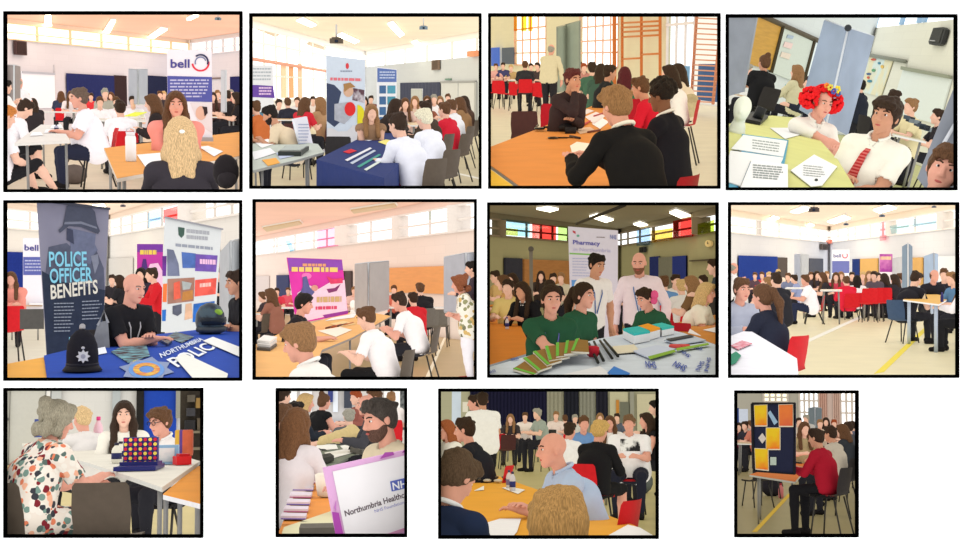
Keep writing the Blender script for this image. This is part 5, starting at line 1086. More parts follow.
# ================================================================ ROOM 5: police stand
def room5():
    P = Panel('room with the police stand', *INNER[5], 268, 1.4)
    WL = P.up(6, 37, 109, 45); WR = P.up(109, 45, 239, 26)
    hall(P, [(WL, -4, 109, [-3, 30, 62, 90, 108], 'left'), (WR, 109, 247, [110, 121, 132, 148, 162, (192, .7), 215, 232, 246], 'right')], 2.55, 3.1, 3.3, (226, 222, 216), (246, 228, 210), (240, 216, 196), 18, (214, 208, 190))
    P.one('coloured_pane', WR.poly([(168, 210), (190, 204), (190, 219), (168, 223)], .02, .1), mat((255, 120, 120), .05, kind='glass'), 'red tinted window pane high above the white college banner', 'window pane')
    P.one('coloured_pane', WR.poly([(152, 213), (164, 210), (164, 224), (152, 228)], .02, .1), mat((190, 225, 255), .05, kind='glass'), 'pale blue tinted window pane left of the red pane', 'window pane')
    light_strip(P, [(92, 203), (104, 202), (106, 205), (94, 206)], 3.3, 'strip light at the top edge above the police banner')
    projector(P, 123, 206, 24, 5, 'small dark ceiling projector above the bald officer', (110, 104, 110), .3)
    curtain(P, WL, 4, 252, 24, 290, (36, 56, 140), 'navy curtain at left edge behind the woman in pink', folds=8)
    P.one('wood_panel', WR.rect(214, 250, 221, 285, .04, .02), mat((214, 150, 84), .6, .06), 'strip of orange wood panel right of the college banner', 'panel')
    P.one('door_panel', WR.rect(110, 258, 134, 300, .04, .02), mat((210, 206, 200), .6, .03), 'pale door panel behind the bald officer', 'door')
    fold_screen(P, [(221, 252, 330, 22), (231, 241, 330, 21), (243, 238, 330, 22)], (176, 180, 186), 'grey folding screen at right edge behind the second officer')
    # banners
    B = P.up(23, 24); t = P.thing('roll_up_banner', 'distant white and blue banner with swirl logo', 'banner', B.px(33, 312))
    P.part('banner_sheet', B.rect(23, 238, 45, 312, .01), mat((240, 238, 246), .6, .01), t); P.part('blue_panel', B.rect(23.3, 257, 45, 275, .004, .011), mat((96, 104, 176), .6, .03), t); P.part('lettering', B.text('bell', (24.5, 250.5), (38.5, 251), (24.5, 244.5)), mat((84, 80, 150), .6, .01), t); P.part('small_lettering', dashes(B, 25, 260, 44, 273, 4, .017, 0, .4), mat((190, 194, 226), .6, .01), t)
    B = P.up(37, 11.4, 109, 11.7); t = P.thing('roll_up_banner', 'tall dark slate police recruitment banner with officer portrait', 'banner', B.px(75, 362))
    P.part('banner_sheet', B.poly([(36.5, 200), (108.5, 209), (101, 362), (47, 364)], .012), mat((116, 116, 136), .6, .15, .8, 'blotch', (146, 144, 160)), t)
    P.part('dark_lower_panel', B.poly([(41.3, 271), (62, 282), (104.2, 290), (100.5, 362), (46.6, 363)], .003, .013), mat((46, 54, 72), .6, .1), t)
    P.part('top_bar', B.poly([(36, 199), (108.8, 207.8), (108.8, 210), (36, 201.4)], .02, .012), mat((70, 72, 84), .5, .05), t)
    dk = mat((66, 70, 90), .7, .08); mid = mat((86, 92, 116), .7, .1)
    P.part('printed_shoulders', B.poly([(48, 247), (66, 243), (76, 252), (94, 246), (103, 268), (104, 292), (44, 280)], .002, .013), mat((88, 92, 110), .7, .12), t)
    P.part('printed_face', B.poly([(69, 228), (95, 234), (94, 244), (97, 250), (92, 256), (90, 264), (80, 262), (70, 252)], .003, .013), mat((106, 112, 136), .7, .12), t)
    P.part('printed_hair', B.poly([(66, 228), (72, 230), (73, 244), (66, 240)], .003, .017), dk, t)
    P.part('printed_helmet', B.poly([(62, 226), (66, 206), (71, 203), (88, 205), (94, 212), (96, 224), (99, 231), (97, 234), (80, 227), (68, 226), (59, 233), (57.5, 230)], .003, .019), mat((76, 80, 96), .7, .08), t)
    P.part('printed_helmet_band', B.poly([(63.5, 222), (80, 221.5), (95.5, 227), (96, 229), (80, 224), (63, 224.5)], .002, .023), mat((120, 124, 140), .6, .05), t)
    P.part('printed_collar', B.poly([(90, 256), (97, 254), (98, 263), (94, 274)], .002, .017), mat((130, 134, 150), .7, .1), t)
    cy = mat((136, 206, 228), .6, .02); cr = mat((226, 222, 208), .6, .02)
    P.part('lettering', B.text('POLICE', (48.2, 267), (86, 266.5), (47.8, 251.5), .021), cy, t); P.part('lettering', B.text('OFFICER', (49, 283.5), (91.5, 281.5), (48.5, 268.5), .021), cy, t); P.part('lettering', B.text('BENEFITS', (50, 299.5), (97, 293.5), (49.4, 285), .021), cr, t)
    P.part('small_lettering', dashes(B, 53, 303, 74, 334, 9, .021, -.02, .3, 3), mat((150, 158, 172), .6, .03), t); P.part('small_lettering', dashes(B, 81, 301, 101, 322, 6, .021, -.05, .3, 5), mat((150, 158, 172), .6, .03), t)
    P.part('small_lettering', dashes(B, 68, 337, 92, 341, 1, .021, -.03, .7, 7), cy, t)
    B = P.up(137, 26); t = P.thing('roll_up_banner', 'small purple cartoon banner with yellow heading behind the red jacket', 'banner', B.px(149, 320))
    P.part('banner_sheet', B.rect(137, 244, 163, 322, .01), mat((190, 60, 160), .6, .12, 1.5), t); P.part('purple_panel', B.rect(137.2, 244.2, 163, 252, .003, .011), mat((120, 60, 160), .6, .05), t); P.part('heading', dashes(B, 140, 250, 162, 255, 1, .016, 0, .9, 2), mat((232, 200, 90), .6, .03), t)
    P.part('printed_shapes', B.poly([(141, 270), (143, 259), (146, 259), (148, 270)], .002, .015), mat((80, 50, 120), .6, .05), t); P.part('printed_cloud', B.poly([(146, 274), (150, 264), (158, 263), (163, 272), (163, 292), (146, 292)], .002, .015), mat((236, 190, 222), .6, .05), t)
    B = P.up(163, 15.5, 221, 15.9); t = P.thing('roll_up_banner', 'white college banner with green shield and purple, red and blue panels', 'banner', B.px(190, 330))
    P.part('banner_sheet', B.poly([(164.5, 217.5), (221, 229.5), (214, 334), (161, 332)], .012), mat((216, 220, 222), .6, .01), t); P.part('top_bar', B.poly([(164, 216.5), (221.5, 228.6), (221.5, 230), (164, 218)], .03, .012), mat((150, 150, 158), .5, .03), t)
    P.part('green_shield', B.poly([(177.5, 227), (184, 228), (183.5, 235), (180.8, 238), (178, 235)], .003, .013), mat((66, 92, 84), .6, .05), t)
    P.part('lettering', dashes(B, 186, 229, 212, 233, 1, .014, .1, .9, 11), mat((170, 172, 180), .6, .03), t); P.part('lettering', dashes(B, 186, 235, 210, 239, 1, .014, .08, .9, 12), mat((170, 172, 180), .6, .03), t); P.part('lettering', dashes(B, 175, 243.5, 213, 247, 1, .014, .1, .8, 14), mat((150, 156, 170), .6, .03), t)
    for nm, pts, c in (('printed_desk', [(166.5, 249), (173, 250), (178, 264), (179, 276), (167, 276)], (106, 112, 136)), ('printed_monitor', [(181, 252), (195, 253.5), (196, 268), (182, 268)], (72, 100, 160)), ('purple_panel', [(195, 254), (217, 255.5), (215.5, 272), (194.5, 271)], (112, 84, 168)), ('printed_workshop', [(167, 279), (194, 277.5), (193, 301), (167, 304)], (150, 110, 96)), ('red_panel', [(194.5, 280), (216, 278), (215, 294), (194, 296.5)], (220, 88, 78)), ('orange_edge', [(162.5, 284), (166.5, 283.5), (166, 302), (162, 302)], (226, 110, 60)), ('blue_edge', [(161.5, 310), (165.5, 309.5), (165, 321), (161.5, 321)], (40, 100, 176)), ('printed_kit', [(172, 306), (181, 304), (181, 313), (177, 316), (172, 314)], (84, 88, 104)), ('printed_hand', [(185, 304), (191, 303), (192, 318), (184, 320)], (216, 176, 148)), ('blue_panel', [(193, 304), (214, 301), (213, 322), (192, 322)], (44, 100, 180)), ('dark_strip', [(161.8, 256), (166, 256), (165.5, 276), (161.8, 276)], (96, 50, 130))):
        P.part(nm, B.poly(pts, .003, .013), mat(c, .6, .15, 5, 'blotch', tuple(min(255, int(v*1.15)) for v in c)), t)
    for pts, c in (([(173, 283), (179, 281), (180, 298), (173, 300)], (226, 100, 80)), ([(181, 281), (191, 283), (189, 289), (182, 290)], (170, 176, 176)), ([(182, 292), (192, 290), (192, 299), (181, 301)], (190, 130, 70))): P.part('printed_figure', B.poly(pts, .002, .017), mat(c, .6, .1), t)
    P.part('panel_lettering', dashes(B, 199, 259, 216, 266, 1, .018, .05, .7, 21), mat((236, 190, 224), .6, .03), t); P.part('panel_lettering', dashes(B, 199, 283.5, 214, 289, 1, .018, -.1, .7, 22), mat((246, 200, 190), .6, .03), t)
    # tables
    table(P, [(-2, 306), (42, 305.5), (42, 296.5), (5, 297)], (232, 164, 84), 'orange table in front of the woman in pink', .7, [(12, 304), (38, 304)], (200, 190, 180), group='orange tables')
    table(P, [(0, 365), (45, 357), (48, 385), (-2, 390)], (236, 172, 74), 'orange table corner at the bottom left by blue cloth', .725, [(10, 384)], (200, 190, 180))
    P.one('display_board', P.up(17, 17).rect(20, 309, 44, 329, .03), mat((84, 82, 80), .7, .08), 'dark grey board below the orange table', 'display board')
    sheet(P, [(29, 305), (43, 305), (43, 301), (30, 301)], 'white paper hanging at the front of orange table', (240, 240, 240), .735)
    cloth(P, [(44, 355.5), (49, 392), (248, 392), (246, 331), (222, 327), (150, 335), (100, 342)], (34, 72, 168), 'bright blue cloth over the police table')
    table(P, [(52, 358), (56, 386), (240, 386), (240, 333), (220, 329), (150, 337), (102, 344)], (180, 170, 150), 'plain table hidden under the bright blue cloth', .725, [(60, 380), (60, 360), (225, 340)])
    f = P.flat(.745)
    # police helmet
    q = f.px(82, 372); s_ = 32*q.y/FPX; t = P.thing('police_helmet', 'tall black police helmet with silver star badge', 'helmet', q+Vector((0, s_*.35, 0)))
    P.part('helmet_dome', MB().lathe((0, 0, 0), [(s_*.47, s_*.16), (s_*.46, s_*.28), (s_*.46, s_*.55), (s_*.43, s_*.8), (s_*.34, s_*1.04), (s_*.19, s_*1.2), (s_*.05, s_*1.27)], 28, 1, 1.15), mat((26, 26, 34), .85, .12, 60), t, None, True)
    P.part('helmet_brim', MB().lathe((0, 0, 0), [(s_*.46, s_*.2), (s_*.5, s_*.14), (s_*.58, s_*.03), (s_*.56, s_*.01), (s_*.46, s_*.1)], 28, 1, 1.2), mat((22, 22, 28), .6, .08), t, None, True)
    P.part('helmet_band', MB().lathe((0, 0, 0), [(s_*.475, s_*.17), (s_*.48, s_*.23), (s_*.47, s_*.25)], 28, 1, 1.15), mat((36, 36, 44), .5, .05), t, None, True)
    P.part('helmet_rose', MB().lathe((0, 0, 0), [(s_*.07, s_*1.24), (s_*.09, s_*1.3), (s_*.08, s_*1.38), (s_*.03, s_*1.42)], 14), mat((180, 180, 186), .35, .03, metal=.6), t, None, True)
    st = []
    for i in range(16): a = math.pi*2*i/16+math.pi/2; r = s_*(.2 if i % 2 == 0 else .13); st.append(Vector((s_*.04+r*math.cos(a), 0, s_*.48+r*math.sin(a))))
    sb = MB().prism([p+Vector((0, -s_*.53+abs(p.z-s_*.48)*.1+(p.z-s_*.48)*.16, 0)) for p in st], (0, -1, 0), .02); bd = P.part('star_badge', sb, mat((196, 198, 208), .3, .04, metal=.4), t, None, True)
    P.part('badge_centre', MB().prism([Vector((s_*.04+s_*.07*math.cos(a), -s_*.56, s_*.48+s_*.07*math.sin(a))) for a in [i*math.pi/7 for i in range(14)]], (0, -1, 0), .015), mat((150, 152, 166), .4, .1, 60), bd, None, True)
    P.part('badge_crown', MB().ball((s_*.03, -s_*.49, s_*.72), (s_*.06, s_*.03, s_*.05), 10), mat((186, 188, 198), .3, .04, metal=.4), bd, None, True)
    # motorcycle helmet
    q = f.px(211, 334); s_ = 29*q.y/FPX; t = P.thing('motorcycle_helmet', 'dark patterned motorcycle helmet with raised visor on blue cloth', 'helmet', q+Vector((0, s_*.4, 0)))
    P.part('helmet_shell', MB().lathe((0, 0, 0), [(s_*.36, 0), (s_*.44, s_*.12), (s_*.5, s_*.4), (s_*.47, s_*.68), (s_*.34, s_*.92), (s_*.14, s_*1.03), (s_*.02, s_*1.05)], 26, 1, 1.1), mat((44, 50, 62), .35, .3, 9, 'blotch', (70, 86, 96)), t, None, True)
    P.part('green_marking', MB().ball((s_*.2, -s_*.3, s_*.72), (s_*.2, s_*.18, s_*.13), 12), mat((130, 170, 60), .4, .2, 20), t, None, True); P.part('visor', MB().lathe((s_*.05, -s_*.05, 0), [(s_*.47, s_*.3), (s_*.5, s_*.45), (s_*.48, s_*.56)], 26, 1, 1.15), mat((30, 36, 44), .1, .05), t, None, True)
    P.part('chin_bar', MB().tube([(-s_*.42, -s_*.2, s_*.15), (-s_*.1, -s_*.58, s_*.14), (s_*.35, -s_*.45, s_*.14), (s_*.48, 0, s_*.15)], s_*.1, 8), mat((60, 66, 74), .4, .1), t, None, True)
    # leaflets and marks on the cloth
    sheet(P, [(111, 352), (130, 343.5), (145, 342), (150, 356), (128, 363)], 'dark photo leaflet on the blue cloth below the bald officer', (70, 50, 56), .747, 'leaflet', .004, kind='blotch', c2=(120, 170, 180), scale=9, cat='leaflet')
    sheet(P, [(166, 337), (176, 332), (194, 337), (182, 343)], 'dark photo leaflet behind the silver star crest, nearer the motorcycle helmet', (80, 60, 60), .747, 'leaflet', .004, kind='blotch', c2=(130, 160, 170), scale=9, cat='leaflet')
    sheet(P, [(96, 349), (105, 347), (107, 353), (97, 355)], 'small white card behind the tall police helmet', (236, 240, 248), .747, 'card', cat='card')
    sheet(P, [(129, 358), (135, 356), (140, 359), (133, 362)], 'small yellow card at the tip of silver star crest', (232, 222, 80), .747, 'card', cat='card')
    P.one('phone', f.poly([(156, 340), (161, 338), (172, 343), (168, 346)], .02), mat((30, 40, 44), .3, .05), 'dark mobile phone beside the hands of bald officer', 'phone')
    t = P.thing('printed_crest', 'blue, yellow and silver star crest printed on bright blue cloth', 'crest', f.px(146, 370))
    st = []
    for i in range(16): a = 2*math.pi*i/16+.2; r = 1 if i % 2 == 0 else .74; st.append((146.5+28*r*math.cos(a), 370+13*r*math.sin(a)))
    P.part('silver_star', f.poly(st, .002, .002), mat((130, 148, 186), .5, .05), t); P.part('blue_ring', f.disc(146.5, 370.5, 18, 9, .002, .004), mat((90, 150, 222), .5, .05), t); P.part('yellow_garter', f.disc(146.5, 370.5, 13.5, 6.6, .002, .007, None, 24, 0, 360, .55), mat((236, 196, 60), .5, .2, 16, 'blotch', (216, 110, 60)), t); P.part('blue_heart', f.disc(146.5, 371, 6.4, 3, .002, .007), mat((80, 140, 220), .5, .05), t)
    t = P.thing('cloth_lettering', 'big white lettering printed on the blue cloth', 'lettering', f.px(190, 350))
    P.part('small_word', f.text('NORTHUMBRIA', (161.5, 358.5), (204, 340.5), (159, 354), .004), mat((220, 230, 246), .6, .02), t); P.part('large_word', f.text('POLICE', (178, 368), (222, 345.5), (166, 360), .004), mat((240, 244, 250), .6, .02), t)
    sheet(P, [(175, 358), (184, 353.5), (228, 374), (226, 382), (196, 382)], 'white paper strip across the printed lettering', (240, 240, 232), .752); sheet(P, [(203, 341), (213, 337), (247, 350), (247, 360)], 'white paper strip at right edge of the blue cloth', (242, 242, 238), .752)
    t = P.thing('grey_bag', 'folded grey cloth bag behind the tall police helmet', 'bag', f.px(99, 352)+Vector((0, .6, -.1))); P.part('bag_body', MB().prism([(-.1, 0, 0), (.08, 0, 0), (.06, 0, .32), (-.02, 0, .3)], (0, 1, 0), .06), mat((130, 132, 136), .8, .2, 8), t, None, True); P.part('strap', MB().tube([(-.02, 0, .28), (.03, 0, .4), (.06, 0, .3)], .012), mat((170, 172, 176), .8, .1), t, None, True)
    # people
    person(P, 134, 288, 29, 222, 'bald officer in black t-shirt with lanyard at blue-clothed table', (28, 28, 32), hair='none', hc='grey', skin='pink', lean=14, hpit=14, hands=((.02, .4, .24), (.0, .42, .22)), Y=10.6, lanyard=(190, 190, 196), w=1.15, chairc='black')
    person(P, 236, 283, 24, 105, 'officer in black t-shirt with dark hair at right edge', (30, 30, 34), hair='short', hc='dark', skin='tan', lean=12, Y=12.8, w=1.15, hpit=8, hands=('fold', 'fold'))
    person(P, 11, 279, 13, 175, 'woman in pink cardigan sitting behind orange table at left edge', (236, 150, 136), 'long', hair='long', hc='brown', skin='pink', Y=23, w=1.25, hands=('fold', 'fold'))
    person(P, 151.5, 282, 10.5, 100, 'person in bright red jacket in front of purple banner', (206, 34, 44), 'long', hair='short', hc='dark', pose='stand', Y=22)
    person(P, 141, 276, 10, 160, 'person with black hair beside the red jacket', (50, 44, 60), 'long', hair='bob', hc='black', pose='stand', Y=24)
    crowd(P, [(112, 280, 9, 170, (46, 44, 50), 'short', 'dark'), (119, 281, 10, 60, (36, 36, 40), 'long', 'dark'), (34, 277, 8, 170, (220, 214, 206), 'short', 'grey'), (218.5, 276, 8, 150, (40, 40, 46), 'long', 'brown', {'pose': 'stand', 'Y': 26})], 'far behind the police banner')
    chair(P, Vector((P.at(8, 330, 19).x, 19, 0)), math.radians(15), 'red', 'red plastic chair at left edge in front of orange table', .46)
room5()
# ================================================================ ROOM 6: purple poster
def room6():
    P = Panel('room with the purple poster', *INNER[6], 280, 1.5)
    W = P.up(255, 60, 473.9, 29)
    hall(P, [(W, 248, 482, [249, 274, 277, 295, 314, 327, (343, .6), (349, .6), 371, 395, (400, .5), 430, 455, (459, .6), 480], 'back')], 2.72, 3.38, 3.62, (236, 220, 210), (240, 214, 200), (238, 200, 180), 18, (180, 154, 112), (252, 252, 252))
    for i, (pts, c, w) in enumerate((([(320, 231), (341, 227), (341, 246), (320, 249)], (255, 190, 222), 'pink tinted, left of the pale pillar'), ([(288, 241), (292, 240), (297, 250), (293, 252)], (180, 225, 248), 'pale blue tinted, far left'), ([(432, 212), (452, 209), (452, 218), (432, 220)], (220, 238, 234), 'green grey tinted, upper right'))):
        P.one('coloured_pane', W.poly(pts, .02, .1), mat(c, .05, kind='glass'), 'window pane, %s' % w, 'window pane')
    for pts, w in (([(262, 226), (300, 219), (303, 222), (266, 230)], 'on the left of peach ceiling'), ([(350, 208), (395, 201), (398, 204), (353, 211)], 'on the right of peach ceiling')): light_strip(P, pts, 3.62, 'unlit ceiling strip light %s' % w, False)
    P.one('wood_panel', W.rect(387, 267, 447, 293, .06, .02), mat((226, 156, 92), .5, .06, 1.2, 'wood'), 'long orange wood shutter on the back wall', 'shutter')
    P.one('dark_door', W.rect(278, 275, 290, 310, .06, .02), mat((48, 58, 100), .7, .08), 'dark blue door left of the purple poster', 'door'); P.one('dark_door', W.rect(342, 271, 353, 300, .06, .02), mat((76, 66, 66), .7, .08), 'dark brown door right of the purple poster', 'door'); P.one('orange_post', W.rect(343, 272, 346.5, 300, .06, .1), mat((226, 150, 80), .6, .05), 'orange strip on the dark brown door', 'post')
    P.one('wall_board', W.rect(256, 276, 270, 300, .04, .02), mat((216, 204, 200), .6, .03), 'pale board on the wall at left edge', 'board')
    fold_screen(P, [(356, 264, 312, 22), (368.5, 262.5, 314, 21.4), (388, 261, 309, 22)], (172, 166, 164), 'grey folding screen in the middle beside orange shutter'); fold_screen(P, [(445, 257, 312, 23), (466, 253, 312, 22), (478, 252, 312, 22.6)], (176, 180, 190), 'grey blue folding screen behind the standing woman')
    B = P.up(287, 19, 345, 19.4); t = P.thing('pop_up_poster', 'large purple and pink cartoon-style poster with yellow heading', 'poster', B.px(318, 322))
    P.part('poster_sheet', B.poly([(286.5, 257.5), (341.5, 259.5), (347.5, 314), (296, 324)], .02), mat((216, 60, 168), .6, .1, 2.5), t)
    P.part('purple_top', B.poly([(287, 258), (341.3, 260), (342.4, 270), (288.8, 271)], .003, .021), mat((140, 76, 176), .6, .1, 3), t); P.part('heading', dashes(B, 291, 267, 340, 271.8, 1, .026, .01, .95, 3), mat((240, 206, 120), .6, .03), t); P.part('heading', dashes(B, 302, 263.5, 331, 266.5, 1, .026, .01, .95, 6), mat((226, 160, 120), .6, .03), t)
    P.part('pale_cloud', B.poly([(297, 293), (308, 285), (318, 289), (330, 282), (344, 280), (346.8, 312), (300, 322), (296, 304)], .003, .022), mat((240, 206, 226), .6, .04), t)
    P.part('pink_puffs', B.disc(306, 276, 5, 3.2, .002, .025), mat((236, 120, 190), .6, .04), t)
    P.part('blue_figure', B.poly([(298, 296), (302, 287), (302, 277), (306, 276), (309, 287), (314, 292), (310, 297)], .002, .027), mat((96, 96, 150), .6, .1), t); P.part('red_figure', B.poly([(326, 276), (332, 279), (342, 278), (342, 283), (330, 284)], .002, .027), mat((222, 70, 110), .6, .1), t); P.part('dark_figure', B.poly([(326, 289), (334, 288), (340, 284), (336, 291), (328, 293)], .002, .027), mat((130, 60, 110), .6, .1), t); P.part('tan_figure', B.disc(314, 288, 3.4, 3, .002, .027), mat((214, 150, 140), .6, .1), t)
    P.part('gold_lettering', dashes(B, 316, 297, 344, 303, 1, .028, -.03, .9, 9), mat((206, 170, 120), .6, .05), t); P.part('red_lettering', dashes(B, 315, 306.5, 343, 310, 1, .028, -.03, .9, 15), mat((216, 76, 110), .6, .05), t); P.part('purple_foot', B.poly([(322, 315), (347.2, 310.5), (347.5, 313), (325, 318.5)], .002, .027), mat((150, 60, 150), .6, .05), t)
    # tables
    table(P, [(250, 347), (284, 331.5), (330, 317.5), (358, 310), (391, 316), (353, 337), (322, 349.5), (306, 385), (248, 388)], (232, 178, 112), 'long orange table shared by the boys in white shirts', .73, [(350, 335), (380, 317), (300, 378)], (140, 130, 124))
    far_table(P, 250, 279, 307, 25, (206, 160, 110), 'orange far table at the left edge'); far_table(P, 276, 300, 301, 30, (214, 206, 206), 'pale far table before the dark blue door'); far_table(P, 388, 452, 297.5, 30, (206, 206, 206), 'long pale table before the orange shutter')
    sheet(P, [(325, 321), (332, 318), (357, 313), (354, 317.5)], 'long white sheet at far end of orange table', (240, 236, 234), .735); sheet(P, [(318, 331), (340, 327), (352, 330), (336, 337)], 'pale cream sheet in the middle of orange table', (248, 232, 214), .735); sheet(P, [(330, 323.5), (344, 321), (356, 324), (340, 327)], 'yellowish sheet of drawings on orange table', (240, 206, 150), .735)
    for i in range(4): P.one('pen', MB().tube([P.onz(326+i*6, 328-i, .745), P.onz(335+i*6, 325.5-i, .745)], .014), mat(((120, 70, 50), (190, 90, 50), (90, 60, 60), (200, 120, 70))[i], .5, .05), '%s pen from the left on the orange table' % _ORD[i], 'pen')
    f = P.flat(.735)
    for i, (c, dz) in enumerate((((90, 86, 84), 0), ((226, 222, 220), .03), ((240, 236, 232), .06))): P.one('book', f.poly([(257, 350-i), (270, 351-i), (277, 346-i), (264, 344-i)], .028, dz), mat(c, .6, .05), '%s book in the stack at left end of orange table' % ['dark lowest', 'white middle', 'white top'][i], 'book', 'stacked books')
    t = P.thing('foam_head', 'white foam wig head beside the purple poster', 'mannequin head', P.onz(353, 314, .73)); sc_ = 14*LOC[t.name].y/FPX/.42
    hv, hq, _ = surface([El((0, 0, .29*sc_), np.array((.095, .11, .125))*sc_), El((0, -.03*sc_, .22*sc_), np.array((.075, .09, .09))*sc_), Cn((0, .02*sc_, .2*sc_), (0, .02*sc_, .06*sc_), .06*sc_, .06*sc_), Cn((0, .01*sc_, .04*sc_), (0, .01*sc_, .02*sc_), .085*sc_, .1*sc_, k=.04)], .01)
    P.part('foam_head_form', npmesh('foam_head_form', hv, hq), mat((248, 244, 240), .7, .02), t)
    P.one('floor_line', P.flat(0).poly([(425, 378), (429, 378), (449, 331), (447, 331)], .004), mat((236, 222, 196), .6, .02), 'white painted line on the floor behind the boys', 'floor line')
    # people
    person(P, 304, 304, 17, 262, 'dark-haired person in black t-shirt before the purple poster', (34, 32, 36), hair='mop', hc='black', skin='pink', lean=12, Y=15.2, hpit=10, chairc='black')
    person(P, 299, 343, 31, 72, 'nearest boy with blond swept hair in white shirt', (242, 238, 232), hair='mop', hc='light', skin='pink', lean=20, Y=8.2, hpit=16, collar=(246, 244, 240), w=1.1)
    person(P, 366, 318, 17.5, 68, 'middle boy in white shirt on brown chair, black trousers', (246, 240, 240), hair='short', hc='brown', skin='fair', lean=22, Y=13.6, hpit=22, chairc='brown', bottom=(26, 26, 28))
    person(P, 399, 302, 15.5, 72, 'boy with dark hair in white shirt, farther brown chair', (246, 240, 240), hair='short', hc='dark', skin='pink', lean=26, Y=16.8, hpit=18, chairc='brown')
    person(P, 459, 284, 16, 88, 'standing woman in leaf-patterned blouse and white trousers', (240, 234, 220), hair='wavy', hc=(130, 76, 50), skin='pink', pose='stand', bottom=(240, 236, 242), topkind='spots', topscale=16, hem=1, Y=17.6, w=1.55, shoes=(170, 90, 80), hands=('fold', 'fold'), hpit=14)
    person(P, 471, 269, 13, 90, 'tall person with black hair at the right edge', (60, 50, 60), 'long', hair='short', hc='black', pose='stand', Y=21)
    person(P, 413, 299, 11, 20, 'person in bright red hood beyond the white-shirted boys', (206, 40, 50), 'long', hair='short', hc='dark', Y=22)
    person(P, 420, 289, 11, 15, 'person in black coat seen from behind by orange shutter', (34, 32, 36), 'long', hair='short', hc='brown', Y=24, chairc='grey', w=1.2)
    crowd(P, [(270, 295, 11, 60, (150, 100, 84), 'long', 'brown', {'Y': 24}), (277, 292, 7, 180, (210, 60, 80), 'short', 'dark'), (288, 291, 6.5, 180, (220, 90, 110), 'short', 'brown'), (354, 291, 7, 180, (226, 190, 180), 'short', 'light', {'Y': 36}), (394, 290, 6.5, 170, (210, 110, 90), 'short', 'brown', {'Y': 33}), (262, 297, 9, 80, (60, 50, 54), 'short', 'brown')], 'along the back of the poster room')
    for i, (x, y, Yd, a) in enumerate(((266, 331, 24, 30), (275, 328, 26, -160), (427, 325, 26, 20), (440, 323, 27, -10))): p = P.at(x, y, Yd); chair(P, Vector((p.x, Yd, 0)), math.radians(a), 'brown' if i < 2 else 'grey', 'empty %s chair, %s along the back of the poster room' % ('brown' if i < 2 else 'grey', _ORD[i]), .46)
room6()
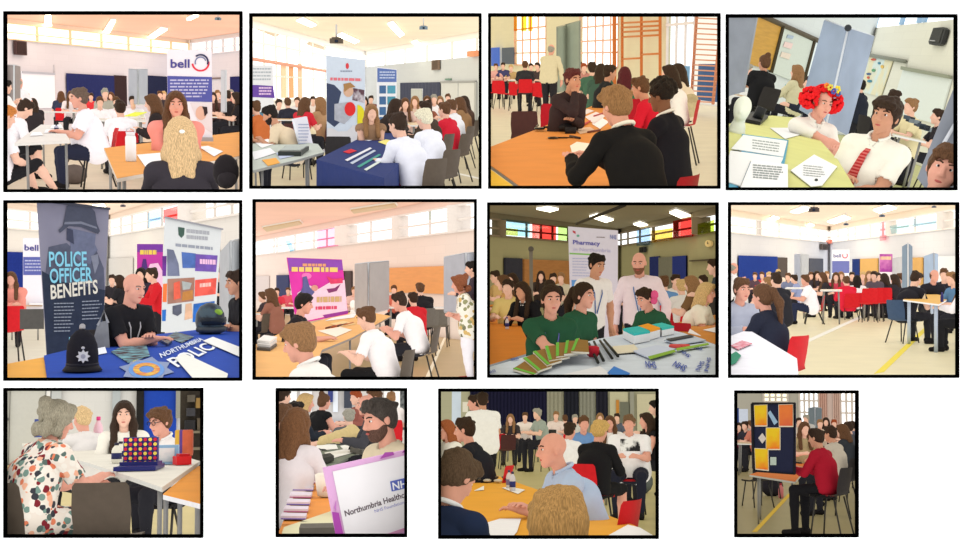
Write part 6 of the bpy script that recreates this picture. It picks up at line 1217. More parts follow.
# ================================================================ ROOM 7: pharmacy stand
def room7():
    P = Panel('room with the nurses in green', *INNER[7], 276, 1.45)
    WL = P.up(490, 33, 620, 45); WR = P.up(620, 45, 716, 31)
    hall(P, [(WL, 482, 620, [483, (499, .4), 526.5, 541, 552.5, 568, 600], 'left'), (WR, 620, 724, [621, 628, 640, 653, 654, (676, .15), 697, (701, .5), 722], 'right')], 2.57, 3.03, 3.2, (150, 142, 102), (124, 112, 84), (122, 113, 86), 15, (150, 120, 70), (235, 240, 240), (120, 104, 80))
    for pts, c, w, pl in (([(499, 219), (526, 222), (526, 237), (499, 235)], (170, 215, 235), 'pale blue, first on the left', WL), ([(502, 228), (514, 229), (514, 236), (502, 235)], (235, 225, 120), 'yellow, low in the first left window', WL), ([(529, 223.5), (552.5, 226), (552.5, 240), (529, 238)], (235, 70, 60), 'red, second on the left', WL), ([(529, 224), (536, 225), (536, 239), (529, 238)], (245, 225, 215), 'cream square beside the left red pane', WL), ([(555, 226), (569, 227.5), (569, 241), (555, 240)], (190, 225, 130), 'yellow green, beside the banner', WL), ([(677, 221), (697, 217), (697, 236.5), (677, 239)], (235, 66, 60), 'red, on the right wall', WR), ([(677, 222), (685, 220.5), (685, 238), (677, 239)], (245, 235, 225), 'cream square beside the right red pane', WR), ([(655, 231), (676, 228), (676, 240), (655, 243)], (240, 200, 90), 'yellow, left of the right red pane', WR), ([(702, 224), (718, 220), (718, 232), (702, 235)], (185, 205, 70), 'yellow green, far right', WR), ([(640, 230), (653, 227), (653, 245), (640, 246)], (170, 200, 235), 'pale blue, beside the speaker', WR)):
        P.one('coloured_pane', pl.poly(pts, .02, .1), mat(c, .05, kind='glass'), 'stained window pane, %s' % w, 'window pane')
    for pts, w in (([(536, 206), (548, 204), (559, 206.5), (550, 209)], 'at the top left of olive ceiling'), ([(589, 214), (597, 211.5), (614, 217.5), (606, 220)], 'above the tall white banner'), ([(633, 222), (640, 219.8), (654, 224.8), (647, 227)], 'above the bald standing man'), ([(669, 210), (676, 207), (692, 213.5), (684, 217)], 'at the right of olive ceiling')): light_strip(P, pts, 3.2, 'yellowish fluorescent strip light %s' % w, True, power=3)
    P.one('cable_trunking', MB().tube([P.onz(576, 224, 3.18) if 0 else P.at(576, 224, 26), P.at(625, 205, 20)], .03, 6), mat((50, 46, 40), .6, .05), 'dark cable run across the olive ceiling', 'cable')
    P.one('wood_panel', WL.rect(522, 260, 568, 289, .06, .02), mat((158, 106, 58), .6, .1, 1.5, 'wood'), 'brown wood panelling low on the left wall', 'panel'); P.one('dark_opening', WL.rect(503, 258, 520, 290, .06, .02), mat((46, 46, 54), .8, .1), 'dark doorway on the left wall', 'door')
    curtain(P, WR, 652, 256.5, 661, 290, (38, 46, 90), 'left dark blue curtain on right wall', folds=4); curtain(P, WR, 661, 257, 675, 290, (110, 108, 90), 'grey curtain between the two dark blue curtains', folds=5); curtain(P, WR, 675, 256, 688, 290, (40, 52, 110), 'right dark blue curtain on right wall', folds=5)
    P.one('wall_rail', WR.rect(692, 259.5, 716, 261, .06, .02), mat((70, 60, 44), .6, .03), 'dark rail on the right wall', 'rail')
    speaker(P, WR, 643.5, 247, 648, 252.5, 'small black wall speaker behind the bald standing man', (40, 40, 40))
    c = WR.px(711, 243.5); t = P.thing('wall_clock', 'round cream wall clock at the right edge', 'clock', c); P.part('clock_face', WR.disc(711, 243.5, 3.2, 3.4, .06, .02), mat((226, 196, 130), .5, .03), t); P.part('clock_hands', WR.poly([(710.8, 243.8), (711.2, 241.5), (711.4, 243.8)], .01, .09, WR.poly([(710.8, 243.3), (712.8, 243.9), (710.8, 244)], .01, .09)), mat((60, 50, 40), .5, .03), t)
    t = P.thing('screen_post', 'grey upright post of a screen on the left', 'post', P.at(531, 320, 24)); P.part('post', MB().tube([P.at(531, 250, 24), P.at(531.5, 320, 24)], .04, 6), mat((120, 112, 100), .5, .05), t); P.part('post_cap', MB().ball(P.at(531, 249, 24), .06, 8), mat((90, 84, 76), .5, .05), t)
    # banner
    B = P.up(568, 15.6, 617, 16); t = P.thing('roll_up_banner', 'tall white pharmacy banner with green line and blue heading', 'banner', B.px(592, 345))
    P.part('banner_sheet', B.poly([(568, 226.5), (617.5, 230.5), (617, 345), (571.5, 345)], .012), mat((214, 210, 224), .6, .02), t); P.part('heading', B.text('Pharmacy', (572.5, 245.6), (599.5, 247), (572.3, 240)), mat((92, 90, 170), .6, .02), t); P.part('subheading', B.text('in Northumbria', (573, 251), (610, 252.4), (573, 247.4), bold=False), mat((180, 176, 214), .6, .02), t)
    P.part('green_line', B.poly([(569, 252.8), (593, 254), (593, 255.4), (569, 254.2)], .003, .012), mat((130, 186, 96), .6, .02), t); P.part('red_mark', B.poly([(572, 230.5), (575, 231.5), (575, 234), (572.5, 232.5)], .003, .012), mat((190, 70, 80), .6, .02), t); P.part('green_mark', B.disc(577.5, 235.8, 1.4, 1.2, .003, .012), mat((110, 170, 150), .6, .02), t); P.part('logo_bar', dashes(B, 596, 236.8, 607, 237.6, 1, .013, .03, .9, 2), mat((130, 120, 120), .6, .02), t); P.part('logo_block', B.text('NHS', (609.5, 239), (615.8, 239.6), (609.5, 234.6)), mat((130, 140, 190), .6, .02), t)
    P.part('small_lettering', dashes(B, 572, 258, 590, 278, 7, .013, .02, .3, 5), mat((176, 180, 210), .6, .02), t); P.part('blue_panel', B.poly([(571, 280), (580, 280), (580, 300), (572, 300)], .003, .012), mat((100, 150, 210), .6, .05), t); P.part('magenta_panel', B.poly([(572, 302), (576, 302), (576.5, 316), (573, 316)], .003, .012), mat((190, 70, 130), .6, .05), t)
    # tables
    table(P, [(484, 306), (509, 301.5), (533, 351.5), (484, 366)], (206, 122, 44), 'orange table with small bottle along the left side', .73, [(528, 348), (506, 304)], (150, 156, 164))
    table(P, [(660, 326), (724, 313), (724, 347), (680, 331.5)], (206, 134, 62), 'orange table at right in front of the blond woman', .82, [(665, 326)], (150, 150, 150))
    cl = [(482, 369), (533, 354.5), (600, 338.5), (660, 327.5), (684, 333), (724, 348), (724, 390), (482, 390)]
    cloth(P, cl, (214, 222, 236), 'white cloth printed with blue lettering over front table', .86, .82); table(P, [(490, 370), (534, 358), (600, 342), (658, 331), (715, 350), (715, 384), (490, 384)], (190, 180, 160), 'plain table hidden under the white printed cloth', .845, [(500, 375), (655, 334)])
    f = P.flat(.867); bl = mat((60, 84, 176), .6, .05)
    for i, (a, b, c, w) in enumerate((((646, 368), (657, 369), (645, 361), 'nearest the folded booklets'), ((672, 366), (684, 372), (676, 361), 'in the middle of the front edge'), ((700, 371), (705, 362), (695, 370), 'second from the right edge'), ((708, 372), (711, 358), (704, 371), 'at the right edge'), ((680, 352), (688, 358), (683, 350), 'beside the green-striped booklet'), ((694, 349), (702, 350.5), (695, 346.5), 'beyond the green-striped booklet'), ((488, 374), (496, 372), (487, 371.5), 'at the left corner'), ((512, 361), (519, 359.5), (511, 359), 'behind the fan of brown notebooks'))):
        P.one('cloth_lettering', f.text('NHS', a, b, c, .003), bl, 'blue lettering on the white cloth, %s' % w, 'lettering', 'blue cloth lettering')
    # fan of notebooks
    for i in range(7):
        q = [[(513, 371), (527, 362), (544, 370), (533, 377)], [(523, 362), (536, 357), (552, 370), (538, 375)], [(533, 357), (548, 353), (562, 366), (547, 371)], [(545, 353), (560, 351), (570, 364), (549, 368)], [(556, 351), (571, 350), (578, 363), (556, 366)], [(566, 350.5), (580, 350), (586, 363), (564, 365)], [(576, 350), (588, 351.5), (589, 365), (571, 364)]][i]
        t = P.thing('notebook', 'brown notebook with green spine, %s from the left in the fan' % _ORD[i], 'notebook', f.px(*q[0]), 0, 'fan of brown notebooks')
        P.part('pages', f.poly(q, .012, i*.012), mat((230, 226, 214), .8, .03), t); P.part('cover', f.poly(q, .003, i*.012+.012), mat((150, 112, 60), .8, .06), t)
        P.part('spine', f.poly([q[0], (q[0][0]+3, q[0][1]-.8), (q[3][0]+3, q[3][1]-.6), q[3]], .002, i*.012+.0155), mat((110, 190, 70), .6, .05), t)
    for i, (a, b) in enumerate((((589, 346), (598, 365.5)), ((594, 344), (603.5, 363.5)), ((600, 343), (612, 361)), ((604, 342), (618, 359)))): P.one('pencil', MB().tube([f.px(*a)+Vector((0, 0, .02)), f.px(*b)+Vector((0, 0, .02))], .011, 6), mat((44, 46, 46), .5, .05), 'black pencil on the printed cloth, %s from the left' % _ORD[i], 'pencil', 'black pencils on the cloth')
    def box(pts, c, h, lab):
        b = f.px(*pts[0]); t = P.thing('leaflet_box', lab, 'box', b); q = f.poly(pts, h); P.part('carton', q, mat((236, 238, 244), .7, .03), t); P.part('lid', f.poly(pts, .02, h), mat(c, .6, .05), t)
    box([(623, 338), (634, 344), (650, 341), (640, 335)], (40, 190, 190), .07, 'white carton with teal lid nearest the leaning nurse'); box([(638, 335), (650, 340), (660, 337), (648, 332)], (246, 160, 30), .07, 'white carton with orange lid in the middle'); box([(652, 332), (662, 336.5), (674, 334), (662, 330)], (50, 196, 190), .06, 'white carton with teal lid farthest right')
    sheet(P, [(633, 352), (657, 346), (676, 350), (650, 359)], 'pale blue booklet with green stripe on printed cloth', (206, 214, 236), .872, 'booklet', .01, cat='booklet'); sheet(P, [(648, 357), (674, 350), (676, 352), (650, 359.5)], 'green stripe leaflet along the pale blue booklet', (140, 180, 70), .88, 'leaflet', .004, cat='leaflet'); sheet(P, [(664, 341), (694, 337), (706, 341), (678, 345)], 'pale booklet behind the green-striped one', (196, 204, 220), .872, 'booklet', .01, cat='booklet'); sheet(P, [(666, 339.5), (690, 335), (694, 336.5), (670, 341)], 'dark slim leaflet beside the pale booklet', (80, 80, 84), .89, 'leaflet', .006, cat='leaflet'); sheet(P, [(676, 349), (708, 343.5), (709, 345), (677, 351)], 'narrow green leaflet at the right of the cloth', (150, 190, 80), .88, 'leaflet', .006, cat='leaflet')
    sheet(P, [(688, 333), (690, 329), (701, 336)], 'white folded paper at the edge of right orange table', (240, 232, 234), .872); sheet(P, [(703, 330), (722, 326), (722, 334)], 'white sheet on the right orange table', (240, 236, 236), .825)
    sheet(P, [(607, 374), (614, 367), (630, 374), (616, 381)], 'bright blue leaflet at the front of printed cloth', (66, 130, 214), .872, 'leaflet', .006, cat='leaflet'); sheet(P, [(560, 376), (600, 367), (612, 376), (580, 385)], 'white printed leaflet in front of the pencils', (236, 236, 244), .872, 'leaflet', .006, cat='leaflet'); sheet(P, [(612, 347), (634, 345), (640, 352), (616, 354)], 'cream leaflet between pencils and cartons', (232, 222, 200), .872, 'leaflet', .006, cat='leaflet')
    P.one('red_pot', MB().lathe(f.px(593, 357), [(.03, 0), (.045, .02), (.045, .07), (.03, .08)], 12), mat((196, 40, 60), .5, .05), 'small red pot beside the pencils', 'pot')
    for i, x in enumerate((676, 683)): P.one('red_token', MB().lathe(f.px(x, 348), [(.05, 0), (.06, .015), (.05, .03)], 12), mat((226, 90, 90), .5, .05), '%s red token beside the green leaflet' % ('left', 'right')[i], 'token')
    bottle(P, 507, 329, 12, 'small water bottle on the left orange table', (200, 190, 190), (50, 50, 110), (70, 60, 130)); bottle(P, 503, 313, 9, 'water bottle among the clutter on left orange table', (210, 200, 196), (90, 70, 80), (120, 90, 130)); bottle(P, 494, 312, 8, 'white cup-like bottle farthest left on orange table', (226, 206, 186), None, (220, 210, 200))
    # people
    G = (42, 86, 62)
    person(P, 551.5, 300, 27, 196, 'nurse in green tunic nearest left, dark hair tied back', G, hair='bun', hc='dark', skin='pink', lean=10, Y=10.4, hpit=4, lanyard=(110, 110, 190), hands=('fold', (-.02, .5, .2)), w=1.0, hem=1)
    person(P, 584.5, 296, 24, 235, 'nurse in green tunic in the middle turning to the right', G, hair='pony', hc='dark', skin='pink', lean=8, Y=11.8, hpit=4, hands=('fold', 'fold'), w=1.0, hem=1)
    person(P, 645, 299, 22, 128, 'nurse in green tunic with pink hair bow leaning over cartons', G, hair='short', hc='dark', skin='pink', lean=24, Y=13.5, hpit=20, w=1.05, s=.92, lanyard=(120, 120, 140), chairc='crimson')
    P.one('hair_bow', MB().ball(P.at(654.5, 295, 13.45), (.045, .03, .055), 10).ball(P.at(654, 300.5, 13.45), (.04, .03, .045), 10), mat((226, 90, 140), .7, .08), 'pink bow at the back of the leaning nurse\'s hair', 'hair bow')
    person(P, 597, 265, 19, 218, 'standing woman in white shirt with short black hair and lanyard', (236, 230, 228), 'short', hair='short', hc='black', skin='tan', pose='stand', Y=14.6, s=1.05, lanyard=(50, 90, 160), hpit=18, hem=1, hands=('down', 'down'), w=1.1)
    person(P, 639, 263, 20, 168, 'standing bald man with beard in pale pink shirt and lanyard', (232, 214, 220), 'long', hair='none', hc='brown', skin='pink', pose='stand', Y=15, s=1.06, lanyard=(70, 120, 180), beard=(120, 80, 60), hpit=14, hem=1, hands=('down', 'down'), w=1.15)
    person(P, 522, 291, 18, 150, 'woman in black jacket leaning at the left orange table', (26, 26, 30), 'long', hair='long', hc='dark', skin='tan', Y=17.2, lean=22, hpit=14, collar=(226, 220, 214))
    person(P, 707, 293, 17, 250, 'blond woman in cream top at right orange table', (230, 224, 206), 'short', hair='bob', hc='blond', skin='pink', Y=15.5, lean=18, w=1.15, chairc='crimson')
    person(P, 714, 267, 14, 90, 'dark figure standing at the right edge', (60, 66, 70), 'long', hair='short', hc='dark', pose='stand', Y=19)
    crowd(P, [(495, 277, 11, 120, (206, 170, 110), 'short', 'dark'), (503, 283, 12, 100, (200, 150, 90), 'bob', 'brown', {'Y': 20}), (512, 280, 12, 150, (40, 40, 44), 'long', 'dark'), (508, 288, 13, 170, (214, 190, 120), 'short', 'dark', {'Y': 18}), (541, 276, 9, 180, (60, 50, 44), 'long', 'dark'), (553, 279, 10, 190, (50, 44, 44), 'short', 'dark'), (561, 278, 9.5, 170, (206, 196, 170), 'short', 'light')], 'behind the nurses on the left')
    crowd(P, [(664, 283, 11, 10, (100, 140, 186), 'short', 'brown', {'chairc': 'red', 'Y': 21}), (676, 281, 11, 200, (226, 222, 214), 'short', 'dark', {'Y': 23}), (681, 287, 11, 20, (220, 216, 210), 'short', 'blond', {'chairc': 'red', 'Y': 20.5}), (691, 284, 12.5, 60, (120, 90, 60), 'long', 'light', {'Y': 19.5}), (703, 281, 10, 90, (60, 56, 54), 'short', 'dark'), (624, 281, 9, 180, (120, 90, 80), 'short', 'brown'), (620, 286, 9, 150, (90, 60, 60), 'long', 'dark')], 'behind the nurses on the right')
    p = P.at(669, 318, 15.5); chair(P, Vector((p.x, 15.5, 0)), math.radians(10), 'red', 'empty red chair beyond the leaning nurse', .46)
room7()
# ================================================================ ROOM 8: wide hall
def room8():
    P = Panel('wide hall with the yellow floor line', *INNER[8], 266, 1.4)
    WL = P.up(731, 41, 829, 60); WR = P.up(829, 60, 956.6, 38)
    hall(P, [(WL, 723, 829, [724, 758, (759, .2), 779, 800, 818, 828], 'left'), (WR, 829, 964, [830, 838, 848, 855, 870, 883, (891, .4), 915, 942, (945, .5), 963], 'right')], 2.53, 3.07, 3.3, (214, 214, 218), (246, 228, 205), (240, 220, 200), 18, (218, 208, 172))
    for pts, c, w in (([(883, 223), (889, 221), (889, 240), (883, 241)], (255, 190, 200), 'pink, in the middle of right wall'), ([(916, 219), (940, 215), (940, 224), (916, 227)], (200, 228, 244), 'pale blue, upper right'), ([(893, 226), (912, 222), (912, 230), (895, 234)], (200, 230, 236), 'greenish blue, beside the pink pane')): P.one('coloured_pane', WR.poly(pts, .02, .1), mat(c, .05, kind='glass'), 'tinted window pane, %s' % w, 'window pane')
    for pts, w in (([(761, 220), (767, 221.5), (780, 216), (774, 214.6)], 'above the navy curtain'), ([(790, 210), (798, 211), (812, 206.5), (804, 204.5)], 'at the top edge of the hall'), ([(799, 225.5), (804, 227), (815, 224), (810, 222)], 'nearest the corner of the hall'), ([(827, 220), (834, 222), (851, 216.5), (844, 213.5)], 'right of the dark projector'), ([(873, 208), (880, 211), (897, 206), (888, 203)], 'at the top right of the hall')): light_strip(P, pts, 3.3, 'white strip light %s' % w)
    projector(P, 814, 210, 28, 10, 'dark ceiling projector in the middle of the hall', (80, 70, 70), .4); projector(P, 846, 224.5, 34, 4.5, 'small grey device hanging from the ceiling, left one', (100, 108, 124), .3); projector(P, 882, 216, 30, 5, 'small grey device hanging from the ceiling, middle one', (100, 112, 130), .3); projector(P, 934, 207, 28, 4, 'small grey device hanging from the ceiling, right one', (110, 118, 130), .3)
    speaker(P, WL, 819, 244, 825, 250, 'dark wall speaker near the corner of the hall', (90, 80, 76)); P.one('wall_box', WR.rect(829.5, 240, 833, 243.5, .15, .02), mat((236, 130, 110), .6, .05), 'small red box on the wall beside the speaker', 'box')
    curtain(P, WL, 737, 256, 776, 282, (34, 60, 140), 'wide navy curtain on the left hall wall'); curtain(P, WL, 776, 257.5, 786, 282, (86, 78, 76), 'dark brown curtain next to the wide navy curtain', folds=4)
    curtain(P, WL, 808, 258.5, 822, 280, (88, 90, 100), 'grey curtain below the wall speaker', folds=5); curtain(P, WR, 854, 259, 861, 282, (30, 50, 110), 'narrow navy curtain right of the swirl banner', folds=3)
    P.one('wood_panel', WR.rect(862, 258.5, 879, 285, .06, .02), mat((206, 160, 90), .6, .05), 'tan wood panel left of the small purple banner', 'shutter'); P.one('wood_panel', WR.rect(912, 257.5, 924, 285, .06, .02), mat((206, 160, 90), .6, .05), 'tan wood panel right of the tall blue screen', 'shutter'); P.one('whiteboard', WR.rect(937, 256, 962, 290, .05, .02), mat((232, 234, 238), .5, .02), 'pale board on the right end of hall wall', 'whiteboard')
    fold_screen(P, [(795, 254.5, 285, 46), (801, 254, 285, 45), (808, 254.5, 285, 46)], (184, 188, 194), 'pale grey folding screen under the clerestory of the hall'); fold_screen(P, [(893, 258, 290, 42), (904, 256, 290, 41)], (186, 188, 194), 'grey folding screen right of the small purple banner'); fold_screen(P, [(903.5, 246, 296, 26), (908, 243.5, 296, 25.6), (911, 246, 296, 26)], (128, 146, 166), 'tall blue grey screen edge in the hall'); fold_screen(P, [(925, 256, 290, 34), (934, 253, 290, 33.5), (937, 254, 290, 34)], (170, 190, 214), 'pale blue folding screen at the right of hall')
    B = P.up(832, 44); t = P.thing('roll_up_banner', 'far white and blue banner with small ring logo in hall', 'banner', B.px(840, 305)); P.part('banner_sheet', B.rect(832, 249.5, 849.5, 306, .01), mat((238, 238, 246), .6, .01), t); P.part('blue_panel', B.rect(832.2, 261, 849.3, 273, .004, .012), mat((110, 118, 184), .6, .03), t); P.part('lettering', B.text('bell', (833.5, 257.5), (841, 257.5), (833.5, 254), .012), mat((100, 100, 160), .6, .01), t); P.part('ring_logo', B.disc(845, 255.5, 2.8, 2.9, .004, .012, None, 18, 150, 400, .7), mat((214, 80, 110), .6, .02), t)
    B = P.up(879, 42); t = P.thing('roll_up_banner', 'small far purple banner in the hall', 'banner', B.px(886, 295)); P.part('banner_sheet', B.rect(879.5, 254, 892.5, 300, .01), mat((156, 60, 150), .6, .15, 2, 'blotch', (200, 120, 180)), t); P.part('heading', dashes(B, 880.5, 256.5, 892, 260, 1, .013, 0, .9, 4), mat((236, 200, 160), .6, .03), t); P.part('white_foot', B.rect(879.7, 272, 892.3, 292, .003, .012), mat((236, 226, 232), .6, .02), t)
    # tables
    cloth(P, [(722, 339), (748.5, 329.5), (797, 358.5), (800, 392), (722, 396)], (238, 238, 246), 'white cloth on the front left table of hall'); table(P, [(724, 341), (748, 332), (793, 359), (795, 386), (724, 390)], (190, 180, 160), 'plain table hidden under white cloth in hall', .725, [(790, 360), (745, 334)])
    sheet(P, [(731, 346), (742, 341), (752, 344), (738, 350)], 'pink and white leaflet on the white cloth', (236, 200, 210), .75, 'leaflet', .006, kind='blotch', c2=(206, 70, 96), cat='leaflet'); sheet(P, [(731, 355), (736, 352), (741, 356), (736, 363), (731, 365)], 'green leaflet on the white cloth at left edge', (50, 140, 110), .75, 'leaflet', .006, cat='leaflet')
    table(P, [(903, 299.5), (939, 304), (951, 297), (933, 293.5), (914, 294.5)], (226, 178, 100), 'orange table with blue bottle at right of the hall', .8, [(909, 299.5), (936, 303), (932, 295)], (240, 240, 244), legc=(190, 204, 226), lr=.03)
    bottle(P, 942, 302, 9, 'dark blue bottle on the right orange table', (50, 50, 110), None, (70, 60, 140), .805); P.one('folded_leaflet', MB().prism([P.onz(922, 299, .805), P.onz(926, 299, .805), P.onz(925, 299, .805)+Vector((0, 0, .1))], (0, 1, 0), .02), mat((226, 210, 180), .7, .05), 'small folded leaflet on the right orange table', 'leaflet')
    far_table(P, 785, 806, 288, 33, (224, 224, 228), 'white table left of the hall in mid distance', 1.2); far_table(P, 820, 842, 288.5, 30, (226, 214, 196), 'pale table beside the red jumper', 1.2); far_table(P, 862, 882, 285, 32, (214, 200, 180), 'pale table behind the row of red chairs', 1.2); far_table(P, 806, 832, 282, 40, (220, 210, 190), 'far pale table under the grey curtain')
    fl = P.flat(0); P.one('floor_line', fl.poly([(874, 374), (884, 372), (929, 328), (924, 328)], .004), mat((226, 206, 70), .6, .05), 'yellow painted line on the hall floor', 'floor line')
    P.one('floor_line', fl.poly([(800, 343), (803, 345), (872, 313), (869, 312)], .004), mat((232, 228, 218), .6, .02), 'white painted line crossing the hall floor', 'floor line')
    # people
    person(P, 762, 297, 21, 62, 'girl in navy t-shirt with long brown ponytail on red chair', (38, 42, 58), hair='pony', hc='brown', skin='pink', lean=12, Y=12.6, hpit=8, chairc='red', bottom=(30, 30, 34))
    person(P, 742, 290, 20, 215, 'boy in grey hooded top smiling beside the ponytail girl', (176, 182, 200), 'long', hair='short', hc='brown', skin='pink', lean=16, Y=13.6, hpit=4)
    person(P, 734, 268, 10.5, -60, 'man in white shirt standing at left edge of the hall', (238, 234, 236), hair='rim', hc='grey', skin='pink', pose='stand', Y=28, hands=('front', 'front'))
    person(P, 776, 280, 12, 40, 'person in black top and shorts behind the ponytail girl', (40, 40, 48), hair='short', hc='dark', Y=21, shorts=True, bottom=(30, 30, 34))
    person(P, 768, 283, 9, 60, 'person in pale cap near the ponytail girl', (60, 56, 60), hair='short', hc='light', Y=26)
    person(P, 805, 280, 10.5, 95, 'woman in white shirt and navy trousers at mid table', (246, 240, 246), bottom=(40, 46, 70), hair='short', hc='brown', skin='pink', w=1.4, belly=.5, Y=30, chairc='red')
    person(P, 846, 281, 11.5, 20, 'person in bright red jumper on the near red chair', (216, 36, 60), 'long', hair='short', hc='brown', Y=33, chairc='red', w=1.1)
    person(P, 857, 280, 10, 0, 'person with black hair in white shirt from behind', (236, 230, 232), hair='long', hc='black', Y=34, chairc='red')
    person(P, 884, 278, 10, 40, 'person in black coat on red chair by small purple banner', (40, 38, 44), 'long', hair='bob', hc='dark', Y=35, chairc='red'); person(P, 894, 279, 10.5, 60, 'person with long dark hair right of the purple banner', (48, 44, 50), 'long', hair='long', hc='dark', Y=34)
    person(P, 916, 279, 13, -40, 'boy in black top bending over the right orange table', (34, 34, 42), hair='short', hc='dark', lean=30, hpit=30, Y=23.5, s=1.08, chairc='navy')
    person(P, 934.5, 276, 11.5, 200, 'bald person in black at the far side of orange table', (36, 36, 44), hair='rim', hc='brown', skin='pink', lean=22, Y=27, s=1.1); person(P, 944, 275, 11, 170, 'person with brown hair in black beside the bald one', (40, 40, 50), hair='short', hc='brown', lean=24, Y=28, s=1.1)
    person(P, 959, 281, 12, 75, 'person in white top on red chair at right edge', (240, 234, 238), 'long', hair='long', hc='brown', Y=21, chairc='red', bottom=(30, 30, 34)); person(P, 952, 279, 10, 120, 'person in blue top near the right edge', (90, 130, 170), hair='short', hc='light', Y=23)
    crowd(P, [(755, 276, 6.5, 180, (90, 70, 80), 'short', 'brown'), (762, 275.5, 6.5, 170, (206, 60, 70), 'short', 'brown'), (769, 276, 7, 190, (226, 190, 170), 'short', 'blond'), (778, 273, 6.5, 180, (226, 206, 190), 'short', 'blond'), (788, 277, 7, 160, (120, 130, 160), 'short', 'brown'), (794, 279, 7.5, 90, (150, 160, 200), 'short', 'dark'), (799, 275, 6, 180, (230, 210, 206), 'short', 'brown'), (811, 276, 7, 190, (200, 160, 150), 'short', 'brown'), (817, 275, 7, 200, (60, 54, 60), 'long', 'dark'), (822, 277, 8, 100, (50, 46, 50), 'long', 'brown', {'chairc': 'red'}), (827, 275, 6.5, 180, (210, 190, 180), 'short', 'light')], 'on the left side of the hall')
    crowd(P, [(836, 277, 8, 180, (206, 70, 90), 'long', 'brown'), (841, 276, 7.5, 190, (214, 130, 130), 'long', 'light'), (852, 276, 7, 180, (60, 50, 50), 'short', 'dark'), (863, 276, 8, 170, (226, 220, 222), 'short', 'blond', {'Y': 38}), (869, 275.5, 7.5, 180, (216, 170, 160), 'long', 'light'), (874, 276, 8, 160, (90, 80, 90), 'short', 'dark', {'chairc': 'red'}), (878, 277, 7.5, 200, (120, 70, 60), 'long', 'dark'), (900, 278, 8, 90, (236, 230, 230), 'short', 'brown'), (905, 279, 8, 110, (226, 216, 214), 'short', 'dark')], 'in the middle of the hall')
    for i, (x, Yd, a) in enumerate(((868, 31.5, 10), (876, 32, -5), (884, 32.5, 0))): p = P.at(x, 285, Yd); chair(P, Vector((p.x, Yd, 0)), math.radians(a), 'red', '%s empty red chair from the left in the hall row' % _ORD[i], .46)
room8()
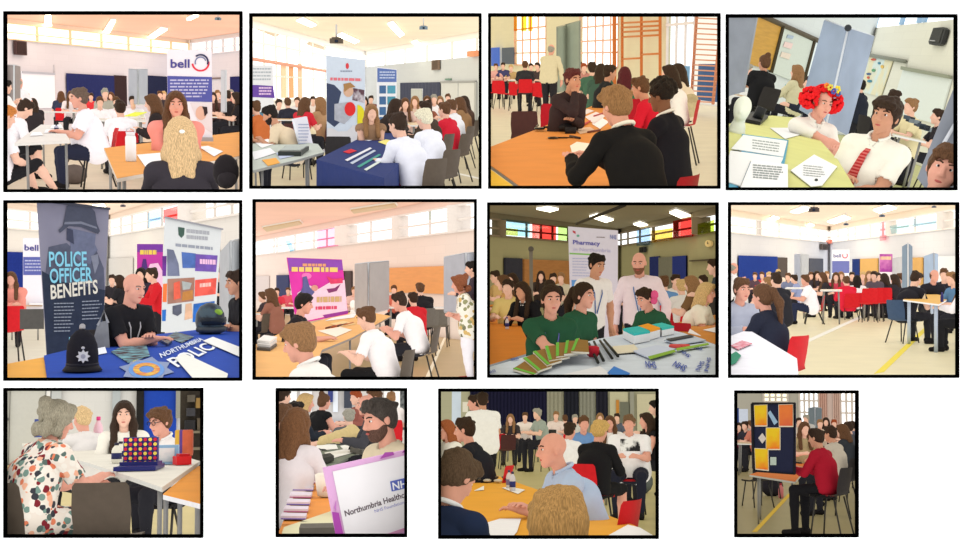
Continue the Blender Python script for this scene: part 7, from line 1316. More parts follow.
# ================================================================ ROOM 9: disc game
def room9():
    P = Panel('room with the disc game', *INNER[9], 405, 1.25)
    fl = P.flat(0)
    P.struct('floor', fl.poly([(-4, 542), (208, 542), (208, 460), (-4, 462)], .02, -.02), mat((206, 190, 134), .4, .06, 1.5))
    W = P.up(6, 28, 200, 28)
    P.struct('wall_back', band(W, -2, 206, 0, 2.2), mat((214, 214, 214), .85, .02, kind='block'))
    d = P.thing('door', 'pale grey double door on the left of back wall', 'door', W.px(24, 462)); P.part('door_leaf', W.rect(10, 385, 45, 463, .06, .02), mat((196, 196, 190), .6, .02), d); P.part('door_frame', W.rect(46, 385, 50, 463, .1, .02), mat((228, 228, 228), .6, .02), d); P.part('door_frame', W.rect(6, 385, 9.5, 463, .1, .02), mat((160, 160, 154), .6, .02), d); P.part('door_handle', W.rect(6.6, 418, 9, 420.5, .08, .12), mat((90, 90, 90), .4, .02), d)
    P.one('grey_pilaster', W.rect(51, 385, 61, 463, .08, .02), mat((190, 194, 196), .7, .02), 'pale grey upright panel right of double door', 'panel')
    P.one('grey_pilaster', W.rect(112, 385, 120, 463, .08, .02), mat((176, 184, 190), .7, .02), 'grey upright strip behind the long-haired girl', 'panel')
    P.one('door_frame', W.rect(136, 385, 143.5, 470, .1, .05), mat((28, 28, 30), .5, .03), 'black door frame left of the blue door', 'door frame'); P.one('blue_door', W.rect(143.5, 385, 176, 470, .06, .04), mat((30, 70, 176), .5, .04), 'bright blue door behind the boy with glasses', 'door'); P.one('door_post', W.rect(175.5, 385, 180, 418, .1, .1), mat((150, 150, 140), .5, .03), 'grey post at the right of blue door', 'post')
    t = P.thing('shelving_unit', 'dark shelving full of clutter at the right edge', 'shelves', W.px(190, 470)-Vector((0, 1.5, 0))); S = P.up(180, 26)
    P.part('back_panel', S.rect(180, 385, 206, 470, .03), mat((60, 54, 48), .7, .1), t)
    for y in (430.5, 447): P.part('shelf', S.rect(176, y, 206, y+2.4, .4, .03), mat((120, 112, 96), .6, .06), t)
    for i, (x, y, w, h, c) in enumerate(((186, 408, 8, 8, (60, 60, 66)), (195, 398, 7, 10, (150, 120, 70)), (184, 420, 10, 10, (44, 44, 48)), (196, 418, 9, 12, (100, 90, 76)), (187, 395, 7, 7, (90, 84, 76)))): P.one('storage_box', S.rect(x, y, x+w, y+h, .3, .05), mat(c, .7, .15, 5), '%s cluttered box on the dark shelving' % ['dark grey', 'tan upper', 'black lower', 'brown right', 'small upper left'][i], 'box')
    P.one('blue_case', P.up(35, 21).rect(35, 419, 44, 437, .2), mat((70, 84, 150), .6, .08), 'blue case standing on the table behind the grey-haired woman', 'case')
    tp = [(22, 443.5), (36, 449), (90, 463), (162.5, 487), (200, 461), (172, 453), (104, 446), (60, 441.5)]
    table(P, tp, (222, 218, 206), 'white table with disc game and bottles', .78, [(160, 484), (197, 461), (40, 448)], (206, 206, 200))
    table(P, [(163, 494), (204, 504), (206, 466), (196, 466)], (222, 146, 52), 'orange table corner at the right in front', .75, [(166, 493), (180, 493), (199, 490)], (226, 226, 230))
    # disc game
    b = P.onz(141, 469, .785); s_ = b.y/FPX; t = P.thing('disc_game', 'upright blue disc game with red and yellow counters', 'game', b, math.radians(-12))
    w, h = 32*s_, 26*s_; P.part('game_board', MB().box((0, 0, .03+h/2), (w, .06, h)), mat((44, 44, 120), .4, .05), t, None, True)
    P.part('game_base', MB().prism([(-w*.6, -.25, 0), (w*.6, -.25, 0), (w*.52, .25, 0), (-w*.52, .25, 0)], (0, 0, 1), .03).box((0, 0, .04), (w*1.1, .2, .03)), mat((40, 44, 110), .4, .05), t, None, True)
    for r in range(6):
        for k in range(7):
            c = (240, 214, 90) if (r+k) % 2 == 0 else (206, 40, 70)
            x = -w/2+w*(k+.5)/7; z = .03+h*(r+.5)/6
            P.part('counter', MB().prism([(x+w*.052*math.cos(a), -.032, z+w*.052*math.sin(a)) for a in [-i*math.pi/6 for i in range(12)]], (0, -1, 0), .008), mat(c, .4, .02), t, None, True)
    for i, (x, y, h_) in enumerate(((116.5, 463, 19), (120.5, 460.5, 18))): bottle(P, x, y, h_, 'small water bottle left of disc game, %s one' % ('front' if i == 0 else 'back'), (226, 222, 206), (40, 44, 90), (40, 40, 60), .785, r=.04)
    bottle(P, 98, 448.5, 30, 'pink bottle with bright pink cap on white table', (236, 196, 210), None, (226, 70, 140), .785, r=.05); bottle(P, 103, 449.5, 16, 'water bottle with dark label beside the pink bottle', (220, 220, 226), (60, 60, 110), (50, 50, 80), .785, r=.04)
    q = P.onz(168, 464, .785); t = P.thing('game_box', 'white and blue game box behind the disc game', 'box', q, math.radians(-8)); s_ = q.y/FPX; P.part('carton', MB().box((0, 0, 9*s_), (20*s_, .1, 18*s_)), mat((140, 176, 206), .6, .04), t, None, True); P.part('cover_picture', MB().box((-1*s_, -.052, 9*s_), (15*s_, .005, 13*s_)), mat((226, 222, 220), .6, .1, 6, 'blotch', (190, 200, 206)), t, None, True)
    q = P.onz(182, 464.5, .785); t = P.thing('card_box', 'bright red card box at the right of white table', 'box', q, math.radians(10)); s_ = q.y/FPX; P.part('carton', MB().box((0, 0, 4*s_), (14*s_, .14, 8*s_)), mat((216, 36, 40), .5, .04), t, None, True); P.part('lid_flap', MB().box((1*s_, 0, 9*s_), (10*s_, .1, 2.5*s_)), mat((190, 30, 36), .5, .04), t, None, True)
    for i, (x, c) in enumerate(((181, (206, 160, 60)), (184, (90, 60, 130)), (187, (190, 90, 60)))): q = P.onz(x, 455.5, .785); P.one('crayon_tub', MB().lathe(q, [(.05, 0), (.055, .02), (.055, .22), (.045, .23)], 12), mat(c, .5, .1), '%s tub behind the red card box' % ('tan', 'purple', 'rust')[i], 'tub')
    # people
    person(P, 58, 420, 29, -62, 'grey-haired woman in bright floral dress on brown chair', (236, 226, 214), 'short', hair='wavy', hc=(150, 144, 126), skin='pink', lean=18, Y=8.8, w=1.3, topkind='floral', topscale=24, hem=1, hpit=18, hands=((-.1, .5, .2), (.08, .5, .24)), bottom=(236, 226, 214), bottomkind='floral', bottomscale=24, shoes=(150, 110, 70))
    chair(P, Vector((P.at(33, 480, 7.9).x, 7.9, 0)), math.radians(-50), 'brown', 'brown chair behind the grey-haired woman in floral dress', .42)
    person(P, 82, 419, 19, 30, 'blond child partly hidden behind the grey-haired woman', (226, 222, 220), hair='short', hc=(206, 176, 130), skin='pink', Y=13.6, hpit=10)
    person(P, 124, 414.5, 22, 176, 'girl with long dark hair in white shirt behind disc game', (240, 236, 224), 'long', hair='long', hc='dark', skin='fair', Y=12.3, hpit=8, lean=8)
    person(P, 160, 422, 24, 128, 'boy with glasses and brown hair behind the disc game', (240, 236, 234), 'short', hair='mop', hc='brown', skin='pink', Y=11.6, hpit=12, glasses=True, tie=(150, 36, 44), collar=(244, 242, 240), chairc='black', lean=10)
    chair(P, Vector((P.at(109, 510, 8.6).x, 8.6, 0)), math.radians(-14), 'brown', 'empty brown chair in front of the white table', .36)
    P.one('floor_line', fl.poly([(4, 514), (30, 506), (30, 508), (4, 517)], .004), mat((226, 186, 80), .6, .05), 'yellow painted line on the floor at left', 'floor line')
room9()
# ================================================================ ROOM 10: lilac-edged sign
def room10():
    P = Panel('room with the lilac-edged sign', *INNER[10], 398, 1.45)
    fl = P.flat(0)
    W = P.up(278, 34, 404, 34)
    P.struct('floor', MB().prism([P.onz(270, 545, 0), P.onz(412, 545, 0), Vector((W.px(412, 400).x, 34, 0)), Vector((W.px(270, 400).x, 34, 0))], (0, 0, 1), -.02), mat((206, 196, 170), .4, .06, 1.5))
    P.struct('wall_back', band(W, 272, 410, 0, 2.0), mat((216, 210, 206), .85, .02, kind='block'))
    for i, (x0, x1, c, w) in enumerate(((290, 297, (250, 250, 250), 'leftmost'), (300, 312, (246, 246, 250), 'second'), (333, 338, (240, 244, 250), 'third'), (384, 402, (252, 252, 250), 'rightmost'))): P.one('bright_panel', W.rect(x0, 388, x1, 412, .04, .02), mat(c, .6, .01), 'bright window painted as a white panel, %s along the back' % w, 'panel')  # bright windows as flat slabs, their daylight put into white paint
    P.one('dark_cabinet', W.rect(344, 388, 352, 408, .1, .04), mat((70, 74, 86), .7, .08), 'dark grey screen behind the seated men', 'screen'); P.one('blue_banner', W.rect(328, 388, 333, 402, .06, .08), mat((60, 70, 130), .6, .06), 'small blue banner far behind the woman in black', 'banner'); P.one('patterned_screen', P.up(400, 24).rect(400, 388, 410, 430, .05), mat((70, 74, 76), .7, .3, 14, 'blotch', (120, 124, 124)), 'dark patterned screen at the right edge', 'screen')
    table(P, [(300, 458), (318, 445), (316, 430), (328, 421), (366, 424), (372, 446), (352, 456), (322, 470)], (120, 128, 112), 'long grey green table covered with papers and model arm', .73, [(318, 466)], (100, 104, 96))
    table(P, [(276, 538), (304, 472), (324, 474), (340, 512), (318, 536)], (232, 150, 70), 'orange table with a row of leaflets in front', .74, [(282, 532)], (160, 160, 150))
    table(P, [(284, 527), (331, 511), (345, 520), (345, 550), (276, 550)], (222, 218, 180), 'cream table corner at the bottom behind the sign', .76, [(290, 540)], (150, 156, 150))
    f = P.flat(.745)
    for i, (pts, w) in enumerate((([(308, 446), (336, 444), (338, 449), (312, 451)], 'nearest the long-haired girl'), ([(324, 453), (346, 449), (356, 452), (334, 458)], 'in front of the model arm'), ([(314, 430), (332, 425), (336, 430), (318, 436)], 'at the far end of the grey green table'), ([(340, 446), (362, 442), (364, 446), (344, 450)], 'beside the bearded man'))): sheet(P, pts, 'white paper %s' % w, (240, 238, 228), .735)
    sheet(P, [(327, 421), (342, 418), (346, 428), (332, 430)], 'pale blue folder in front of woman in black', (150, 176, 210), .78, 'folder', .02, cat='folder')
    hv, hq, _ = surface([Cn(P.at(322, 440, 15.5), P.at(338, 437, 16), .05, .08, k=.04), Cn(P.at(338, 437, 16), P.at(352, 432, 16.4), .08, .09, k=.04), Cn(P.at(352, 432, 16.4), P.at(358, 434, 16.4), .1, .06, k=.04), Cn(P.at(324, 441, 15.4), P.at(319, 443, 15.2), .05, .03, k=.03)], .016)
    c0 = P.at(338, 440, 16); me = npmesh('model_arm', hv-np.array(c0), hq); me.materials.append(mat((206, 184, 130), .6, .05)); o = bpy.data.objects.new('model_arm', me); COL.objects.link(o); o.matrix_world = P.M @ Matrix.Translation(c0); LOC[o.name] = c0; P.objs.append(o); P.props(o, 'tan plastic model arm lying across the grey green table', 'model')
    for i, (pts, c) in enumerate((([(284, 466), (296, 459), (318, 463), (306, 471)], (30, 32, 34)), ([(300, 471), (318, 477), (320, 480), (304, 474)], (50, 60, 90)), ([(306, 463), (330, 458), (334, 461), (314, 466)], (44, 44, 40)), ([(350, 452), (358, 440), (366, 446), (362, 455)], (86, 84, 78)))): P.one('pouch', f.poly(pts, .06), mat(c, .7, .1), '%s pouch on the table edge' % ['big black', 'dark blue', 'long dark', 'grey brown'][i], 'pouch')
    for i in range(6):
        y = 480+i*7.2; x0 = 297-i*3.0; x1 = 316-i*1.8; t = P.thing('leaflet', 'white and purple leaflet, %s from the back of the row' % _ORD[i], 'leaflet', f.px(x0, y), 0, 'row of leaflets on the orange table')
        P.part('leaflet_sheet', P.flat(.75).poly([(x0, y), (x1, y+.4), (x1-1.2, y+3.6), (x0-1.5, y+3.4)], .02), mat((226, 214, 226), .6, .03), t); P.part('purple_band', P.flat(.772).poly([(x0-1.2, y+2.6), (x1-1, y+2.9), (x1-1.2, y+3.6), (x0-1.5, y+3.4)], .004), mat((120, 96, 160) if i % 2 else (176, 90, 120), .6, .05), t)
    q = P.onz(325, 503, .745); P.one('white_dish', MB().lathe(q+Vector((0, .5, 0)), [(.04, 0), (.06, .01), (.075, .1), (.08, .16), (.06, .17)], 18), mat((240, 232, 216), .5, .03), 'white tub between the leaflets and the big sign', 'tub')
    P.one('dark_box', MB().box(P.at(322, 541, 5.6), (.2, .2, .14)), mat((96, 92, 84), .7, .06), 'grey brown box at the bottom behind the sign', 'box')
    # sign board
    B = P.up(322, 4.6, 404, 4.7); t = P.thing('sign_board', 'big white lilac-edged hospital sign in front', 'sign', B.px(340, 534))
    P.part('sign_edge', B.poly([(322.5, 467.5), (414, 447.5), (420, 530), (380, 545), (338, 548)], .03), mat((226, 176, 222), .6, .03), t); P.part('white_face', B.poly([(330, 471), (416, 452), (419, 521), (372, 537), (347, 545), (343, 536)], .003, .031), mat((240, 238, 242), .6, .01, spec=.05), t)
    P.part('purple_edge', B.poly([(329.5, 511), (336, 512), (342, 540), (334, 542)], .003, .031), mat((176, 76, 176), .6, .03), t); P.part('purple_mark', B.poly([(377, 458.5), (382, 452), (390, 451.5), (391, 454.5)], .003, .033), mat((170, 80, 170), .6, .03), t); P.part('lilac_mark', B.poly([(331.5, 507), (333.5, 500), (333.5, 511)], .003, .031), mat((206, 130, 206), .6, .03), t); P.part('purple_mark', B.poly([(399, 452.5), (401, 449.5), (406, 449), (406, 450.5)], .003, .033), mat((150, 60, 150), .6, .03), t)
    P.part('lower_edge', B.poly([(372, 537), (419, 521), (419, 524), (380, 537)], .003, .035), mat((214, 150, 190), .6, .03), t)
    P.part('logo_block', B.poly([(387, 480.9), (410, 475.5), (412, 485.5), (388.6, 490.8)], .003, .034), mat((88, 104, 186), .6, .03), t); P.part('logo_lettering', B.text('NHS', (389.6, 489.6), (408.5, 485.2), (388.6, 482), .039), mat((240, 242, 250), .6, .01), t)
    P.part('lettering', B.text('Northumbria Healthcare', (342.6, 515.8), (410, 494.3), (341.3, 510), .035), mat((96, 84, 92), .6, .02), t); P.part('small_lettering', B.text('NHS Foundation Trust', (372, 512), (412, 499.5), (371.2, 509), .035, bold=False), mat((140, 140, 206), .6, .02), t)
    # people
    person(P, 379.5, 419.5, 36, 118, 'bearded man in beige jumper with dark hair leaning left', (214, 200, 172), 'long', hair='short', hc=(66, 60, 56), skin='pink', lean=18, Y=7.4, hpit=16, beard=(90, 66, 58), w=1.15)
    person(P, 297, 425, 28, -28, 'girl with long brown hair in pale t-shirt seen from behind', (222, 214, 216), hair='long', hc=(106, 72, 46), skin='tan', lean=10, Y=9.6, hpit=10)
    person(P, 283, 416, 20, -40, 'boy with brown hair in white behind the long-haired girl', (236, 232, 230), hair='short', hc='brown', skin='pink', Y=13)
    person(P, 296, 411, 15, -50, 'person with black hair beyond the long-haired girl', (60, 60, 66), hair='short', hc='black', Y=16.5)
    person(P, 306, 403, 15, -75, 'blond person in dark jacket leaning over table on the left', (38, 44, 54), 'long', hair='bob', hc='blond', skin='pink', Y=17, lean=16)
    person(P, 324.5, 402, 12, -55, 'woman in sleeveless black dress with brown hair', (26, 26, 28), 'none', hair='bun', hc='brown', skin='pink', Y=20, w=1.2, lean=14)
    person(P, 349, 417, 13, 10, 'person in dark grey jacket seen from behind in the middle', (92, 94, 96), 'long', hair='short', hc='grey', Y=19, w=1.2)
    person(P, 365.5, 405, 15, 95, 'balding man in dark jacket behind the bearded man', (66, 66, 72), 'long', hair='rim', hc='grey', skin='pink', Y=15)
    person(P, 374, 396, 13, 100, 'man in dark suit at the top behind the balding man', (48, 46, 54), 'long', hair='short', hc='brown', skin='pink', Y=17)
    person(P, 391, 399, 9, 0, 'person in white shirt on red chair at the back', (240, 236, 232), hair='short', hc='light', Y=22, chairc='red')
    person(P, 284, 397, 14, -60, 'person in dark top at the top left corner', (50, 48, 50), 'long', hair='short', hc='dark', pose='stand', Y=19)
    person(P, 356, 398, 10, 120, 'person with reddish hair far behind the balding man', (150, 90, 80), 'long', hair='short', hc='red', Y=21)
room10()
# ================================================================ ROOM 11: bald man in pale blue
def room11():
    P = Panel('room with the bald man in pale blue', *INNER[11], 408, 1.5)
    fl = P.flat(0); W = P.up(441, 44, 656, 44)
    P.struct('floor', MB().prism([P.onz(432, 546, 0), P.onz(666, 546, 0), Vector((W.px(666, 400).x, 44, 0)), Vector((W.px(432, 400).x, 44, 0))], (0, 0, 1), -.02), mat((182, 170, 118), .4, .06, 1.5))
    P.struct('wall_back', band(W, 434, 664, 0, 2.6), mat((176, 174, 148), .85, .02, kind='block'))
    curtain(P, W, 470, 386, 547, 450, (34, 34, 62), 'long navy curtain across the back wall', folds=22); curtain(P, W, 547, 386, 563, 450, (160, 158, 140), 'pale grey curtain right of the long navy one', folds=4); curtain(P, W, 564, 386, 579, 450, (40, 42, 54), 'narrow dark curtain above the boy in blue', folds=4); curtain(P, W, 580, 386, 595, 450, (150, 150, 138), 'grey curtain between two narrow dark curtains', folds=4); curtain(P, W, 596, 386, 608, 450, (40, 40, 54), 'narrow dark curtain left of the cream doors', folds=3)
    P.one('bright_panel', P.up(452, 30).rect(452, 386, 461, 425, .05), mat((206, 220, 240), .6, .02), 'pale blue bright strip at the upper left', 'panel'); P.one('wall_dispenser', P.up(464, 30).rect(463, 402, 468, 412, .15), mat((226, 222, 210), .5, .02), 'small cream box beside the standing man', 'box')
    d = P.thing('double_door', 'cream double doors with wood edge at right', 'door', W.px(625, 455)); P.part('door_leaf', W.rect(610, 392, 628, 455, .06, .02), mat((190, 186, 158), .6, .03), d); P.part('door_glass', W.rect(620, 402, 629, 440, .02, .09), mat((110, 112, 100), .3, .05), d); P.part('wood_edge', W.rect(616, 400, 619, 440, .03, .09), mat((190, 130, 60), .5, .05), d); P.part('door_frame', W.rect(630, 386, 634, 455, .12, .02), mat((150, 150, 138), .6, .02), d); P.part('door_leaf', W.rect(637, 394, 660, 455, .06, .02), mat((198, 192, 164), .6, .03), d)
    table(P, [(466, 474), (481, 470), (556, 496), (634, 525), (668, 545), (600, 552), (440, 552), (436, 500)], (234, 168, 60), 'yellow orange table shared by bald man and pupils', .73, [(620, 524), (478, 474)], (226, 220, 200))
    far_table(P, 602, 642, 453, 19, (206, 206, 196), 'pale grey table before the large woman in white', 1.0); far_table(P, 505, 540, 428.5, 34, (190, 176, 130), 'far tan table under the navy curtain'); far_table(P, 575, 605, 441, 24, (214, 210, 196), 'far pale table of the boy in blue', .8)
    sheet(P, [(482, 537), (487, 523), (500, 519), (521, 519), (517, 532), (510, 540)], 'white paper under the hand of the near boy', (244, 244, 248), .735); sheet(P, [(606, 537), (628, 525), (640, 528), (660, 540)], 'white paper at the bottom right of orange table', (244, 244, 248), .735); sheet(P, [(474, 491), (484, 486), (484, 490)], 'small white paper behind the near boy\'s head', (240, 236, 226), .735); sheet(P, [(502, 488), (510, 487), (525, 490), (518, 494)], 'white napkin under the water bottles', (240, 236, 230), .735)
    bottle(P, 509, 488.5, 18, 'water bottle behind on the white napkin', (206, 200, 196), (120, 110, 140), (70, 66, 90)); bottle(P, 512.5, 491, 19, 'water bottle in front with dark blue label', (206, 206, 214), (50, 56, 120), (60, 60, 90))
    q = P.onz(492, 482.5, .735); t = P.thing('sunglasses', 'pale sunglasses lying on the orange table', 'sunglasses', q); P.part('lenses', MB().ball((-.05, 0, .02), (.045, .06, .018), 10).ball((.06, -.03, .02), (.045, .06, .018), 10), mat((200, 190, 170), .3, .1), t, None, True); P.part('arms', MB().tube([(-.14, 0, .03), (.05, .25, .04)], .012).tube([(.15, 0, .03), (.1, .25, .04)], .012), mat((90, 84, 76), .4, .05), t, None, True)
    # people
    person(P, 552, 450, 31, 108, 'bald man in pale blue shirt leaning on orange table', (176, 196, 226), 'short', hair='none', hc='brown', skin='pink', lean=26, Y=8.6, hpit=6, collar=(186, 204, 232), w=1.15, hands=((.0, .52, .2), (.02, .5, .22)))
    p = P.at(600, 500, 8.3); chair(P, Vector((p.x, 8.4, 0)), math.radians(64), 'red', 'red plastic chair under the bald man', .5); p = P.at(541, 500, 9.6); chair(P, Vector((p.x+.1, 10.3, 0)), math.radians(150), 'red', 'red plastic chair left of the bald man', .46)
    person(P, 457, 478, 40, -38, 'near boy with thick brown hair in navy jumper writing', (34, 46, 76), 'long', hair='mop', hc=(84, 66, 52), skin='pink', lean=18, Y=6.2, hpit=36, collar=(240, 240, 244), w=1.1, hands=((.1, .45, .16), (.0, .5, .2)))
    person(P, 558, 533, 62, 4, 'head of a blond pupil at the bottom edge', (40, 44, 60), 'long', hair='mop', hc=(176, 136, 86), skin='pink', Y=3.7, hpit=6)
    person(P, 464.5, 430, 21, 78, 'officer in black uniform with pale epaulettes on the left', (32, 34, 42), 'short', hair='short', hc='dark', skin='pink', lean=18, Y=12.8, w=1.15, chairc='red')
    person(P, 446, 430, 17, 120, 'auburn-haired woman in white top at left edge', (236, 232, 222), 'short', hair='bob', hc=(150, 84, 50), skin='pink', Y=16, w=1.2)
    person(P, 482.5, 401, 14.5, 10, 'standing man in white shirt seen from behind', (240, 238, 234), 'short', hair='short', hc='dark', skin='tan', pose='stand', Y=18.5, w=1.25, hem=1, bottom=(30, 30, 34))
    person(P, 474, 403, 13, 100, 'pink-faced person hidden by the standing man in white', (226, 220, 218), 'long', hair='short', hc='dark', skin='pink', pose='stand', Y=20)
    person(P, 600, 431, 18, -32, 'blond boy from behind in black jumper on red chair', (28, 28, 32), 'long', hair='mop', hc=(196, 160, 96), skin='pink', Y=14.6, lean=14, chairc='red', w=1.15, shorts=True, bottom=(28, 28, 32))
    person(P, 570, 431, 13.5, -30, 'child with dark hair in white beside the blond boy', (240, 238, 238), hair='short', hc='dark', skin='pink', Y=19, lean=14)
    person(P, 584, 424, 13.5, 190, 'boy in blue polo shirt facing the viewer', (110, 150, 200), hair='short', hc='brown', skin='pink', Y=20, lean=14)
    person(P, 629, 424, 17.5, 172, 'large woman in white shirt with hands on grey table', (240, 238, 240), hair='short', hc=(110, 84, 60), skin='pink', Y=17, w=1.55, belly=.6, lean=12, chairc='red', bottom=(34, 36, 50))
    person(P, 610, 423, 12, 170, 'girl in white top behind the grey table', (236, 230, 226), hair='long', hc='brown', skin='pink', Y=22, lean=12)
    person(P, 646, 421, 14, 110, 'woman in black sleeveless top with dark hair at right', (28, 26, 30), 'none', hair='long', hc='dark', skin='pink', Y=19.5)
    person(P, 655, 408, 13, 90, 'person in black standing at the right edge', (24, 24, 28), 'long', hair='short', hc='black', pose='stand', Y=21)
    crowd(P, [(510.5, 419, 8.5, 175, (60, 54, 56), 'long', 'light'), (525, 417, 8, 180, (236, 224, 216), 'short', 'brown'), (537, 414, 10, 120, (156, 166, 156), 'short', 'grey', {'chairc': 'black', 'Y': 29}), (556, 416, 8, 180, (230, 214, 206), 'short', 'light'), (565, 419, 7.5, 10, (206, 40, 46), 'short', 'brown', {'chairc': 'red'}), (575, 419, 8, 190, (206, 206, 200), 'short', 'grey'), (600, 418, 8.5, 180, (200, 160, 90), 'long', 'light'), (617, 418, 8, 170, (90, 96, 110), 'short', 'dark')], 'under the far curtains')
    for i, (x, y, Yd, c) in enumerate(((497, 436, 31, 'crimson'), (507, 440, 30, 'maroon'))): p = P.at(x, y, Yd); chair(P, Vector((p.x, Yd, 0)), math.radians(10), c, 'empty %s chair in front of the navy curtain' % c, .46)
    t = P.thing('rucksack', 'grey bag on the floor beside the large woman', 'bag', P.onz(642, 493, 0)); P.part('bag_body', MB().ball((0, 0, .2), (.2, .16, .22), 14), mat((96, 102, 98), .85, .12, 10), t, None, True); P.part('bag_strap', MB().tube([(-.1, 0, .36), (0, 0, .5), (.1, 0, .36)], .02), mat((70, 74, 70), .8, .1), t, None, True)
    q = P.at(630, 445, 16.3); P.one('patterned_box', MB().box(q, (.26, .1, .16)), mat((240, 240, 240), .6, .1, 9, 'blotch', (40, 40, 44)), 'white and black patterned box in hands of large woman', 'box')
room11()
# ================================================================ ROOM 12: navy pinboard
def room12():
    P = Panel('room with the navy pinboard', *INNER[12], 410, 1.7)
    fl = P.flat(0); W = P.up(737.5, 58, 856, 58)
    P.struct('floor', MB().prism([P.onz(728, 545, 0), P.onz(866, 545, 0), Vector((W.px(866, 430).x, 58, 0)), Vector((W.px(728, 430).x, 58, 0))], (0, 0, 1), -.02), mat((150, 138, 98), .35, .06, 1.2))
    wm = mat((176, 172, 160), .85, .02, kind='block'); zt = W.px(800, 389).z; z1 = W.px(800, 402).z; z2 = W.px(800, 424).z
    P.struct('wall_back_1', band(W, 730, 764, 0, zt), wm); P.struct('wall_back_2', band(W, 764, 788, 0, z1), wm); P.struct('wall_back_3', band(W, 788, 800, 0, zt), wm); P.struct('wall_back_4', band(W, 800, 819, 0, z2), wm); P.struct('wall_back_5', band(W, 819, 841, 0, zt), mat((206, 184, 174), .85, .03)); P.struct('wall_back_6', band(W, 841, 864, 0, z2), wm)
    for n, (x0, x1, za, c) in enumerate(((764, 788, z1, (255, 246, 200)), (800, 819, z2, (250, 252, 255)), (841, 864, z2, (252, 246, 246)))):
        mb = MB()
        for i in range(5): a = W.px(x0+(x1-x0)*i/4, 430); mb.box(Vector((a.x, a.y, (za+zt)/2)), (.1, .1, zt-za))
        a = W.px(x0, 430); b = W.px(x1, 430)
        for k in range(4): z = za+(zt-za)*k/3; mb.prism([Vector((a.x, a.y, z-.04)), Vector((b.x, b.y, z-.04)), Vector((b.x, b.y, z+.04)), Vector((a.x, a.y, z+.04))], W.n, .08)
        P.struct('window_%d' % (n+1), mb, mat((206, 196, 186), .6, .03)); P.struct('window_%d_pane' % (n+1), band(W, x0, x1, za, zt, .03), mat(c, .05, kind='glass'))
    curtain(P, W, 819, 390, 827, 428, (214, 176, 160), 'pinkish curtain right of the tall white window', folds=4); curtain(P, W, 833, 390, 841, 428, (216, 186, 172), 'pinkish curtain left of the right-hand window', folds=4)
    fold_screen(P, [(809, 408, 440, 40), (815, 407, 440, 39.5), (821, 408, 440, 40)], (110, 122, 130), 'blue grey folding screen in front of tall white window')
    P.one('display_screen', P.up(738, 40).rect(739, 409, 748, 424, .06), mat((206, 216, 236), .5, .03), 'pale bright display at the far left', 'screen'); P.one('blue_screen', P.up(736, 40).rect(735, 408, 739, 428, .06), mat((50, 70, 130), .6, .05), 'blue panel at the far left edge', 'panel')
    tb = table(P, [(749.5, 474.5), (795, 481.5), (812, 462), (819, 440), (806, 441), (795, 452), (777, 466)], (206, 116, 56), 'orange table with the navy pinboard standing on it', .73, [(758, 474.5), (792, 479.5), (760, 472)], (176, 176, 164))
    far_table(P, 736, 760, 438, 32, (196, 176, 140), 'far table of the group at left edge', 1.2)
    sheet(P, [(799, 458), (806, 448), (815, 448), (808, 462)], 'white poster sheets on table behind pinboard', (236, 232, 220), .735, 'paper', .004, kind='blotch', c2=(226, 190, 130), scale=5); sheet(P, [(808, 446), (812, 441.5), (818, 441.5), (815, 447)], 'yellow sheet farther along the orange table', (236, 206, 90), .735)
    # pinboard
    B = P.up(752, 17.3, 796, 17.0); t = P.thing('pinboard', 'navy pinboard with orange and yellow posters', 'pinboard', B.px(775, 474))
    P.part('board', B.poly([(754, 403.5), (796, 403), (796, 474), (755.5, 471)], .04), mat((34, 38, 62), .8, .05), t); P.part('frame', MB().tube([B.px(*p)-B.n*-.05 for p in ((754, 403.5), (796, 403), (796, 474), (755.5, 471), (754, 403.5))], .018, 6), mat((30, 30, 34), .5, .05), t)
    P.part('side_wing', MB().prism([B.px(754, 403.5), B.px(755.5, 471), B.px(755.5, 471)+Vector((-.05, .9, 0)), B.px(754, 403.5)+Vector((-.05, .9, 0))], (-1, 0, 0), .03), mat((26, 28, 44), .8, .05), t)
    def poster(pts, c, c2, lab):
        o = P.thing('poster', lab, 'poster', B.px(*pts[0]), 0, 'posters pinned on the navy board'); P.part('poster_sheet', B.poly(pts, .006, .042), mat((226, 214, 190), .7, .02), o); x = [p[0] for p in pts]; y = [p[1] for p in pts]; cx_, cy_ = sum(x)/4, sum(y)/4
        P.part('poster_print', B.poly([(cx_+(a-cx_)*.92, cy_+(b-cy_)*.92-.3) for a, b in pts], .003, .049), mat(c, .7, .2, 2.2, 'blotch', c2), o); return o
    Og = (226, 110, 40); Ye = (226, 190, 40)
    poster([(755.5, 405), (769, 404.5), (769, 426.5), (756.5, 426.5)], Og, Ye, 'orange and yellow poster at the top left of pinboard'); poster([(780, 404.5), (795, 404), (795, 427), (780.5, 427)], (206, 96, 64), (222, 120, 60), 'red orange poster at the top right of pinboard'); poster([(767.5, 427.5), (782, 427.5), (782, 450), (767.5, 450)], Og, Ye, 'orange and yellow poster in the middle of pinboard'); poster([(756, 448), (770, 448.5), (770.5, 471), (757, 469.5)], Og, Ye, 'orange and yellow poster at the bottom left of pinboard')
    for pts, c, w in (([(769.5, 413), (772, 410.5), (779.5, 422), (776, 425)], (150, 180, 206), 'pale blue slanted card on the pinboard'), ([(760, 438), (764, 433), (768, 438.5), (764, 443.5)], (206, 196, 190), 'small pale diamond card on the pinboard'), ([(772, 457), (778, 457), (778, 465), (772, 465)], (176, 190, 180), 'small grey green card low on the pinboard')): P.one('card', B.poly(pts, .006, .045), mat(c, .7, .1), w, 'card')
    # people
    person(P, 816, 438, 14.5, 62, 'boy in red jumper with dark hair on dark chair', (160, 24, 44), 'long', hair='short', hc='dark', skin='tan', Y=17.2, bottom=(24, 24, 28), chairc='black', lean=12, hpit=12)
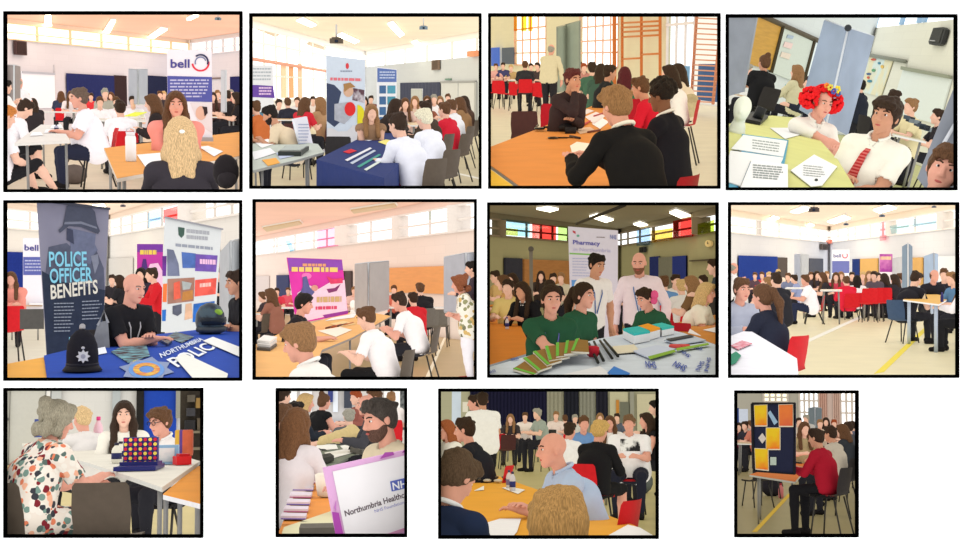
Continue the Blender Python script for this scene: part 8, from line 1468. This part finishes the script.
    person(P, 830, 434, 13, 62, 'pupil in pale shirt next along from the red jumper', (190, 180, 164), 'short', hair='short', hc='dark', skin='tan', Y=20.5, chairc='black', lean=10)
    person(P, 804.5, 429, 11, 200, 'person facing the red jumper across the table', (176, 160, 120), hair='long', hc='brown', Y=23, lean=12)
    person(P, 842, 431, 11.5, 65, 'third pupil along the row in dark top', (50, 54, 60), 'long', hair='bob', hc='brown', Y=24, chairc='black'); person(P, 848, 428, 10.5, 65, 'fourth pupil along the row in grey top', (80, 82, 90), 'long', hair='short', hc='dark', Y=28, chairc='black'); person(P, 851, 426, 9.5, 70, 'fifth and farthest pupil in blue grey top', (96, 100, 120), 'long', hair='short', hc='dark', Y=33, chairc='black')
    crowd(P, [(799, 422, 9, 200, (206, 196, 180), 'short', 'dark', {'pose': 'stand', 'Y': 36}), (806, 419, 8, 150, (190, 190, 186), 'short', 'grey', {'pose': 'stand', 'Y': 38}), (820, 424, 8, 190, (206, 190, 170), 'short', 'light'), (826, 422, 7.5, 180, (180, 60, 70), 'long', 'dark'), (834, 424, 7.5, 180, (176, 130, 110), 'short', 'red'), (739, 427, 7.5, 180, (120, 40, 60), 'long', 'dark'), (745, 426, 8, 150, (50, 50, 60), 'short', 'dark'), (751, 425, 8, 60, (196, 120, 100), 'short', 'brown', {'chairc': 'black'})], 'at the back of the pinboard room')
    for i, (x, Yd, a) in enumerate(((757, 22, 30), (767, 24, -20))): p = P.at(x, 470, Yd); chair(P, Vector((p.x, Yd, 0)), math.radians(a), 'black', '%s empty dark chair behind the pinboard' % ('left' if i == 0 else 'right'), .45)
    P.one('floor_line', fl.poly([(752, 532), (757, 532), (792, 494), (788, 494)], .004), mat((206, 170, 60), .6, .05), 'yellow painted line on floor under the pinboard table', 'floor line')
    t = P.thing('school_bag', 'dark school bag under the orange pinboard table', 'bag', P.onz(772, 496, 0)); P.part('bag_body', MB().ball((0, 0, .2), (.22, .16, .22), 12), mat((36, 34, 40), .85, .1), t, None, True); P.part('bag_strap', MB().tube([(-.1, 0, .36), (0, 0, .52), (.1, 0, .36)], .02), mat((50, 46, 50), .8, .1), t, None, True)
    bottle(P, 781, 498, 14, 'reddish bottle standing on the floor under the pinboard table', (190, 110, 110), None, (150, 40, 50), 0, r=.05)
room12()
# ---------------------------------------------------------------- each room ends at the edges of its own window
def kids(o): return [c for c in bpy.data.objects if c.parent is o]
CH = {}
for o in list(bpy.data.objects):
    if o.parent: CH.setdefault(o.parent.name, []).append(o)
def trim(P, m=4.5):
    x0, y0, x1, y1 = P.r; e = lambda v, c: (v-c)/FPX
    pl = [(Vector((1, -e(x0-m, 480), 0)), 0), (Vector((-1, e(x1+m, 480), 0)), 0), (Vector((0, -e(y0-m, 270), -1)), 0), (Vector((0, e(y1+m, 270), 1)), 0), (Vector((0, 1, 0)), WALL_D+.03)]
    for top in P.objs:
        W = np.array(top.matrix_world); st = [top]; tree = []
        while st: a = st.pop(); tree.append(a); st += CH.get(a.name, [])
        left = 0; gone = []
        for o in tree:
            if o.type != 'MESH': continue
            n = len(o.data.vertices); co = np.empty(n*3, np.float32); o.data.vertices.foreach_get('co', co); co = co.reshape(-1, 3) @ W[:3, :3].T+W[:3, 3]
            cut = []; dead = n == 0
            for nn, d in pl:
                q = co @ np.array(nn)-d
                if (q < 0).all(): dead = True
                elif (q < 0).any(): cut.append((nn, d))
            if dead: gone.append(o); continue
            if cut:
                if o.data.users > 1: o.data = o.data.copy()
                bm = bmesh.new(); bm.from_mesh(o.data); bm.transform(top.matrix_world)
                for nn, d in cut:
                    if bm.verts: bmesh.ops.bisect_plane(bm, geom=bm.verts[:]+bm.edges[:]+bm.faces[:], plane_co=nn*(d/nn.length_squared), plane_no=-nn, clear_outer=True)
                if not bm.faces: bm.free(); gone.append(o); continue
                bm.transform(top.matrix_world.inverted()); bm.to_mesh(o.data); bm.free()
            left += 1
        if left == 0: gone = tree
        for o in sorted(gone, key=lambda a: -tree.index(a)):
            if o in tree and (o.type == 'MESH' or left == 0):
                if left and (o is top or any(c.type == 'MESH' and c not in gone for c in CH.get(o.name, []))): continue
                bpy.data.objects.remove(o)
for P in PANELS: trim(P)
print('people', NP[0], 'objects', len(bpy.data.objects))
